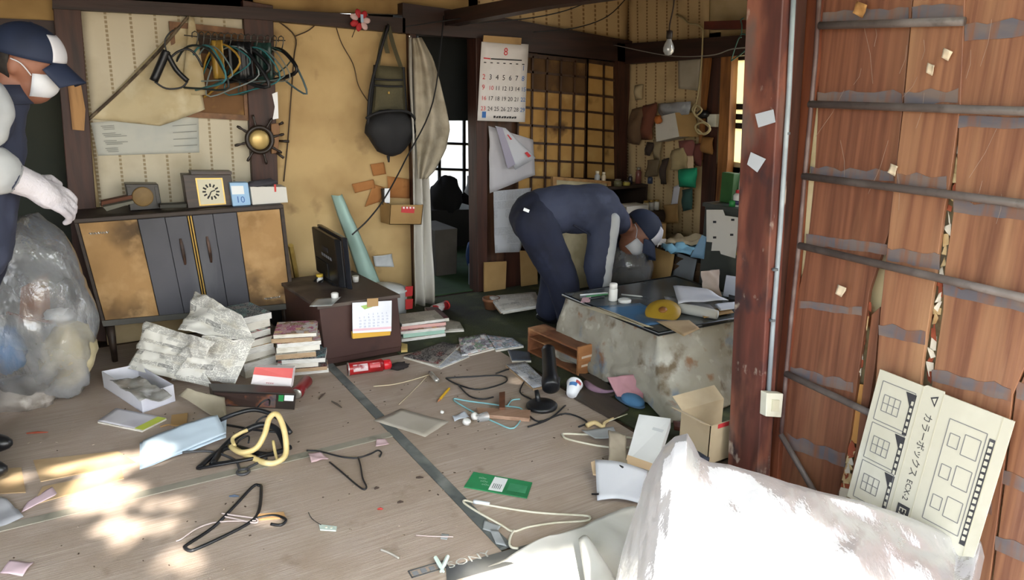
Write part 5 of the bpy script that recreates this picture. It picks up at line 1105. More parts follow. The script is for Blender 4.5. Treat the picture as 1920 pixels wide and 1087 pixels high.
# ================================================================= LAMP, DRAWER, LOW TABLE
o = T('desk_lamp', 'black desk lamp with cylinder head lying before the tipped drawer', 'lamp', F(1016, 762))
lb_ = F(1016, 764)
MB().lathe(lb_, (0, 0, 1), [(.068, 0), (.073, .006), (.073, .016), (.062, .024), (.01, .028)], 28).build('base', m_blk, o, smooth=True)
MB().tube([lb_+V((-.005, .02, .02)), lb_+V((.0, .05, .07))], [.014, .010], 10).build('neck', m_blk, o, smooth=True)
h0, h1 = F(1033, 728, .07), F(1028, 655, .17)
hd_ = (h1-h0).normalized()
MB().lathe(h0, h1-h0, [(.030, 0), (.042, .006), (.044, .05), (.036, .10), (.033, (h1-h0).length*.92), (.034, (h1-h0).length), (.028, (h1-h0).length), (.026, (h1-h0).length*.8)], 24).build('head', m_blk, o, smooth=True)
MB().lathe(h0.lerp(h1, .25)+V((.02, -.038, .005)), (.4, -.8, .2), [(.012, 0), (.012, .006), (.006, .008)], 14).build('switch', m_tv, o, smooth=True)
# tipped wooden drawer
o = T('wooden_drawer', 'empty wooden drawer tipped on its side against the quilt', 'drawer', F(1060, 690))
m_dw = wood('drawer wood', '#8d5a3a', '#633c26', (10, 2, 10), 2, .55, [('#b98a62', 5, .6, .72)]); m_dwd = wood('drawer inside', '#6b442c', '#4a2d1d', (10, 2, 10), 2)
A_ = F(990, 660, .0); Bq = F(1080, 703, .0)
e1 = Bq-A_; e1 = V((e1.x, e1.y, 0)); L1 = e1.length; e1.normalize(); e2 = V((-e1.y, e1.x, 0))
if e2.x < 0: e2 = -e2
T0, T1 = F(998, 604, .145), F(1088, 662, .145)
upv = V((0, 0, 1))
hh, ww, tt = .145, .11, .011
MB().box(A_+e2*ww, e1*L1, e2*tt, upv*hh).build('bottom_board', m_dwd, o, bevel=.002)
MB().box(A_+upv*(hh-tt), e1*L1, e2*ww, upv*tt).build('side_board', m_dw, o, bevel=.002)
MB().box(A_, e1*L1, e2*ww, upv*tt).build('side_board', m_dw, o, bevel=.002)
MB().box(A_-e1*tt*.5, e1*tt, e2*ww, upv*hh).build('back_board', m_dw, o, bevel=.002)
MB().box(A_+e1*L1, e1*.016, e2*(ww+.035), upv*(hh+.012)).build('front_board', wood('drawer front', '#b07a4c', '#8c5c38', (2, 12, 12), 2), o, bevel=.003)
MB().box(A_+upv*(hh*.60), e1*L1, e2*ww*.85, upv*.006).build('divider', m_dw, o)
for z in (.3, .62): MB().box(A_+e1*(L1+.0165)+e2*.02+upv*hh*z, e1*.0012, e2*.07, upv*.012).build('scratch', mat('pale scuff', '#c9b29a', [], .8), o)
o = T('paper_cup', 'white paper cup with blue and red print beside the lamp', 'cup', F(1075, 735))
c0, c1 = F(1072, 738, .03), F(1083, 702, .06)
MB().lathe(c0, c1-c0, [(.026, 0), (.038, .085), (.041, .087), (.035, .087), (.024, .01)], 22).build('cup', mat('cup white', '#dfe2e8', [], .5), o, smooth=True)
cd_ = (c1-c0).normalized(); s1 = cd_.cross(V((0, 0, 1))).normalized(); s2 = s1.cross(cd_)
if s2.y > 0: s2 = -s2
for m, a0, a1, h0_, h1_, nm in ((mat('cup blue', '#5a8ccc', [], .5), -.6, .6, .03, .055, 'blue_print'), (mat('cup red', '#c05a5e', [], .5), .3, 1.2, .055, .075, 'red_print')):
    mb = MB(); mb.grid(lambda u, v: c0+cd_*(h0_+(h1_-h0_)*v)+(s2*math.cos(a0+(a1-a0)*u)+s1*math.sin(a0+(a1-a0)*u))*(.0266+.142*(h0_+(h1_-h0_)*v)), 8, 3); mb.build(nm, m, o, smooth=True)

# low heated table with quilt
ZK = .355
K0, K1, K2 = F(1045, 553, ZK), F(1235, 624, ZK), F(1388, 598, ZK)
K0 = V((K1.x-.01, K0.y, ZK)); K2 = V((K1.x+.80, K1.y-.02, ZK)); K3 = V((K2.x, K0.y, ZK))
o = T('low_table', 'low heated table with a dark edged glass top and quilt', 'table', V(((K0.x+K2.x)/2, (K0.y+K1.y)/2, 0)))
m_ktop = mat('table top', '#4a4f50', [('#5f6668', 3, .45, .7), ('#33383a', 5, .5, .75), ('#76705f', 2.5, .62, .72)], .22)
kq = [K0, K3, K2, K1]
MB().slab(kq, (0, 0, -.012)).build('top_board', m_ktop, o, bevel=.003)
m_kedge = mat('black edge', '#15171a', [('#33363a', 9, .6, .7)], .25)
MB().tube(smooth_path([p+V((0, 0, -.006)) for p in kq], 1, True), .011, 8, True).build('edge_band', m_kedge, o, smooth=True)
ins = .05
for p in ((K0.x+ins, K0.y-ins), (K3.x-ins, K3.y-ins), (K2.x-ins, K2.y+ins), (K1.x+ins, K1.y+ins)):
    MB().tube([V((*p, .34)), V((*p, 0))], [.025, .02], 10).build('leg', m_walnut, o)
# quilt: from under the top it falls outwards to the floor in folds
per = []
def along(a, b, n):
    for k in range(n): per.append((a.lerp(b, k/n), k/n))
cen = (K0+K2)/2
along(K0, K1, 40); n1 = len(per); along(K1, K2, 40); along(K2, K3, 20); along(K3, K0, 30)
NP = len(per); rows = 22
m_q = mat('quilt', '#9a9588', [('#817a6a', 2.2, .42, .66), ('#b5b3aa', 3.5, .5, .7), ('#6d5f4c', 8, .58, .70), ('#6f7d8c', 6, .6, .72), ('#8a6a52', 13, .62, .74), ('#c2beb2', 10, .62, .75)], .95, bump=.5, bs=25)
qv = []; 
outl = {}
def outdist(i):
    # how far the hem lies from the table edge
    p, t = per[i]
    if i < 40: return .02+.30*max(0, .25-t)+.10*max(0, t-.8)
    if i < 80: return .10+.16*(1-t)**2
    return .02 if i < 100 else .15
for j in range(rows+1):
    v = j/rows
    for i in range(NP):
        p, t = per[i]
        dirn = (p-cen); dirn.z = 0
        # outward normal blended at corners
        nx = -1 if i < 40 else (0 if i < 80 else (1 if i < 100 else 0)); ny = -1 if 40 <= i < 80 else (1 if i >= 100 else 0)
        nrm = V((nx, ny, 0)); cr = dirn.normalized()
        e = min(t, 1-t); w_ = max(0, 1-e/.15) * .6 if True else 0
        nrm = (nrm*(1-w_)+cr*w_).normalized()
        fold = noise.noise(V((p.x*4, p.y*4, 1.5)))*.6+noise.noise(V((p.x*9, p.y*9, 4)))*.4
        d = outdist(i)*(v**1.5)*(1+.0*fold)+(.03 if i < 40 else .07)*fold*v+.012*math.sin(v*3.1)+(.05*max(0, noise.noise(V((p.x*7, p.y*7, v*3)))))*v
        z = (ZK-.014)*(1-v)**1.15*(1+.0)+.004
        if v > .8: z = max(z, .004+.018*(1+noise.noise(V((p.x*12, p.y*12, 9))))*(v-.6))
        lump = .028*noise.noise(V((p.x*7, p.y*7, v*4)))+.016*(abs(noise.noise(V((p.x*15, p.y*15, v*7))))-.2)
        qv.append(V((p.x, p.y, 0))-nrm*.02*(1-v)+nrm*(d+lump*v)+V((0, 0, z+(lump if .2 < v < .9 else 0))))
qf = []; quv = []
for j in range(rows):
    for i in range(NP): qf.append((j*NP+i, j*NP+(i+1) % NP, (j+1)*NP+(i+1) % NP, (j+1)*NP+i)); quv.append(None)
mb = MB(); mb.add(qv, qf); mb.build('quilt', m_q, o, smooth=True, thick=.012)
# things on the low table
ZK2 = ZK+.0005
o = T('white_bottle', 'small white medicine bottle standing on the low table', 'bottle', F(1149, 563, ZK2))
MB().lathe(F(1149, 563, ZK2), (0, 0, 1), [(.022, 0), (.023, .004), (.023, .062), (.019, .068)], 20).build('body', m_wp, o, smooth=True)
MB().lathe(F(1149, 563, ZK2), (0, 0, 1), [(.021, .068), (.021, .09), (.018, .094), (.005, .095)], 20).build('lid', mat('lid white', '#eceae6', [], .4), o, smooth=True)
small_lathe('jar_lid', 'flat white jar lid lying beside the white bottle', 'lid', F(1171, 566, ZK2), [(.034, 0), (.035, .012), (.03, .016), (.005, .017)], MC['white plastic'])
def ktop(nm, lb, cat, px, m, z=.001, wr=.002, th=.001, nu=8, uvm=None):
    q = [F(x, y, ZK2+z) for x, y in px]; return tag(quad(MB(), q, nu, nu, wr, len(lb), 9, uvm).build(nm, m, thick=th, smooth=True), lb, cat)
ktop('map_sheet', 'blue printed sheet pressed on the table top', 'sheet', [(1110, 575), (1200, 568), (1270, 602), (1200, 612)], mat('blue print sheet', '#3d6d94', [('#2c5074', 4, .45, .65), ('#6f8a9b', 7, .55, .7), ('#37474f', 3, .55, .7)], .3), .001, 0)
ktop('paper_strip', 'pale paper strip along the front edge of the table', 'paper', [(1085, 572), (1125, 576), (1225, 614), (1205, 612)], mat('pale strip', '#b5a98d', [('#8f8465', 9, .5, .7)], .8), .0025, .001)
ktop('pink_note', 'tiny pink note on the table corner', 'paper', [(1092, 558), (1108, 556), (1106, 566), (1088, 567)], mat('pink note', '#d6aeb8', [], .7), .003, .003)
for i, (a, b_, cl, lb) in enumerate([((1088, 553), (1140, 549), '#d5d8da', 'white pen lying near the far table corner'), ((1100, 556), (1142, 551), '#3f7f4f', 'green pen lying next to the white pen'), ((1105, 560), (1135, 556), '#24272c', 'black pen in front of the green pen'), ((1165, 552), (1205, 556), '#b8b9b4', 'grey flat tool behind the white lid')]):
    o = T(['pen', 'pen', 'pen', 'flat_tool'][i], lb, ['pen', 'pen', 'pen', 'tool'][i], F(*a, ZK2)); p, q_ = F(*a, ZK2+.005), F(*b_, ZK2+.005)
    MB().tube([p, p.lerp(q_, .9), q_], [.005, .005, .0015], 8).build('barrel', mat('pen '+cl, cl, [], .4), o, smooth=True)
o = T('yellow_disc', 'yellow ochre round disc leaning on the papers of the table', 'disc', F(1243, 595, ZK2))
dc = F(1243, 584, ZK2+.022); dn = V((-.35, -.25, .9)).normalized()
MB().lathe(dc, dn, [(.085, -.006), (.088, 0), (.085, .006), (.05, .010), (.01, .012)], 32).build('plate', mat('ochre', '#a8872c', [('#8c6f22', 5, .5, .7)], .4), o, smooth=True)
MB().lathe(dc+dn*.010, dn, [(.022, 0), (.020, .006), (.004, .007)], 20).build('hub', mat('brown hub', '#8a5a2c', [], .4), o, smooth=True)
o = ktop('paper_sheet', 'white printed sheet with curled edge lying on the far table side', 'paper', [(1262, 536), (1325, 541), (1366, 563), (1272, 568)], mat('bright paper', '#d3d6de', [('#bcc0cb', 3, .5, .7)], .6), .06, .01)
mb = MB(); q = [F(1298, 554, ZK2+.078), F(1330, 552, ZK2+.078), F(1332, 560, ZK2+.078), F(1300, 562, ZK2+.078)]
o = T('rolled_newspaper', 'flattened newspaper roll lying right of the yellow disc', 'newspaper', F(1290, 590, ZK2))
a_, b_ = F(1250, 572, ZK2+.025), F(1345, 590, ZK2+.025)
MB().tube([a_, a_.lerp(b_, .3), a_.lerp(b_, .7), b_], [.022, .026, .026, .022], 14).build('roll', newsprint('roll print', '#b9bab5', '#8a8b88', 18, head=False), o, smooth=True)
mb = quad(MB(), [F(1245, 556, ZK2+.03), F(1330, 570, ZK2+.03), F(1350, 588, ZK2+.008), F(1255, 580, ZK2+.012)], 8, 8, .006, 4); mb.build('loose_sheet', MC['grey white paper'], o, thick=.001, smooth=True)
ktop('cardboard_piece', 'pale cardboard piece hanging over the front table edge', 'cardboard', [(1230, 602), (1292, 600), (1312, 616), (1282, 630)], mat('pale cardboard', '#b99f7b', [], .85), .006, .001, .002)
ktop('cardboard_strip', 'thin cardboard strip near the pillar on the table', 'cardboard', [(1310, 582), (1368, 576), (1376, 586), (1320, 596)], MC['cardboard'], .012, .001, .002)
o = ktop('white_booklet', 'white booklet lying at the right end of the table beside the pillar', 'booklet', [(1340, 570), (1378, 566), (1382, 578), (1350, 582)], MC['bright paper'], .02, .002, .004)

# clothes and slippers on the floor before the quilt
o = tag(sheet3([(1138, 706, .09), (1206, 700, .12), (1206, 748, .03), (1156, 740, .03)], 18, 16, .03, 13, 9).build('pink_cloth', mat('dusty pink cloth', '#b98a92', [('#a0727b', 4, .45, .7)], .95), smooth=True, thick=.008), 'dusty pink cloth lying against the quilt', 'cloth')
tag(MB().tube(pth([(1098, 716, .02), (1112, 728, .02), (1140, 734, .025), (1170, 726, .03)], k=5), [.012+.006*math.sin(k*.4) for k in range(16)], 8).build('mauve_sleeve', mat('mauve cloth', '#8d6f80', [('#6f5a6c', 5, .4, .7)], .95), smooth=True), 'twisted mauve cloth end running from the cup to the pink cloth', 'cloth')
o = T('blue_slipper', 'blue slipper lying under the pink cloth', 'slipper', F(1180, 755))
a_ = F(1158, 742); b_ = F(1204, 768); d_ = (b_-a_); s_ = V((-d_.y, d_.x, 0)).normalized()
msl = mat('slipper blue', '#4f7fa8', [('#3d6689', 5, .45, .7)], .8)
MB().ball((a_+b_)/2+V((0, 0, .010)), [d_*.55, s_*.045, V((0, 0, .012))], 18).build('sole', mat('slipper sole', '#3c566f', [], .8), o, smooth=True)
MB().ball(a_.lerp(b_, .62)+V((0, 0, .022)), [d_*.38, s_*.044, V((0, 0, .028))], 18).build('upper', msl, o, smooth=True)
for i, (px, lb) in enumerate([([(1060, 735), (1100, 715), (1180, 765), (1150, 785)], 'dark grey flat board lying before the slipper'), ([(1085, 700), (1110, 700), (1165, 735), (1140, 742)], 'dark board under the quilt hem beside the cup')]):
    tag(MB().slab([F(x, y, .012) for x, y in px], (0, 0, -.011)).build('dark_board', wood('dark board', '#4d433b', '#35302b', (8, 2, 8), 2), bevel=.002), lb, 'board')
# right front: white box, papers, hangers, cardboard box
o = T('white_carton', 'tall white carton with a pale wooden coloured end by the plastic bag', 'box', F(1205, 870))
q = [F(1198, 776, .13), F(1258, 784, .13), F(1226, 884, .02), F(1172, 868, .02)]
nr = (q[1]-q[0]).cross(q[3]-q[0]).normalized(); nr = nr if nr.z > 0 else -nr
MB().slab(q, -nr*.06).build('carton', mat('carton face', '#d9dbdb', [('#c5c8c8', 4, .5, .7)], .5), o, bevel=.002)
MB().slab([bil(q, 0, .84)+nr*.001, bil(q, 1, .88)+nr*.001, bil(q, 1, 1)+nr*.001, bil(q, 0, 1)+nr*.001], -nr*.0008).build('tan_end', mat('tan card', '#d3b896', [], .7), o)
mb = MB(); [mb.slab([bil(q, .14+.04*(k % 4), .6+.03*(k//4))+nr*.001, bil(q, .17+.04*(k % 4), .6+.03*(k//4))+nr*.001, bil(q, .17+.04*(k % 4), .62+.03*(k//4))+nr*.001, bil(q, .14+.04*(k % 4), .62+.03*(k//4))+nr*.001], -nr*.0008) for k in range(12) if k not in (2, 5, 7)]
MB().slab([bil(q, .55, .22)+nr*.001, bil(q, .9, .24)+nr*.001, bil(q, .88, .29)+nr*.001, bil(q, .54, .27)+nr*.001], -nr*.0008).build('faint_print', mat('faint print', '#bfc3c6', [], .6), o)
o = T('white_booklet', 'white ring booklet with a black pin edge in front of the white carton', 'booklet', F(1160, 915))
q = [F(1116, 862, .07), F(1214, 884, .06), F(1200, 944, .01), F(1120, 938, .008)]
mb = MB(); mb.grid(lambda u, v: bil(q, u, v)+V((0, 0, .014*math.sin(u*3.1))), 12, 8); mb.build('sheet', MC['bright paper'], o, smooth=True, thick=.004)
q2 = [F(1108, 866, .06), F(1118, 862, .06), F(1124, 890, .04), F(1112, 888, .04)]; MB().slab(q2, (0, 0, -.006)).build('tan_back', MC['tan card'], o)
MB().tube([F(1110, 926, .02), F(1122, 926, .03)], .004, 6).build('pin', m_wire, o); MB().tube([F(1160, 872, .072), F(1168, 876, .074)], .004, 6).build('clip', m_wire, o)
tag(sheet3([(1140, 808, .07), (1172, 818, .05), (1176, 872, .02), (1142, 864, .03)], 10, 10, .03, 17, 8).build('rag', mat('grey beige rag', '#a89d8b', [('#7d7466', 5, .4, .7)], .95), smooth=True, thick=.006), 'grey beige stiff rag between hanger and white carton', 'rag')
scrap('grey_card', 'grey card lying over the white hanger', [(1090, 806), (1150, 800), (1160, 820), (1116, 822)], mat('grey card', '#a3a6a8', [], .7), wr=.004, z=.018)
o = T('driftwood_hanger', 'cream bent hanger end with a wire lying behind the grey card', 'hanger', F(1120, 800))
MB().tube(pth([(1100, 798, .012), (1115, 792, .02), (1130, 800, .015), (1134, 792, .02), (1150, 784, .02)], k=4), [.012-.0004*k for k in range(17)], 8).build('arm', mat('cream wood', '#c9b384', [], .6), o, smooth=True)
MB().tube(pth([(1140, 790, .02), (1160, 782, .02), (1176, 776, .01)], k=4), .0025, 6).build('hook', m_ww, o, smooth=True)
o = T('cardboard_box', 'open beige cardboard box half hidden behind the pillar foot', 'box', F(1345, 850))
c0 = V((1.94, 2.00, 0)); bx, by, bz = V((.24, 0, 0)), V((0, .16, 0)), V((0, 0, .17))
c0 = F(1326, 872, 0); 
mcb = mat('beige carton', '#b6a487', [('#9d8a6c', 4, .45, .7)], .85)
MB().box(c0, bx, V((0, .003, 0)), bz).build('side_panel', mcb, o); MB().box(c0+by, bx, V((0, .003, 0)), bz).build('side_panel', mcb, o)
MB().box(c0, V((.003, 0, 0)), by, bz).build('side_panel', mcb, o); MB().box(c0, bx, by, V((0, 0, .003))).build('bottom_panel', mcb, o)
MB().slab([c0+bz, c0+bz+by, c0+bz+by+V((-.06, 0, .03)), c0+bz+V((-.06, 0, .03))], (0, 0, .003)).build('flap', mcb, o)
MB().slab([c0+bz+by, c0+bz+by+bx, c0+bz+by+bx+V((0, .06, .04)), c0+bz+by+V((0, .06, .04))], (0, 0, .003)).build('flap', mcb, o)
MB().slab([c0+V((.04, -.001, .15)), c0+V((.10, -.001, .15)), c0+V((.10, -.001, .168)), c0+V((.04, -.001, .168))], (0, -.001, 0)).build('label', MC['red label'], o)
for i, (px, cl, z, lb) in enumerate([([(1262, 792), (1312, 800), (1316, 812), (1264, 806)], '#5f2d20', .03, 'dark red wooden piece between carton and cardboard box'), ([(1290, 818), (1322, 814), (1322, 824), (1292, 830)], '#a3262a', .03, 'bright red strip lying beside the cardboard box'), ([(1290, 838), (1328, 834), (1330, 862), (1300, 866)], '#2a3040', .03, 'dark blue cloth strip below the red strip')]):
    tag(quad(MB(), [F(x, y, z) for x, y in px], 6, 4, .008, i).build(['wood_piece', 'red_strip', 'blue_strip'][i], mat('r'+cl, cl, [], .7), thick=.012, smooth=True), lb, ['wood', 'strip', 'cloth'][i])

# ================================================================= RIGHT BACK CORNER
# hanging calendar
o = T('wall_calendar', 'large white wall calendar with red and blue figures hanging from the beam', 'calendar', B(940, 228, .12))
q = [B(903, 78, .10), B(991, 83, .10), B(984, 229, .10), B(895, 226, .10)]
quad(MB(), q, 6, 10, .003, 2, 4).build('sheet', mat('calendar sheet', '#e4e0dd', [('#cfc9c4', 3, .5, .75)], .7), o, thick=.002, smooth=True)
MB().slab([B(907, 66, .112), B(978, 71, .112), B(977, 84, .112), B(906, 78, .112)], (0, .006, 0)).build('top_strip', mat('tan strip', '#b39160', [('#8f7046', 5, .5, .7)], .7), o)
uu3 = (q[1]-q[0]).normalized(); vv3 = (q[0]-q[3]).normalized(); fd_ = V((0, -.006, 0))
mk, mr, mbu = mat('black ink', '#2a2a2e', [], .7), mat('red ink', '#d23b3f', [], .7), mat('blue ink', '#3d72b8', [], .7)
sets = {0: MB(), 1: MB(), 2: MB()}
d0 = -6+2
for r in range(5):
    for cI in range(7):
        n = r*7+cI-5+1-0
        n = [[0, 0, 0, 0, 0, 0, 1], [2, 3, 4, 5, 6, 7, 8], [9, 10, 11, 12, 13, 14, 15], [16, 17, 18, 19, 20, 21, 22], [23, 24, 25, 26, 27, 28, 29]][r][cI]
        if r == 0 and not n: continue
        k = 1 if cI == 0 or n == 10 else 2 if cI == 6 else 0
        sets[k].text(str(n), bil(q, .045+.138*cI, .335+.133*r)+fd_, uu3, vv3, .048 if n < 10 else .040)
sets[1].text('8', bil(q, .46, .155)+fd_, uu3, vv3, .07)
for k, (m, nm) in enumerate(((mk, 'black_figures'), (mr, 'red_figures'), (mbu, 'blue_figures'))):
    if k == 0:
        sets[0].slab([bil(q, .2, .2)+fd_, bil(q, .86, .2)+fd_, bil(q, .86, .215)+fd_, bil(q, .2, .215)+fd_], (0, -.0005, 0))
        for cI in range(7): sets[0].slab([bil(q, .06+.135*cI, .25)+fd_, bil(q, .11+.135*cI, .25)+fd_, bil(q, .11+.135*cI, .262)+fd_, bil(q, .06+.135*cI, .262)+fd_], (0, -.0005, 0))
        for j in range(9): sets[0].slab([bil(q, .32+.055*j, .93+.012*(j % 2))+fd_, bil(q, .36+.055*j, .93)+fd_, bil(q, .36+.055*j, .955)+fd_, bil(q, .32+.055*j, .96)+fd_], (0, -.0005, 0))
    if k == 2: sets[2].slab([bil(q, .08, .88)+fd_, bil(q, .16, .88)+fd_, bil(q, .16, .96)+fd_, bil(q, .08, .96)+fd_], (0, -.0005, 0))
    if k == 1: sets[1].slab([bil(q, .05, .195)+fd_, bil(q, .19, .2)+fd_, bil(q, .19, .215)+fd_, bil(q, .05, .21)+fd_], (0, -.0005, 0))
    sets[k].build(nm, m, o)['kind'] = 'stuff'
# papers under the calendar
m_gw = mat('grey white sheet', '#c5c3c8', [('#adabb2', 3, .45, .7)], .8)
wallsheet('paper_sheet', 'plain white sheet hanging under the wall calendar', 'paper', [(917, 236), (1000, 262), (1003, 328), (918, 362)], m_gw, .05, .012)
o = wallsheet('list_sheet', 'long printed list pinned below the plain sheet under the calendar', 'paper', [(925, 358), (996, 352), (976, 472), (928, 474)], newsprint('list print', '#c3c6cc', '#9fa3ab', 40, '#b3b3b3', False), .04, .006)
o = T('folded_notice', 'white folded notice with red marks hanging aslant below the calendar', 'paper', B(965, 315, .07))
q = [B(928, 236, .07), B(948, 240, .075), B(1004, 296, .075), B(966, 318, .08)]
quad(MB(), q, 6, 6, .008, 3, 8).build('sheet', MC['bright paper'], o, thick=.001, smooth=True)
for u, v, s in ((.55, .2, .10), (.75, .75, .14)): MB().slab([bil(q, u, v)+V((0, -.012, 0)), bil(q, u+s, v)+V((0, -.012, 0)), bil(q, u+s, v+.14)+V((0, -.012, 0)), bil(q, u, v+.14)+V((0, -.012, 0))], (0, -.001, 0)).build('red_mark', mr, o)
MB().slab([B(930, 238, .085), B(942, 240, .085), B(966, 308, .085), B(952, 316, .085)], (0, -.001, 0)).build('grey_fold', mat('mauve grey', '#a9a5b8', [], .8), o)
for i, (px, lb) in enumerate([([(908, 492), (950, 490), (948, 552), (908, 556)], 'brown cardboard panel leaning low behind the clay pot'), ([(976, 470), (1006, 470), (1008, 552), (978, 555)], 'brown cardboard panel leaning behind the bending worker')]):
    q = [B(x, y, .09) for x, y in px]; q[2].z = q[3].z = .002; tag(MB().slab(q, (0, .012, 0)).build('cardboard_sheet', m_card), lb, 'cardboard')
# framed board behind the worker
o = T('framed_board', 'pale glass board in a light wooden frame behind the worker', 'board', Wy(1090, 400, 4.25))
q = [Wy(1037, 331, 4.25), Wy(1146, 340, 4.25), Wy(1142, 430, 4.25), Wy(1037, 425, 4.25)]
q[2].z = q[3].z = .002
MB().slab([p+V((0, .01, 0)) for p in q], (0, .01, 0)).build('panel', mat('dull glass', '#a59a78', [('#c9bf9c', 4, .5, .7)], .3), o)
mfr = wood('light frame', '#a87d46', '#7d5a2f', (8, 8, 8), 3)
for a, b_, c_, d_ in ((0, 0, 1, .025), (0, .025, .06, 1), (.94, .025, 1, 1)): MB().slab([bil(q, a, b_), bil(q, c_, b_), bil(q, c_, d_), bil(q, a, d_)], (0, .03, 0)).build('frame_bar', mfr, o)
# low dark shelf with bottles
o = T('low_shelf', 'dark low shelf with bottles along the back wall corner', 'shelf', V((3.3, 4.3, 0)))
q = [Wy(1128, 352, 4.2), Wy(1242, 350, 4.2), Wy(1240, 470, 4.2), Wy(1128, 470, 4.2)]; zs = q[0].z; q[1].z = zs; q[2].z = q[3].z = 0
q[1].x = min(q[1].x, XR-.06); q[2].x = q[1].x; q[3].x = q[0].x
msh = mat('dark shelf wood', '#2c211a', [('#3d2e23', 4, .45, .7)], .6)
MB().box(V((q[0].x, 4.2, zs-.02)), (q[1].x-q[0].x, 0, 0), (0, .34, 0), (0, 0, .02)).build('top_board', msh, o)
MB().box(V((q[0].x, 4.2, 0)), (.02, 0, 0), (0, .34, 0), (0, 0, zs-.02)).build('side_board', msh, o); MB().box(V((q[1].x-.02, 4.2, 0)), (.02, 0, 0), (0, .34, 0), (0, 0, zs-.02)).build('side_board', msh, o)
MB().box(V((q[0].x, 4.5, 0)), (q[1].x-q[0].x, 0, 0), (0, .02, 0), (0, 0, zs-.02)).build('back_board', mat('black back', '#141210', [], .8), o)
for z in (.25, .45): MB().box(V((q[0].x+.02, 4.22, z)), (q[1].x-q[0].x-.04, 0, 0), (0, .28, 0), (0, 0, .015)).build('shelf_board', msh, o)
bts = [(1119, 346, .11, .020, '#a9abab', 'silver bottle at the left end of the dark shelf'), (1131, 345, .10, .017, '#c9b79a', 'cream bottle with bright cap beside the silver bottle'), (1150, 349, .05, .03, '#6f6a4c', 'low olive tin beside the cream bottle'), (1166, 350, .03, .028, '#b3a44a', 'flat yellowish tin before the low olive tin'), (1181, 346, .07, .017, '#2d2c35', 'dark small bottle in the middle of the dark shelf'), (1196, 345, .12, .022, '#7d4a42', 'reddish jar on the dark shelf'), (1210, 348, .06, .02, '#39425a', 'blue jar on the dark shelf'), (1223, 347, .12, .013, '#d9d6cf', 'slim white tube standing on the dark shelf'), (1229, 352, .05, .024, '#5a5270', 'mauve tub at the right end of the dark shelf')]
for x, y, h, r, cl, lb in bts:
    b_ = Wy(x, 352, 4.28); b_ = V((b_.x, 4.28 if y < 348 else 4.23, zs))
    o = T('bottle', lb, 'bottle', b_, 'bottles on the dark shelf'); m = mat('btl '+cl, cl, [], .35)
    MB().lathe(b_, (0, 0, 1), [(r, 0), (r, h*.7), (r*.6, h*.8), (r*.6, h*.85)], 14).build('body', m, o, smooth=True)
    MB().lathe(b_, (0, 0, 1), [(r*.7, h*.84), (r*.7, h), (r*.4, h)], 14).build('lid', mat('btl lid '+cl, '#d8cdb2' if cl in ('#c9b79a', '#a9abab') else '#8d8273', [], .4), o, smooth=True)
# things hanging on the right wall
def wx(nm, lb, cat, px, d, m, wr=.01, nu=8, th=.002, bul=0.0, seed=1):
    q = [R(x, y, d) for x, y in px]; mb = MB()
    mb.grid(lambda u, v: bil(q, u, v)+V((-wr*noise.noise(bil(q, u, v)*11+V((seed, 0, 0)))-bul*math.sin(math.pi*u)*math.sin(math.pi*v), wr*.4*noise.noise(bil(q, u, v)*14), 0)), nu, nu)
    return tag(mb.build(nm, m, thick=th, smooth=True), lb, cat)
wx('old_calendar', 'grey blank calendar sheet hanging on the striped right wall', 'calendar', [(1272, 112), (1314, 108), (1308, 170), (1272, 166)], .03, mat('grey beige sheet', '#a99f8c', [('#8f856f', 4, .45, .7)], .9), .004)
wx('brown_bag', 'brown crumpled paper bag hanging in the wall corner', 'bag', [(1186, 205), (1212, 198), (1200, 272), (1174, 268)], .05, mat('brown paper bag', '#6a5038', [('#4f3a28', 5, .4, .7)], .9), .04, 10, .002, .05, 3)
wx('red_cloth', 'reddish brown cloth hanging beside the white wall box', 'cloth', [(1204, 198), (1232, 192), (1222, 262), (1202, 262)], .06, mat('rust cloth', '#6d3d2b', [('#8b5a36', 5, .5, .7)], .9), .03, 10, .002, .04, 5)
o = T('white_wall_box', 'white box fixed aslant on the striped right wall', 'box', R(1255, 262, .05))
q = [R(1228, 220, .16), R(1266, 211, .16), R(1274, 256, .16), R(1230, 266, .16)]
MB().slab(q, (.13, 0, 0)).build('carton', mat('box white', '#c8c3b8', [('#aaa497', 4, .5, .7)], .7), o, bevel=.003)
MB().slab([q[1]+V((-.002, 0, 0)), q[1]+V((.12, -.06, 0)), q[2]+V((.12, -.06, 0)), q[2]+V((-.002, 0, 0))], (0, -.003, 0)).build('open_flap', MC['cardboard'], o)
wx('silver_bag', 'crumpled silver plastic bag on top of the white wall box', 'bag', [(1232, 194), (1292, 190), (1290, 214), (1234, 222)], .12, mat('silver film', '#8f9092', [('#b9bcc0', 9, .5, .65), ('#5f6063', 7, .5, .7)], .3), .05, 12, .002, .03, 7)
tag(MB().ball(R(1234, 224, .2), [(.02, 0, 0), (0, .035, 0), (0, 0, .028)], 12, lambda d: 1+.5*noise.noise(d*4)).build('orange_scrap', mat('orange scrap', '#b5672c', [], .7), smooth=True), 'orange crumpled scrap at the left top of the white wall box', 'scrap')
tag(MB().tube(smooth_path([R(1318, 55, .1), R(1316, 110, .1), R(1310, 170, .1), R(1303, 205, .12)], 5), .0055, 8).build('rope', mat('cream rope', '#b5a67c', [], .8), smooth=True), 'cream rope hanging down before the right wall posts', 'rope')
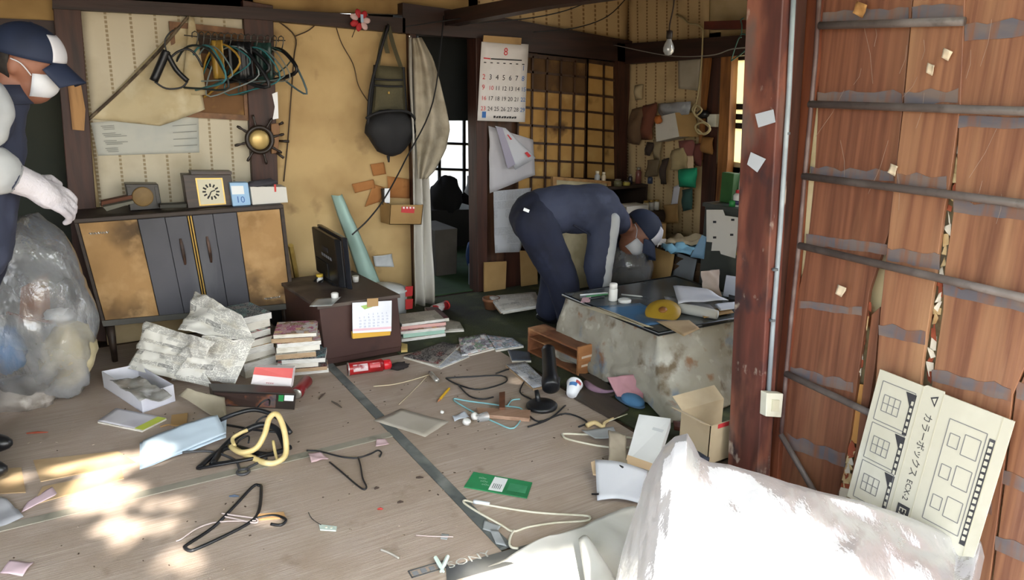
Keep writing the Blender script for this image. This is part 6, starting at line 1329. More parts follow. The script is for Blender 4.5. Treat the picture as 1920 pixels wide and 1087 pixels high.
tag(MB().tube(smooth_path([R(1303, 196, .13), R(1298, 206, .15), R(1306, 216, .14), R(1316, 206, .15), R(1306, 198, .14), R(1302, 214, .15), R(1316, 226, .14), R(1330, 236, .15), R(1326, 248, .14), R(1310, 250, .15), R(1304, 236, .14), R(1318, 230, .15), R(1332, 242, .14), R(1320, 252, .15), R(1308, 242, .14)], 5), .006, 8).build('rope_coil', mat('cream rope', '#b5a67c', [], .8), smooth=True), 'cream coiled flex hanging under the rope on the right wall', 'rope')
o = T('wall_socket', 'cream wall socket with black plug beside the coiled flex', 'socket', R(1326, 232, .07)); MB().slab([R(1326, 214, .08), R(1343, 214, .08), R(1341, 238, .08), R(1326, 237, .08)], (.03, 0, 0)).build('plate', MC['ivory plastic'], o, bevel=.002)
MB().ball(R(1318, 214, .10), [(.03, 0, 0), (0, .05, 0), (0, 0, .03)], 14).build('plug', m_blk, o, smooth=True)
wx('mauve_bag', 'mauve red cloth pouch hanging low on the right wall', 'bag', [(1272, 264), (1302, 262), (1310, 300), (1280, 296)], .10, mat('mauve pouch', '#7d4a44', [], .9), .03, 8, .003, .05, 9)
wx('cream_bag', 'cream crumpled bag hanging beside the mauve pouch', 'bag', [(1258, 282), (1288, 276), (1292, 322), (1262, 318)], .12, mat('cream bag', '#a08e68', [('#7d6d4d', 6, .45, .7)], .9), .05, 10, .003, .05, 11)
wx('green_pocket', 'bright green cloth pocket hanging under the cream bag', 'pocket', [(1270, 318), (1308, 314), (1304, 352), (1274, 350)], .13, mat('jade green', '#0f8a63', [('#0b6d4e', 5, .45, .7)], .8), .02, 8, .003, .06, 13)
wx('beige_card', 'beige card sticking out of the green pocket', 'card', [(1280, 292), (1300, 292), (1300, 330), (1282, 330)], .12, MC['tan card'], .003)
wx('white_note', 'narrow white note hanging below the green pocket', 'note', [(1263, 350), (1276, 345), (1270, 382), (1258, 384)], .08, MC['grey white sheet'], .004)
for i, (px, lb) in enumerate([([(1240, 300), (1256, 296), (1250, 345), (1236, 345)], 'dark pouch hanging beside the slim white tube'), ([(1210, 266), (1228, 268), (1222, 292), (1206, 290)], 'dark brown rag hanging below the white wall box')]):
    wx('dark_pouch', lb, 'pouch', px, .07, mat('dark pouch', '#3d3028', [('#2a211b', 5, .4, .7)], .9), .03, 8, .003, .04, 17+i)
# bulb and hanger in the air
o = T('light_bulb', 'bare glass light bulb hanging on a twisted cord from above', 'bulb', Wy(1252, 104, 3.6))
MB().tube(smooth_path([Wy(1266, -40, 3.6), Wy(1263, 10, 3.6), Wy(1256, 45, 3.6), Wy(1255, 66, 3.6)], 4), .005, 6).build('cord', mat('cord brown', '#3a2c22', [], .8), o, smooth=True)
bl_ = Wy(1253, 100, 3.6)
MB().lathe(bl_, (0, 0, 1), [(.002, -.012), (.02, -.008), (.032, .01), (.034, .03), (.026, .055), (.016, .075), (.014, .085)], 20).build('glass', mat('bulb glass', '#c3c8cc', [('#e6eaee', 8, .5, .6)], .08, .3), o, smooth=True)
MB().lathe(bl_, (0, 0, 1), [(.015, .083), (.019, .09), (.019, .13), (.008, .135)], 16).build('socket', mat('bulb socket', '#2b2320', [], .5), o, smooth=True)
tag(MB().tube(smooth_path([R(1268, 28, .02), R(1280, 34, .05), R(1292, 44, .08), R(1308, 46, .10), R(1318, 55, .10)], 4), .006, 6).build('rope', mat('cream rope', '#b5a67c', [], .8), smooth=True), 'short piece of cream rope hooked near the light bulb', 'rope')
tag(MB().tube(smooth_path([B(1150, 84, .075), R(1250, 104, .25), R(1330, 104, .5), R(1372, 92, .8), Wx(1424, 88, 2.2)], 6), .003, 6).build('wire', mat('grey wire', '#8d8d88', [], .4), smooth=True), 'grey wire stretched across the back corner below the beam', 'wire')
o = T('wire_hanger', 'dark green wire hanger hanging on the red rail beside the pillar', 'hanger', R(1392, 110, .215))
hw = lambda l: smooth_path([R(x, y, .215) for x, y in l], 4)
MB().tube(hw([(1390, 70), (1384, 74), (1372, 110), (1374, 112), (1396, 96), (1414, 76), (1410, 70), (1394, 64), (1388, 66)]), .004, 6).build('frame', mat('green wire', '#2f5f57', [], .4), o, smooth=True)
MB().tube(hw([(1390, 66), (1391, 48), (1389, 38), (1394, 34)]), .004, 6).build('hook', MC['green wire'], o, smooth=True)
# cardboard box and leaning things under the wall
ksh = T('side_chest', 'low brown chest covered with clutter along the right wall', 'chest', V((3.4, 3.6, 0)))
zc = .40
MB().box(V((3.28, 3.05, 0)), (.40, 0, 0), (0, .95, 0), (0, 0, zc)).build('body', wood('chest wood', '#4d3a28', '#33261a', (9, 1.5, 9), 2), ksh, bevel=.004)
for k in range(2): MB().box(V((3.272, 3.09+.46*k, .05)), (.008, 0, 0), (0, .41, 0), (0, 0, .30)).build('drawer_front', wood('chest front', '#5f4730', '#3f2e1f', (9, 1.5, 9), 2), ksh, bevel=.003)
cbx = V((3.40, 3.80, zc+.001))
o = T('small_carton', 'small open brown carton under the right wall notes', 'box', cbx)
for dx_, dy_, a, b_ in ((0, 0, (.14, 0, 0), (0, .004, 0)), (0, .12, (.14, 0, 0), (0, .004, 0)), (0, 0, (.004, 0, 0), (0, .12, 0)), (.136, 0, (.004, 0, 0), (0, .12, 0))):
    MB().box(cbx+V((dx_, dy_, 0)), a, b_, (0, 0, .13)).build('side_panel', m_card, o)
rr = random.Random(31)
# clutter heaped on the side chest
def heap_sheet(nm, lb, cat, c, sx, sy, rz, m, amp=.03, seed=1, tilt=(0, 0), n=10, th=.002):
    c = V(c); a = V((math.cos(rz), math.sin(rz), tilt[0]))*sx; b = V((-math.sin(rz), math.cos(rz), tilt[1]))*sy; mb = MB()
    mb.grid(lambda u, v: c+a*(u-.5)+b*(.5-v)+V((0, 0, amp*(.6+noise.noise(V((u*3, v*3, seed)))+.6*abs(noise.noise(V((u*6, v*6, seed+2))))))), n, n)
    return tag(mb.build(nm, m, thick=th, smooth=True), lb, cat)
zc1 = zc+.002
mcl = [mat('clutter grey', '#7d8084', [('#5a5d61', 4, .4, .7)], .8), mat('clutter blue', '#6f9fb5', [('#4f7a90', 5, .45, .7)], .7), mat('clutter olive', '#5c5235', [('#443c28', 4, .4, .7)], .9), mat('clutter beige', '#a3967b', [('#84785f', 5, .4, .7)], .9), mat('clutter white', '#c9c9c6', [('#a5a5a2', 6, .5, .7)], .7)]
for i, (x, y, sx, sy, rz, mi_, amp, lb, nm, cat) in enumerate([
    (3.42, 3.20, .28, .22, .3, 2, .06, 'olive cloth heaped at the front of the brown chest', 'olive_cloth', 'cloth'),
    (3.36, 3.42, .26, .20, -.4, 1, .05, 'light blue plastic wrapper on the brown chest', 'blue_wrapper', 'wrapper'),
    (3.50, 3.56, .24, .24, .7, 3, .07, 'beige rag heaped in the middle of the brown chest', 'beige_rag', 'rag'),
    (3.36, 3.68, .18, .16, .1, 4, .04, 'white crumpled paper toward the far end of the brown chest', 'white_paper', 'paper'),
    (3.55, 3.32, .20, .20, 1.1, 0, .08, 'grey folded jacket on the brown chest by the wall', 'grey_jacket', 'jacket')]):
    heap_sheet(nm, lb, cat, (x, y, zc1), sx, sy, rz, mcl[mi_], amp, i+3)
o = T('white_tray', 'white shallow box holding little jars at the back of the chest', 'box', V((3.40, 3.98, .58)))
o2 = MB().box(V((3.34, 3.99, 0)), (.36, 0, 0), (0, .20, 0), (0, 0, .58)).build('dark_crate', mat('dark crate', '#3a2d22', [('#4f3e2f', 4, .5, .7)], .8), bevel=.004)
tag(o2, 'dark crate between the brown chest and the low shelf', 'crate')
MB().box(V((3.34, 4.00, .581)), (.20, 0, 0), (0, .14, 0), (0, 0, .05)).build('carton', MC['white card'], o, bevel=.002)
for i, (x, cl, lb) in enumerate([(3.56, '#cfc4a6', 'cream jar standing right of the white shallow box'), (3.61, '#b9b5ad', 'grey white jar second from the white shallow box'), (3.66, '#d8d2c4', 'pale jar farthest from the white shallow box')]):
    small_lathe('jar', lb, 'jar', V((x, 4.05, .581)), [(.02, 0), (.022, .05), (.018, .06)], mat('jar '+cl, cl, [], .4), parts=[('lid', [(.019, .06), (.019, .072), (.01, .073)], m_brass)]).__setitem__('group', 'jars by the white box')
for i, (x, y, rz, lb) in enumerate([(3.24, 3.28, .5, 'grey sheet leaning on the front of the brown chest'), (3.22, 3.46, .2, 'grey brown board leaning on the brown chest near the clear bag')]):
    q = [V((x+.06, y+.16, .42)), V((x+.03, y-.06, .42)), V((x-.06, y-.08, .002)), V((x-.04, y+.14, .002))]
    tag(quad(MB(), q, 6, 6, .006, i).build('leaning_sheet', mcl[0] if i == 0 else m_card, thick=.004, smooth=True), lb, 'sheet')

# grey steel cabinet near the pillar
XG = 3.13
gq = [Wx(1322, 380, XG), Wx(1412, 388, XG)]; zg = gq[0].z; y1g, y0g = gq[0].y, gq[1].y
o = T('steel_cabinet', 'dark grey steel cabinet with torn paper taped on it beside the pillar', 'cabinet', V((XG+.2, (y0g+y1g)/2, 0)))
m_st = mat('dark steel', '#454844', [('#383b38', 3, .4, .7), ('#55584f', 6, .55, .75)], .45)
MB().box(V((XG, y0g, 0)), (.42, 0, 0), (0, y1g-y0g, 0), (0, 0, zg)).build('body', m_st, o, bevel=.006)
MB().box(V((XG-.012, y0g-.01, zg-.02)), (.444, 0, 0), (0, y1g-y0g+.02, 0), (0, 0, .022)).build('top_board', m_st, o, bevel=.003)
for z0_, z1_ in ((.03, .28), (.30, zg-.04)): MB().box(V((XG-.006, y0g+.02, z0_)), (.006, 0, 0), (0, y1g-y0g-.04, 0), (0, 0, z1_-z0_)).build('door_panel', m_st, o, bevel=.002)
G = lambda px, py, d=.015: Wx(px, py, XG-d)
o = T('torn_paper', 'torn white paper with punched marks taped on the grey steel cabinet', 'paper', G(1357, 484))
mb = MB()
mb.slab([G(1325, 393), G(1356, 393), G(1360, 404), G(1388, 408), G(1379, 484), G(1352, 476), G(1350, 470), G(1334, 470), G(1336, 454), G(1325, 453)], (-.002, 0, 0)); mb.build('sheet', MC['white card'], o)
for x, y in ((1340, 416), (1340, 445), (1374, 412), (1372, 440)): MB().slab([G(x-3, y-2, .0175), G(x+3, y-2, .0175), G(x+3, y+2, .0175), G(x-3, y+2, .0175)], (-.0006, 0, 0)).build('mark', mk, o)
tag(MB().slab([G(1392, 400), G(1398, 404), G(1388, 480), G(1381, 478)], (-.003, 0, 0)).build('yellow_strip', mat('yellow strip', '#c9b93c', [], .6)), 'yellow strip beside the torn paper on the steel cabinet', 'strip')
q = [Wx(1316, 440, XG-.03), Wx(1325, 444, XG-.01), Wx(1320, 486, XG-.01), Wx(1294, 482, XG-.06)]
tag(quad(MB(), q, 5, 5, .008, 4).build('blue_paper', mat('pale blue sheet', '#6f93b0', [('#8fb0c8', 5, .5, .7)], .6), thick=.0015, smooth=True), 'pale blue paper stuck to the left side of the steel cabinet', 'paper')
ZG = zg+.002
def onG(nm, lb, cat, x, ybot, yy, prof, m, parts=()):
    b_ = Wx(x, ybot, XG+yy); b_ = V((XG+yy, min(max(b_.y, y0g+.04), y1g-.04), ZG)); return small_lathe(nm, lb, cat, b_, prof, m, parts=parts)
onG('white_jar', 'white jar with a dark label on the steel cabinet', 'jar', 1385, 378, .06, [(.03, 0), (.032, .06), (.02, .075)], m_wp, parts=[('label', [(.0325, .012), (.033, .035)], mat('purple label', '#3a3560', [], .5)), ('lid', [(.021, .075), (.021, .09), (.01, .091)], MC['red label'])])
o = tag(MB().box(V((XG+.10, Wx(1372, 370, XG+.10).y, ZG)), (.05, 0, 0), (0, .09, 0), (0, 0, .17)).build('green_box', mat('bottle green', '#2f5a2c', [('#234421', 5, .45, .7)], .5), bevel=.003), 'dark green upright box on the steel cabinet by the window', 'box')
o = tag(MB().ball(V((XG+.20, Wx(1396, 350, XG+.2).y, ZG+.10)), [(.05, 0, 0), (0, .04, 0), (0, 0, .10)], 14, lambda d: 1+.3*noise.noise(d*3)).build('plastic_bundle', mat('pale plastic', '#b9bdb5', [('#8a8f88', 6, .4, .7)], .3), smooth=True), 'pale plastic bundle on the steel cabinet right of the green box', 'bundle')
o = tag(MB().box(V((XG+.26, y0g+.01, ZG)), (.10, 0, 0), (0, .06, 0), (0, 0, .14)).build('tan_box', MC['tan card'], bevel=.002), 'tan carton on the steel cabinet partly behind the pillar', 'box')
onG('green_stopper', 'green yellow tube cap on the front of the steel cabinet', 'cap', 1374, 380, .03, [(.02, 0), (.02, .03), (.012, .035)], mat('vivid green', '#2f8a4a', [], .5))
# crumpled papers between steel cabinet and low table
tag(sheet3([(1312, 508, .50), (1344, 504, .50), (1352, 556, .37), (1316, 552, .37)], 12, 12, .03, 21, 9).build('crumpled_paper', mat('pinkish paper', '#bdb0a8', [('#a3938c', 5, .4, .7)], .8), thick=.001, smooth=True), 'pinkish crumpled paper standing at the far right of the low table', 'paper')
q = [F(1362, 516, .48), F(1392, 520, .48), F(1388, 562, .362), F(1356, 554, .362)]
o = T('notebook', 'bluish white notebook standing against the pillar on the low table', 'notebook', F(1372, 560, .36)); quad(MB(), q, 6, 6, .004, 2).build('pages', mat('bluish white', '#b9bfce', [('#9aa1b5', 4, .5, .7)], .6), o, thick=.006); 
tag(MB().slab([F(1366, 556, .357), F(1392, 558, .357), F(1392, 570, .357), F(1366, 566, .357)], (0, 0, .02)).build('dark_case', MC['black nylon'], bevel=.003), 'dark flat case under the bluish notebook', 'case')

# ================================================================= PEOPLE
m_navy = mat('navy jacket', '#363c52', [('#2b3145', 4, .42, .68), ('#474e66', 6, .58, .76)], .8)
m_trs = mat('dark navy trousers', '#1a2036', [('#141829', 5, .45, .7), ('#252c44', 7, .62, .78)], .85)
m_lgt = mat('light grey panel', '#b3b6b8', [('#9a9ea3', 5, .45, .7)], .8)
m_skin = mat('weathered skin', '#8f5f4a', [('#7a4c39', 9, .5, .72)], .55)
m_hair = mat('dark hair', '#1d1815', [('#2f2925', 30, .45, .7)], .8)
m_capn = mat('navy cap', '#1c2740', [('#151e33', 6, .45, .7)], .75); m_capw = mat('white cap front', '#d3d3d9', [('#bfbfc7', 6, .5, .7)], .8)
m_mask = mat('white face mask', '#d9dbe0', [('#c6c9d1', 7, .5, .7)], .8); m_glv = mat('white work glove', '#c9c5cc', [('#aaa5ad', 9, .45, .7)], .9, bump=.4, bs=120)
def patch(c, f, s, u, r, az0, az1, el0, el1, nu=18, nv=10):
    """part of an ellipsoid surface around c (f ahead, s side, u up), azimuth from f"""
    mb = MB()
    def fn(a, b):
        az_ = math.radians(az0+(az1-az0)*a); el_ = math.radians(el1+(el0-el1)*b)
        return c+f*(r[0]*math.cos(el_)*math.cos(az_))+s*(r[1]*math.cos(el_)*math.sin(az_))+u*(r[2]*math.sin(el_))
    mb.grid(fn, nu, nv); return mb
def head(o, body, c, f, s, k):
    """skull, jaw, nose, ears into the body mesh; cap, mask, hair as its own pieces; f ahead, s toward the viewer"""
    u = f.cross(s).normalized()
    if u.z < 0 and abs(f.z) < .6: u = -u
    if u.dot(V((RT.x*.5, RT.y*.5, 1))) < 0: u = -u
    body.ball(c+u*.02*k, [f*.098*k, s*.076*k, u*.108*k], 18)
    body.ball(c+f*.028*k-u*.06*k, [f*.066*k, s*.058*k, u*.066*k], 16)
    body.ball(c+f*.10*k-u*.012*k, [f*.022*k, s*.016*k, u*.03*k], 10)
    for q in (1, -1): body.ball(c-f*.008*k+s*.078*k*q-u*.005*k, [f*.019*k, s*.010*k, u*.030*k], 10)
    for q in (1, -1):
        body.ball(c+f*.082*k+s*.034*k*q+u*.03*k, [f*.014*k, s*.024*k, u*.009*k], 8)
    return u
def headgear(o, c, f, s, u, k):
    hc_ = c+u*.045*k
    cp = patch(hc_, f, s, u, (.112*k, .092*k, .095*k), -180, 180, -8, 89.5, 40, 12).build('cap', m_capn, o, smooth=True, thick=.006)
    patch(hc_, f, s, u, (.1165*k, .0965*k, .0985*k), -30, 30, -4, 50, 14, 10).build('cap_front', m_capw, cp, smooth=True, thick=.004)
    mb = MB()
    mb.grid(lambda a, b: hc_+f*(.085*k+.085*k*b*math.cos((a-.5)*1.9)+.02*k*math.cos((a-.5)*3))+s*((a-.5)*.165*k*(1-.25*b))-u*(.004*k+.050*k*b+.03*k*(a-.5)**2*4), 14, 8)
    mb.build('brim', m_capn, cp, smooth=True, thick=.006)
    MB().ball(hc_+u*.096*k, [f*.008, s*.008, u*.005], 8).build('button', m_capn, cp, smooth=True)
    mk_ = patch(c-u*.045*k+f*.012*k, f, s, u, (.094*k, .072*k, .066*k), -66, 66, -58, 42, 18, 12).build('face_mask', m_mask, o, smooth=True, thick=.004)
    for q in (1, -1):
        MB().tube(smooth_path([c+f*.05*k+s*.072*k*q-u*.02*k, c+f*.02*k+s*.083*k*q+u*.012*k, c-f*.012*k+s*.086*k*q+u*.02*k], 4), .0022, 6).build('ear_loop', m_mask, mk_, smooth=True)
        MB().ball(c+f*.088*k+s*.033*k*q+u*.028*k, [f*.008*k, s*.013*k, u*.007*k], 10).build('eye', mat('eye', '#1a1412', [], .2), o, smooth=True)
    patch(c+u*.018*k-f*.006*k, f, s, u, (.104*k, .0815*k, .114*k), 98, 262, -34, 40, 24, 10).build('hair', m_hair, o, smooth=True, thick=.004)
def hand(mb, w, d, n, k=1.0, curl=.5, side=1):
    """palm and five fingers from wrist w along d, n = back of the hand"""
    d = d.normalized(); n = (n-d*n.dot(d)).normalized(); s = d.cross(n)
    mb.chain([(w, .026*k), (w+d*.045*k, .030*k)], 10)
    pc = w+d*.06*k
    mb.ball(pc, [d*.050*k, s*.043*k, n*.018*k], 14)
    for i, (off, L) in enumerate(((-.032, .062), (-.011, .075), (.011, .072), (.031, .056))):
        b0 = pc+d*.040*k+s*off*k; a = b0+(d*math.cos(curl*.6)-n*math.sin(curl*.6))*L*.45*k; b_ = a+(d*math.cos(curl*1.4)-n*math.sin(curl*1.4))*L*.32*k; c_ = b_+(d*math.cos(curl*2.2)-n*math.sin(curl*2.2))*L*.26*k
        mb.chain([(b0-d*.02*k, .0105*k), (b0, .0105*k), (a, .0098*k), (b_, .009*k), (c_, .0078*k)], 8)
    t0_ = w+d*.03*k-s*.03*k*side; t1_ = t0_+(d*.6-s*.7*side-n*.3).normalized()*.04*k; t2_ = t1_+(d*.9-s*.2*side-n*.35).normalized()*.034*k
    mb.chain([(w+d*.02*k-s*.012*k*side, .016*k), (t0_, .014*k), (t1_, .0115*k), (t2_, .0092*k)], 8)
SD = -FW
# ---- worker at the left edge
P1 = lambda px, py, d=0.0: Wy(px, py, 3.25+.9*d)
o = T('person', 'worker in navy cap, white mask and grey and navy jacket reaching over the clear bag', 'person', V((P1(-20, 500).x, 3.3, 0)))
f1 = (RT*.95-V((0, 0, 1))*.26+FW*.12).normalized(); s1_ = (SD-f1*SD.dot(f1)).normalized()
hc1 = P1(50, 122); body = MB(); u1 = head(o, body, hc1, f1, s1_, 1.04)
hipc, chest, nk = P1(-72, 452), P1(-46, 262), P1(6, 178)
sh_n, sh_f = P1(-30, 226, -.16), P1(-26, 226, .16)
body.chain([(hc1-u1*.03-f1*.03, .062), (nk, .06), (chest, .115), (hipc, .12)], 14)
el_n, wr_n = P1(-72, 296, -.22), P1(50, 343, -.16)
el_f, wr_f = P1(-110, 340, .22), P1(-110, 420, .18)
for a, b_, c_ in ((sh_n, el_n, wr_n), (sh_f, el_f, wr_f)): body.chain([(a, .05), (b_, .042), (c_, .028)], 12)
kn_n, ft_n = P1(-70, 610, -.08), V((P1(-90, 780).x, 3.18, .05)); kn_f, ft_f = P1(-80, 610, .12), V((P1(-90, 760).x, 3.42, .05))
for hp, kn, ft in ((hipc+SD*.09, kn_n, ft_n), (hipc-SD*.09, kn_f, ft_f)):
    body.chain([(hp, .08), (kn, .055), (ft, .04)], 12); 
body.build('body', m_skin, o, remesh=.009, sm=3)
headgear(o, hc1, f1, s1_, u1, 1.04)
jk = MB(); jk.chain([(nk+V((0, 0, -.02)), .080), (chest, .155), (P1(-60, 400), .150), (hipc+V((0, 0, -.02)), .155)], 16)
jk.chain([(sh_n, .088), (el_n, .074), (wr_n-(wr_n-el_n).normalized()*.05, .056)], 14); jk.chain([(sh_f, .088), (el_f, .074), (wr_f-(wr_f-el_f).normalized()*.05, .054)], 14)
jk.cap(sh_n, .09, sh_f, .09)
jk = jk.build('jacket', m_navy, o, remesh=.012, disp=(.02, .12), sm=4)
pn = MB(); pn.chain([(P1(-16, 176, -.20), .048), (P1(2, 208, -.215), .046), (P1(-14, 250, -.225), .046), (P1(-40, 262, -.22), .05), (P1(-44, 200, -.20), .06), (P1(-16, 176, -.20), .048)], 12); pn.chain([(P1(-24, 210, -.215), .065), (P1(-30, 230, -.215), .06)], 12)
pn.build('shoulder_panel', m_lgt, jk, remesh=.011, disp=(.014, .1))
pn = MB(); dd = (wr_n-el_n).normalized(); pn.chain([(el_n-V((0, 0, .004)), .090), (el_n+dd*.10, .085), (wr_n-dd*.11, .072)], 12); pn.build('sleeve_panel', m_lgt, jk, remesh=.011, disp=(.014, .09))
MB().tube([wr_n-dd*.10, wr_n-dd*.045], [.072, .062], 18).build('cuff', m_navy, jk, smooth=True)
MB().tube([nk+V((0, 0, -.03)), nk+V((0, 0, .035))], [.088, .072], 18, cap=False).build('collar', m_navy, jk, smooth=True, thick=.008)
gl = MB(); gl.chain([(wr_n-dd*.04, .054), (wr_n+dd*.025, .048), (wr_n+dd*.07-V((0, 0, .02)), .046)], 12); hand(gl, wr_n, (dd*1.0-V((0, 0, .12))).normalized(), V((0, 0, 1))+SD*.9, 1.38, .75, 1); gl.build('glove', m_glv, o, remesh=.0055, sm=2)
gl = MB(); d2 = (wr_f-el_f).normalized(); gl.chain([(wr_f-d2*.05, .045), (wr_f+d2*.01, .04)], 12); hand(gl, wr_f, d2-V((0, 0, .3)), V((0, 0, 1)), 1.15, .7, -1); gl.build('glove', m_glv, o, remesh=.0055, sm=2)
tr = MB()
for hp, kn, ft in ((hipc+SD*.085, kn_n, ft_n), (hipc-SD*.085, kn_f, ft_f)): tr.chain([(hp, .118), (kn, .092), (ft+V((0, 0, .05)), .078)], 14)
tr.build('trousers', m_trs, o, remesh=.012, disp=(.02, .12))
for ft in (ft_n, ft_f):
    d = RT; sh = MB(); sh.ball(ft+d*.05-V((0, 0, .005)), [d*.13, SD*.047, V((0, 0, .045))], 18); sh.build('shoe', m_blk, o, smooth=True)
# ---- worker bending down
P2 = lambda px, py, d=0.0: Wy(px, py, 3.55)+FW*d
o = T('person', 'worker in navy jacket, white fronted cap and mask bending over behind the low table', 'person', F(1050, 612)+V((0, .1, 0)))
f2 = (RT*.50-V((0, 0, 1))*.62+SD*.62).normalized(); s2_ = (SD-f2*SD.dot(f2)).normalized()
hc2 = P2(1193, 436, -.02); body = MB(); u2 = head(o, body, hc2, f2, s2_, 1.16)
hip2, wst, chs, nk2 = P2(1002, 408), P2(1052, 392), P2(1118, 392), P2(1166, 416)
shn, shf = P2(1126, 408, -.15), P2(1136, 396, .15)
eln, wrn = P2(1112, 482, -.20), P2(1117, 540, -.17); elf, wrf = P2(1150, 470, .17), P2(1165, 520, .12)
body.chain([(hc2-u2*.03-f2*.04, .06), (nk2, .058), (chs, .11), (wst, .10), (hip2, .11)], 14)
for a, b_, c_ in ((shn, eln, wrn), (shf, elf, wrf)): body.chain([(a, .048), (b_, .04), (c_, .027)], 12)
k2n, a2n = P2(1054, 520, -.11), V((P2(1050, 612).x, 3.44, .06)); k2f, a2f = P2(1046, 515, .12), V((P2(1045, 606).x+.02, 3.68, .06))
for hp, kn, ft in ((hip2+SD*.085, k2n, a2n), (hip2-SD*.085, k2f, a2f)): body.chain([(hp, .08), (kn, .055), (ft, .04)], 12)
hand(body, wrn, (wrn-eln).normalized(), SD, 1.1, .6, 1); hand(body, wrf, (wrf-elf).normalized(), SD, 1.1, .6, -1)
body.build('body', m_skin, o, remesh=.0085, sm=2)
headgear(o, hc2, f2, s2_, u2, 1.16)
jk = MB(); jk.chain([(nk2-RT*.02, .082), (chs, .150), (wst, .142), (P2(1018, 400), .150)], 16); jk.cap(shn, .085, shf, .085)
jk.chain([(shn, .090), (eln, .078), (wrn-V((0, 0, -.03)), .062)], 14); jk.chain([(shf, .088), (elf, .072), (wrf, .058)], 14)
jk = jk.build('jacket', m_navy, o, remesh=.012, disp=(.024, .12))
pn = MB(); pn.chain([(shn+RT*.055+SD*.035+V((0, 0, .02)), .042), (eln+RT*.052+SD*.028, .040), (wrn+RT*.030+SD*.022, .036)], 12); pn.build('sleeve_panel', m_lgt, jk, remesh=.010, disp=(.012, .09))
pk = MB(); pk.chain([(P2(1072, 414, -.15), .006), (P2(1124, 442, -.19), .006)], 8); pk.build('pocket_edge', m_trs, jk)
tr = MB(); tr.chain([(hip2, .150), (hip2+RT*.02-V((0, 0, .03)), .145)], 16)
for hp, kn, ft in ((hip2+SD*.075-V((0, 0, .02)), k2n, a2n), (hip2-SD*.075-V((0, 0, .02)), k2f, a2f)): tr.chain([(hp, .128), (kn, .098), (ft+V((0, 0, .04)), .080)], 14)
tr = tr.build('trousers', m_trs, o, remesh=.012, disp=(.022, .13))
MB().slab([P2(982, 381, -.155), P2(992, 385, -.155), P2(990, 390, -.155), P2(980, 386, -.155)], SD*.004).build('brand_tag', MC['white label'], tr)
for ft in (a2n, a2f): MB().ball(ft+RT*.05-V((0, 0, .012)), [RT*.13, SD*.047, V((0, 0, .048))], 18).build('shoe', m_blk, o, smooth=True)

# ================================================================= BAGS
m_clear = film('clear film', .70, '#e6e9ee', 15, .3, .12, .3, .30)
def bagblob(nm, lb, c, ex, tip=None, n=56, seed=0, amp=.16, m=None, parts=None):
    c = V(c)
    def dp(d):
        k = 1+amp*noise.noise(d*2.1+V((seed, 0, 0)))+amp*.55*(abs(noise.noise(d*4.3+V((0, seed, 0))))-.3)+amp*.3*(abs(noise.noise(d*9+V((0, 0, seed))))-.3)
        if tip: k *= 1+tip[1]*max(0, d.dot(tip[0]))**tip[2]
        return k
    o = T(nm, lb, 'bag', V((c.x, c.y, max(0, c.z-V(ex[2]).length))))
    mb = MB(); mb.ball(c, ex, n, dp)
    for k, v in enumerate(mb.v):
        if v.z < .004 and c.z < 1.2: mb.v[k] = V((v.x, v.y, .004+.002*noise.noise(v*9)))
    mb.build('film', m or m_clear, o, smooth=True); return o
cg = F(92, 770); cg = V((cg.x-.02, cg.y+.20, 0))
b1_ = bagblob('garbage_bag', 'large clear plastic rubbish bag with waste inside in front of the left worker', cg+V((0, 0, .36)), [RT*.27, FW*.24, V((0, 0, .40))], (V((.30, -.1, .95)).normalized(), .28, 6), 64, 3, .17)
bagc = cg+V((0, 0, .36))
m_bun = mat('cream bundle', '#b9ad8c', [('#948866', 5, .42, .7), ('#cfc6aa', 7, .5, .7)], .9, bump=.4, bs=20)
tag(MB().ball(Wy(128, 665, bagc.y-.06), [RT*.12, FW*.10, V((.03, 0, .155))], 30, lambda d: 1+.12*noise.noise(d*2.5)+.08*abs(noise.noise(d*6))).build('paper_bundle', m_bun, smooth=True), 'cream bundle of old paper inside the clear rubbish bag', 'paper')
tag(MB().ball(Wy(40, 740, bagc.y-.05), [RT*.14, FW*.12, V((0, 0, .08))], 26, lambda d: 1+.25*noise.noise(d*3)+.2*abs(noise.noise(d*6))).build('crumpled_paper', mat('grey crumple', '#9a938c', [('#6f675f', 6, .42, .68), ('#c3bcb6', 8, .55, .7)], .5), smooth=True), 'grey crumpled wrapping at the bottom of the clear rubbish bag', 'paper')
tag(MB().ball(Wy(14, 655, bagc.y), [RT*.07, FW*.08, V((0, 0, .11))], 20, lambda d: 1+.3*noise.noise(d*3)).build('blue_wrapper', mat('strong blue', '#2a72ad', [('#1f5885', 5, .45, .7)], .5), smooth=True), 'blue wrapper inside the left of the clear rubbish bag', 'wrapper')
tag(MB().ball(Wy(108, 592, bagc.y), [RT*.06, FW*.06, V((0, 0, .035))], 18, lambda d: 1+.35*noise.noise(d*3)).build('white_crumple', MC['white crumple'], smooth=True), 'white crumpled paper on top of the cream bundle in the clear bag', 'paper')
q = [Wy(40, 540, bagc.y+.06), Wy(90, 510, bagc.y+.06), Wy(96, 600, bagc.y+.02), Wy(34, 606, bagc.y)]
tag(quad(MB(), q, 6, 6, .01, 2).build('brown_card', mat('brown board piece', '#7a5238', [('#5c3c28', 4, .4, .7)], .8), thick=.004), 'brown card piece showing through the upper clear rubbish bag', 'cardboard')
for i, (pts, lb) in enumerate([([(12, 586), (60, 598), (100, 604)], 'reddish thin stick in the clear rubbish bag'), ]):
    tag(MB().tube([Wy(x, y, bagc.y-.08) for x, y in pts], .007, 6).build('stick', MC['b#6a3d25']), lb, 'stick')
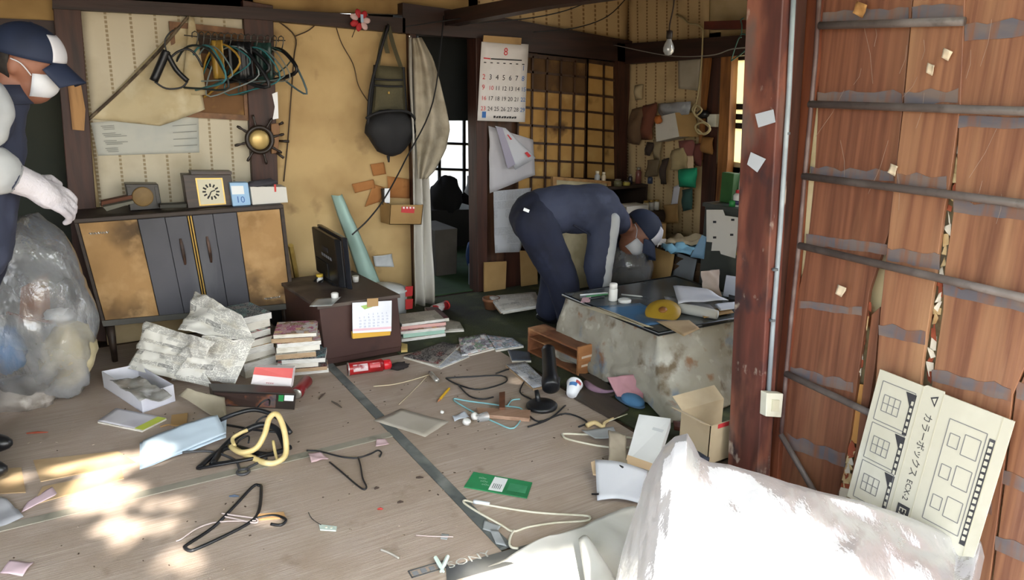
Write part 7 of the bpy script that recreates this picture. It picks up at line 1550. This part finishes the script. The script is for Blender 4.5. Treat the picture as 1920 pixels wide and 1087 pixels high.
b2_ = bagblob('garbage_bag', 'small clear plastic bag held open by the bending worker', P2(1182, 505, .02), [RT*.15, FW*.13, V((0, 0, .18))], None, 40, 9, .2)
tag(MB().ball(P2(1180, 530, .02), [RT*.11, FW*.09, V((0, 0, .10))], 20, lambda d: 1+.3*noise.noise(d*3)).build('dark_waste', mat('dark waste', '#3a352c', [('#5f574a', 6, .5, .7)], .8), smooth=True), 'dark rubbish inside the small clear bag by the bending worker', 'rubbish')

# big milky bag in the right foreground
m_milk = film('milky film', .26, '#dcdee4', 9, .5, .25, .2, .14)
o = T('plastic_bag', 'big milky white plastic bag in bright sun before the plank door', 'bag', V((1.66, 1.15, -.07)))
cont = [(1152, 1100), (1166, 1045), (1180, 1000), (1196, 950), (1206, 910), (1222, 876), (1244, 842), (1265, 823), (1289, 817), (1300, 836), (1312, 862), (1330, 872), (1367, 876), (1434, 897), (1477, 911), (1536, 927), (1614, 944), (1693, 974), (1799, 1014), (1838, 1016), (1846, 1044)]
def ridge(u):
    t = u*(len(cont)-1); i = min(int(t), len(cont)-2); a = t-i
    x = cont[i][0]*(1-a)+cont[i+1][0]*a; y = cont[i][1]*(1-a)+cont[i+1][1]*a
    k = (x-1165)/(1838-1165); p = Wy(x, y, 1.42-.50*k)
    if p.x > 2.13: p = Wx(x, y, 2.13)
    return p
Z0 = -.064
def bigbag(u, v):
    p = ridge(u); h = V((p.x, p.y, 0)).normalized(); zr = p.z-Z0
    e = min(1, min(u, 1-u)/.10)**.5
    if v < .3:
        t = (.3-v)/.3; q = p+h*(.22*t*e); z = Z0+zr*(1-t**2.2); amp = t*(1-t)*3
    else:
        t = (v-.3)/.7; q = p-h*((.62*t-.10*math.sin(t*math.pi))*e); z = Z0+zr*(1-t**1.5); amp = min(1, t*4)*(1-t)*1.6
    s = V((q.x, q.y, z)); c = .042*noise.noise(s*4.5+V((3, 0, 0)))+.024*(abs(noise.noise(s*7+V((0, 4, 0))))-.22)+.004*(abs(noise.noise(s*18))-.22)
    z2 = max(Z0, z+c*amp*.8)
    q = q-h*(c*amp); return V((min(q.x, 2.15), q.y, z2))
mb = MB(); mb.grid(bigbag, 150, 70); mb.build('film', m_milk, o, smooth=True)
for i, (u, f_w, r) in enumerate([(.42, .20, .15), (.68, .18, .14), (.84, .16, .09)]):
    p = ridge(u); h = V((p.x, p.y, 0)).normalized(); c = p-h*f_w; c.z = Z0+r*.62
    tag(MB().ball(c, [(r*1.3, 0, 0), (0, r, 0), (0, 0, r*.6)], 22, lambda d: 1+.25*noise.noise(d*2.4+V((i, 0, 0)))).build('white_waste', mat('white foam waste', '#dcdcdc', [('#c3c3c5', 4, .5, .7)], .8), smooth=True), ['left lump of white waste inside the milky bag', 'middle lump of white waste inside the milky bag', 'right lump of white waste inside the milky bag'][i], 'waste')

# white sheets at the front edge
m_ws = mat('white sheet', '#d3d2cc', [('#b7b3a8', 3, .48, .72), ('#4b463c', 5, .66, .74)], .7)
def floor_sheet(nm, lb, px, m, amp, seed, n=22, th=.002, cat='sheet'):
    q = [F(x, y, z) for x, y, z in px]; mb = MB()
    mb.grid(lambda u, v: (lambda p: p+V((0, 0, amp*(noise.noise(p*5+V((seed, 0, 0)))+.7*abs(noise.noise(p*9))+.2))))(bil(q, u, v)), n, n)
    return tag(mb.build(nm, m, thick=th, smooth=True), lb, cat)
floor_sheet('white_sheet', 'stained white sheet spread over the front edge left of the milky bag', [(1030, 1010, .012), (1200, 950, .012), (1330, 1130, -.03), (790, 1130, -.03)], m_ws, .02, 3)
q = [F(1085, 1010, .04), F(1110, 1016, .045), F(1170, 1110, .0), F(1100, 1110, .0)]
mb = MB(); mb.grid(lambda u, v: bil(q, u, v)+V((0, 0, .02*math.sin(u*3.1))), 8, 10); tag(mb.build('folded_sheet', m_ws, thick=.002, smooth=True), 'folded white strip standing on the stained white sheet', 'sheet')

# tape remains at the seam end and bits on the floor
for i, (px, lb) in enumerate([([(908, 975), (940, 985), (930, 1000), (905, 992)], 'grey tape remnant at the end of the floor seam'), ([(918, 992), (934, 994), (950, 1024), (930, 1020)], 'second grey tape remnant reaching over the front strip'), ([(828, 1000), (842, 1002), (838, 1012), (826, 1010)], 'small blue grey tape bit left of the floor seam')]):
    scrap('tape_remnant', lb, px, mat('grey tape', '#a3a8ab', [('#8b9094', 8, .5, .7)], .5), 'tape', .003, .004)
for i, (x, y, ln, a, cl, lb) in enumerate([(598, 748, 26, 1.1, '#4f4039', 'dark splinter lying right of the dark photo box'), (622, 752, 30, -.9, '#5a5048', 'forked dark splinter near the dark photo box'), (300, 800, 24, .4, '#9b7a50', 'pale splinter between the white magazine and the blue folder'), (430, 930, 18, 0, '#4d5a6e', 'small blue grey disc like bit above the tied black hanger'), (780, 895, 14, 0, '#3c2f28', 'dark crumb beside the floor seam'), (702, 916, 10, .5, '#3c2f28', 'dark crumb under the thin wire hanger'), (708, 954, 10, 0, '#a33b34', 'tiny red crumb on the left mat'), (745, 942, 12, .3, '#3c2f28', 'tiny dark chip on the left mat near the seam'), (50, 812, 40, .1, '#9a4b36', 'reddish crumb near the left worker foot')]):
    p = F(x, y, .003); q_ = F(x+ln*math.cos(a), y-ln*.5*math.sin(a), .004)
    tag(MB().tube([p, p.lerp(q_, .5)+V((0, 0, .002)), q_], [.003, .005, .002], 6).build('splinter' if i < 3 else 'crumb', mat('bit'+cl, cl, [], .8)), lb, 'splinter' if i < 3 else 'crumb')
for i, (px, y, cl, lb) in enumerate([([(1178, 400), (1200, 398), (1200, 440), (1178, 442)], 4.1, '#4a3a2c', 'brown carton under the dark shelf behind the worker cap'), ([(1204, 372), (1228, 372), (1228, 396), (1204, 396)], 4.16, '#5d4a34', 'small brown carton inside the dark shelf'), ([(1150, 372), (1172, 372), (1172, 394), (1150, 394)], 4.16, '#3b4048', 'slate box inside the dark shelf at left')]):
    q = [Wy(a, b, y) for a, b in px]
    zb = {0: 0.0, 1: .466, 2: .466}[i]; h_ = (.36, .10, .11)[i]
    x0, x1 = q[3].x, q[2].x
    tag(MB().box((x0, y+(.0 if i == 0 else .06), zb+.001), (x1-x0, 0, 0), (0, .08 if i == 0 else .12, 0), (0, 0, h_)).build('carton', mat('ct'+cl, cl, [], .8), bevel=.003), lb, 'carton')
for i, (px, d, cl, lb, nm) in enumerate([([(1190, 160), (1206, 158), (1204, 186), (1190, 188)], .03, '#b3a07c', 'small beige card pinned high on the striped right wall', 'pinned_card'), ([(1226, 262), (1242, 262), (1238, 300), (1224, 298)], .06, '#8b7a5c', 'beige paper strip hanging below the white wall box', 'paper_strip'), ([(1304, 270), (1318, 268), (1314, 312), (1302, 310)], .10, '#5e2f28', 'dark red cloth strip hanging by the mauve pouch', 'cloth_strip'), ([(1214, 300), (1236, 298), (1232, 330), (1212, 332)], .06, '#6d5c44', 'brown cloth rag hanging above the mauve tub', 'rag'), ([(1278, 356), (1300, 352), (1298, 392), (1280, 396)], .09, '#2c4a44', 'dark teal cloth hanging below the green pocket', 'cloth'), ([(1246, 384), (1272, 382), (1270, 418), (1246, 420)], .10, '#9a7748', 'tan card hanging behind the small brown carton', 'tan_card'), ([(1316, 256), (1338, 258), (1334, 290), (1314, 286)], .09, '#8a6132', 'ochre paper scrap stuck on the split wall post', 'ochre_scrap')]):
    wx(nm, lb, nm.split('_')[-1], px, d, mat('wc'+cl, cl, [], .85), .025, 8, .003, .03, 40+i)
# ---- cardboard sign leaning on the planks
o = T('cardboard_sheet', 'flat printed cardboard from a carton leaning on the plank door', 'cardboard', Wx(1720, 1000, 2.1))
m_cs = mat('pale carton board', '#c6c3b4', [('#b3af9d', 3, .48, .72), ('#d3d1c5', 5, .5, .7)], .75)
sq = [Wx(1650, 692, 2.165), Wx(1902, 790, 2.165), Wx(1832, 1012, 2.09), Wx(1588, 930, 2.09)]
sq[2] = sq[1]+sq[3]-sq[0]
sn = (sq[1]-sq[0]).cross(sq[3]-sq[0]).normalized(); sn = sn if sn.x < 0 else -sn
sheetb = MB().slab([bil(sq, 0, 0), bil(sq, .36, .0), bil(sq, .38, -.015), bil(sq, .51, -.015), bil(sq, .515, 0), bil(sq, 1, 0), bil(sq, 1, 1), bil(sq, .0, 1)], -sn*.006).build('board', m_cs, o)
m_cf = mat('carton fold', '#bdb9a6', [], .8)
for u in (.36, .515, .93): MB().slab([bil(sq, u-.004, .0)+sn*.0006, bil(sq, u+.004, .0)+sn*.0006, bil(sq, u+.004, 1)+sn*.0006, bil(sq, u-.004, 1)+sn*.0006], -sn*.0005).build('fold_line', m_cf, o)
m_ink = mat('carton ink', '#35353a', [('#55555a', 9, .55, .75)], .8)
e_d = (sq[3]-sq[0]).normalized(); e_r = (sq[1]-sq[0]).normalized()     # down the sheet, across the sheet
eyt = -(e_r*-1)
def stext(body, u, v, size):
    mb = MB(); mb.text(body, bil(sq, u, v)+sn*.0012, e_d, e_r, size); return mb
Ls = (sq[3]-sq[0]).length; Wd = (sq[1]-sq[0]).length
stext('カラーボックス', .425, .165, .0295).build('lettering', m_ink, o)
stext('ECX-2', .425, .655, .025).build('lettering', m_ink, o)
def srect(nm, u0, u1, v0, v1, m, z=.0012): return MB().slab([bil(sq, u0, v0)+sn*z, bil(sq, u1, v0)+sn*z, bil(sq, u1, v1)+sn*z, bil(sq, u0, v1)+sn*z], -sn*.0005).build(nm, m, o)
srect('black_plate', .405, .50, .845, .955, m_ink)
mb = MB(); mb.text('E2', bil(sq, .425, .862)+sn*.0018, e_d, e_r, .032); mb.build('lettering', m_cs, o)
m_line = mat('thin print', '#77777a', [], .8)
def sline(mb, a, b_, w=.0012):
    p, q_ = bil(sq, *a)+sn*.001, bil(sq, *b_)+sn*.001; d = (q_-p).normalized().cross(sn)*w; mb.slab([p-d, q_-d, q_+d, p+d], -sn*.0004)
def sbox(mb, u0, u1, v0, v1, w=.0012):
    for a, b_ in (((u0, v0), (u1, v0)), ((u1, v0), (u1, v1)), ((u1, v1), (u0, v1)), ((u0, v1), (u0, v0))): sline(mb, a, b_, w)
diag = MB()
for k, (v0, v1) in enumerate(((.07, .36), (.385, .655), (.68, .97))):
    sbox(diag, .05, .32, v0, v1)
    mb = MB(); mb.slab([bil(sq, .245, v0+.01)+sn*.001, bil(sq, .33, v0+.01)+sn*.001, bil(sq, .33, v1+.02)+sn*.001, bil(sq, .295, v1+.02)+sn*.001, bil(sq, .295, v0+.10)+sn*.001], -sn*.0005); mb.build('black_label', m_ink, o)
    mb = MB()
    for j in range(5): mb.slab([bil(sq, .304, v0+.06+.05*j)+sn*.0016, bil(sq, .322, v0+.06+.05*j)+sn*.0016, bil(sq, .322, v0+.09+.05*j)+sn*.0016, bil(sq, .304, v0+.09+.05*j)+sn*.0016], -sn*.0004)
    mb.build('label_print', m_cs, o)['kind'] = 'stuff'
    for j in range(4): sline(diag, (.09+.045*j, v0+.09), (.09+.045*j, v0+.21))
    for j in range(3): sline(diag, (.09, v0+.09+.06*j), (.225, v0+.09+.06*j))
sbox(diag, .60, .865, .14, .86)
for v0 in (.2, .42, .64): sbox(diag, .73, .84, v0, v0+.14); sbox(diag, .63, .70, v0+.03, v0+.12)
diag.build('line_drawing', m_line, o)['kind'] = 'stuff'
srect('black_label', .885, .925, .16, .90, m_ink)
mb = MB()
for j in range(16): mb.slab([bil(sq, .893, .18+.044*j)+sn*.0017, bil(sq, .917, .18+.044*j)+sn*.0017, bil(sq, .917, .205+.044*j)+sn*.0017, bil(sq, .893, .21+.044*j)+sn*.0017], -sn*.0004)
mb.build('label_print', m_cs, o)['kind'] = 'stuff'
mb = MB(); t3 = [bil(sq, .43, .055), bil(sq, .485, .03), bil(sq, .475, .11)]; mb.slab([p+sn*.0012 for p in t3], -sn*.0005); mb.build('triangle_mark', m_ink, o)
mb = MB(); t4 = [t3[0].lerp((t3[0]+t3[1]+t3[2])/3, .45), t3[1].lerp((t3[0]+t3[1]+t3[2])/3, .45), t3[2].lerp((t3[0]+t3[1]+t3[2])/3, .45)]; mb.slab([p+sn*.0018 for p in t4], -sn*.0004); mb.build('triangle_mark', m_cs, o)
for j in range(5): srect('small_print', .56+.012*j, .57+.012*j, .90+.015*(j % 2), .985, m_line) if j == 0 else None

# ================================================================= TREE OUTSIDE (unseen behind the viewpoint, its leaf gaps shaped to place the sun patches)
patches = [(165, 866, 100, 24), (200, 926, 80, 30), (330, 942, 58, 13), (258, 992, 86, 19), (345, 1046, 46, 24), (300, 852, 26, 16), (140, 955, 40, 14), (30, 895, 28, 20), (545, 942, 30, 8), (430, 905, 34, 9), (220, 1020, 26, 12), (505, 975, 36, 10)]
def lit(x, y):
    px, py = proj((x, y, 0))
    for a, b_, c_, d_ in patches:
        if ((px-a)/(c_*1.2))**2+((py-b_)/(d_*1.3))**2 < 1: return True
    return False
sl2, sx2 = SUND.y/-SUND.z, SUND.x/-SUND.z
def litbag(x, y):
    # leaves are left out so sun reaches the bag front and white sheets: shadow taken at the height of each
    q = V((x, y, 0))+V((-sx2*.12, -sl2*.12, .12))
    px, py = proj(q); q2 = V((x, y, 0))+V((-sx2*.42, -sl2*.42, .42)); p3, y3 = proj(q2); p2, y2 = proj((x, y, 0))
    thr = 938+14*math.sin(px*.021)+.24*max(0, px-1430)
    if 1190 < px < 2100 and py > thr+30 and y3 > thr: return True
    return 860 < p2 < 1190 and y2 > 1052-.12*(p2-860)
tr_ = T('garden_tree', 'unseen leafy garden tree in front of the house, leaf gaps shaped to dapple the sunlight', 'tree', V((-1.6, -3.4, -.37)))
m_lf = mat('leaf green', '#3f5a28', [('#5c7a38', 9, .45, .7)], .6); m_bark = wood('bark', '#5a4838', '#3a2d22', (8, 8, 1), 2)
trunk = [V((-1.6, -3.4, -.37)), V((-1.55, -3.3, .8)), V((-1.3, -3.2, 2.0)), V((-.9, -3.0, 3.0)), V((-.3, -2.7, 3.9))]
MB().tube(smooth_path(trunk, 5), [.17-.005*k for k in range(21)], 12).build('trunk', m_bark, tr_, smooth=True)
rt = random.Random(77)
for k in range(10):
    p = trunk[2+k % 3].lerp(trunk[min(4, 3+k % 3)], rt.random()); e = V((rt.uniform(-3, 3), rt.uniform(-3.6, -1.4), rt.uniform(3.0, 4.2)))
    m_ = p.lerp(e, .5)+V((0, 0, .25)); MB().tube(smooth_path([p, m_, e], 4), [.06, .055, .05, .045, .04, .035, .03, .02, .012], 7).build('branch', m_bark, tr_, smooth=True)
lf = MB(); slope = SUND.y/-SUND.z; sx_ = SUND.x/-SUND.z
made = 0
while made < 26000:
    fx, fy = rt.uniform(-2.6, 3.9), rt.uniform(-.2, 3.3); z = rt.uniform(2.9, 4.3)
    made += 1
    if lit(fx, fy) or litbag(fx, fy): continue
    c = V((fx-sx_*z, fy-slope*z, z)); n = V((rt.gauss(0, .5), rt.gauss(0, .5), 1)).normalized()-SUND*.8; n.normalize()
    a = n.orthogonal().normalized(); a = (a*math.cos(made)+n.cross(a)*math.sin(made)); b_ = n.cross(a); s = rt.uniform(.045, .08)
    lf.add([c-a*s*1.3, c-b_*s*.7, c+a*s*1.3, c+b_*s*.7], [(0, 1, 2, 3)])
lf.build('leaves', m_lf, tr_, kind='stuff')
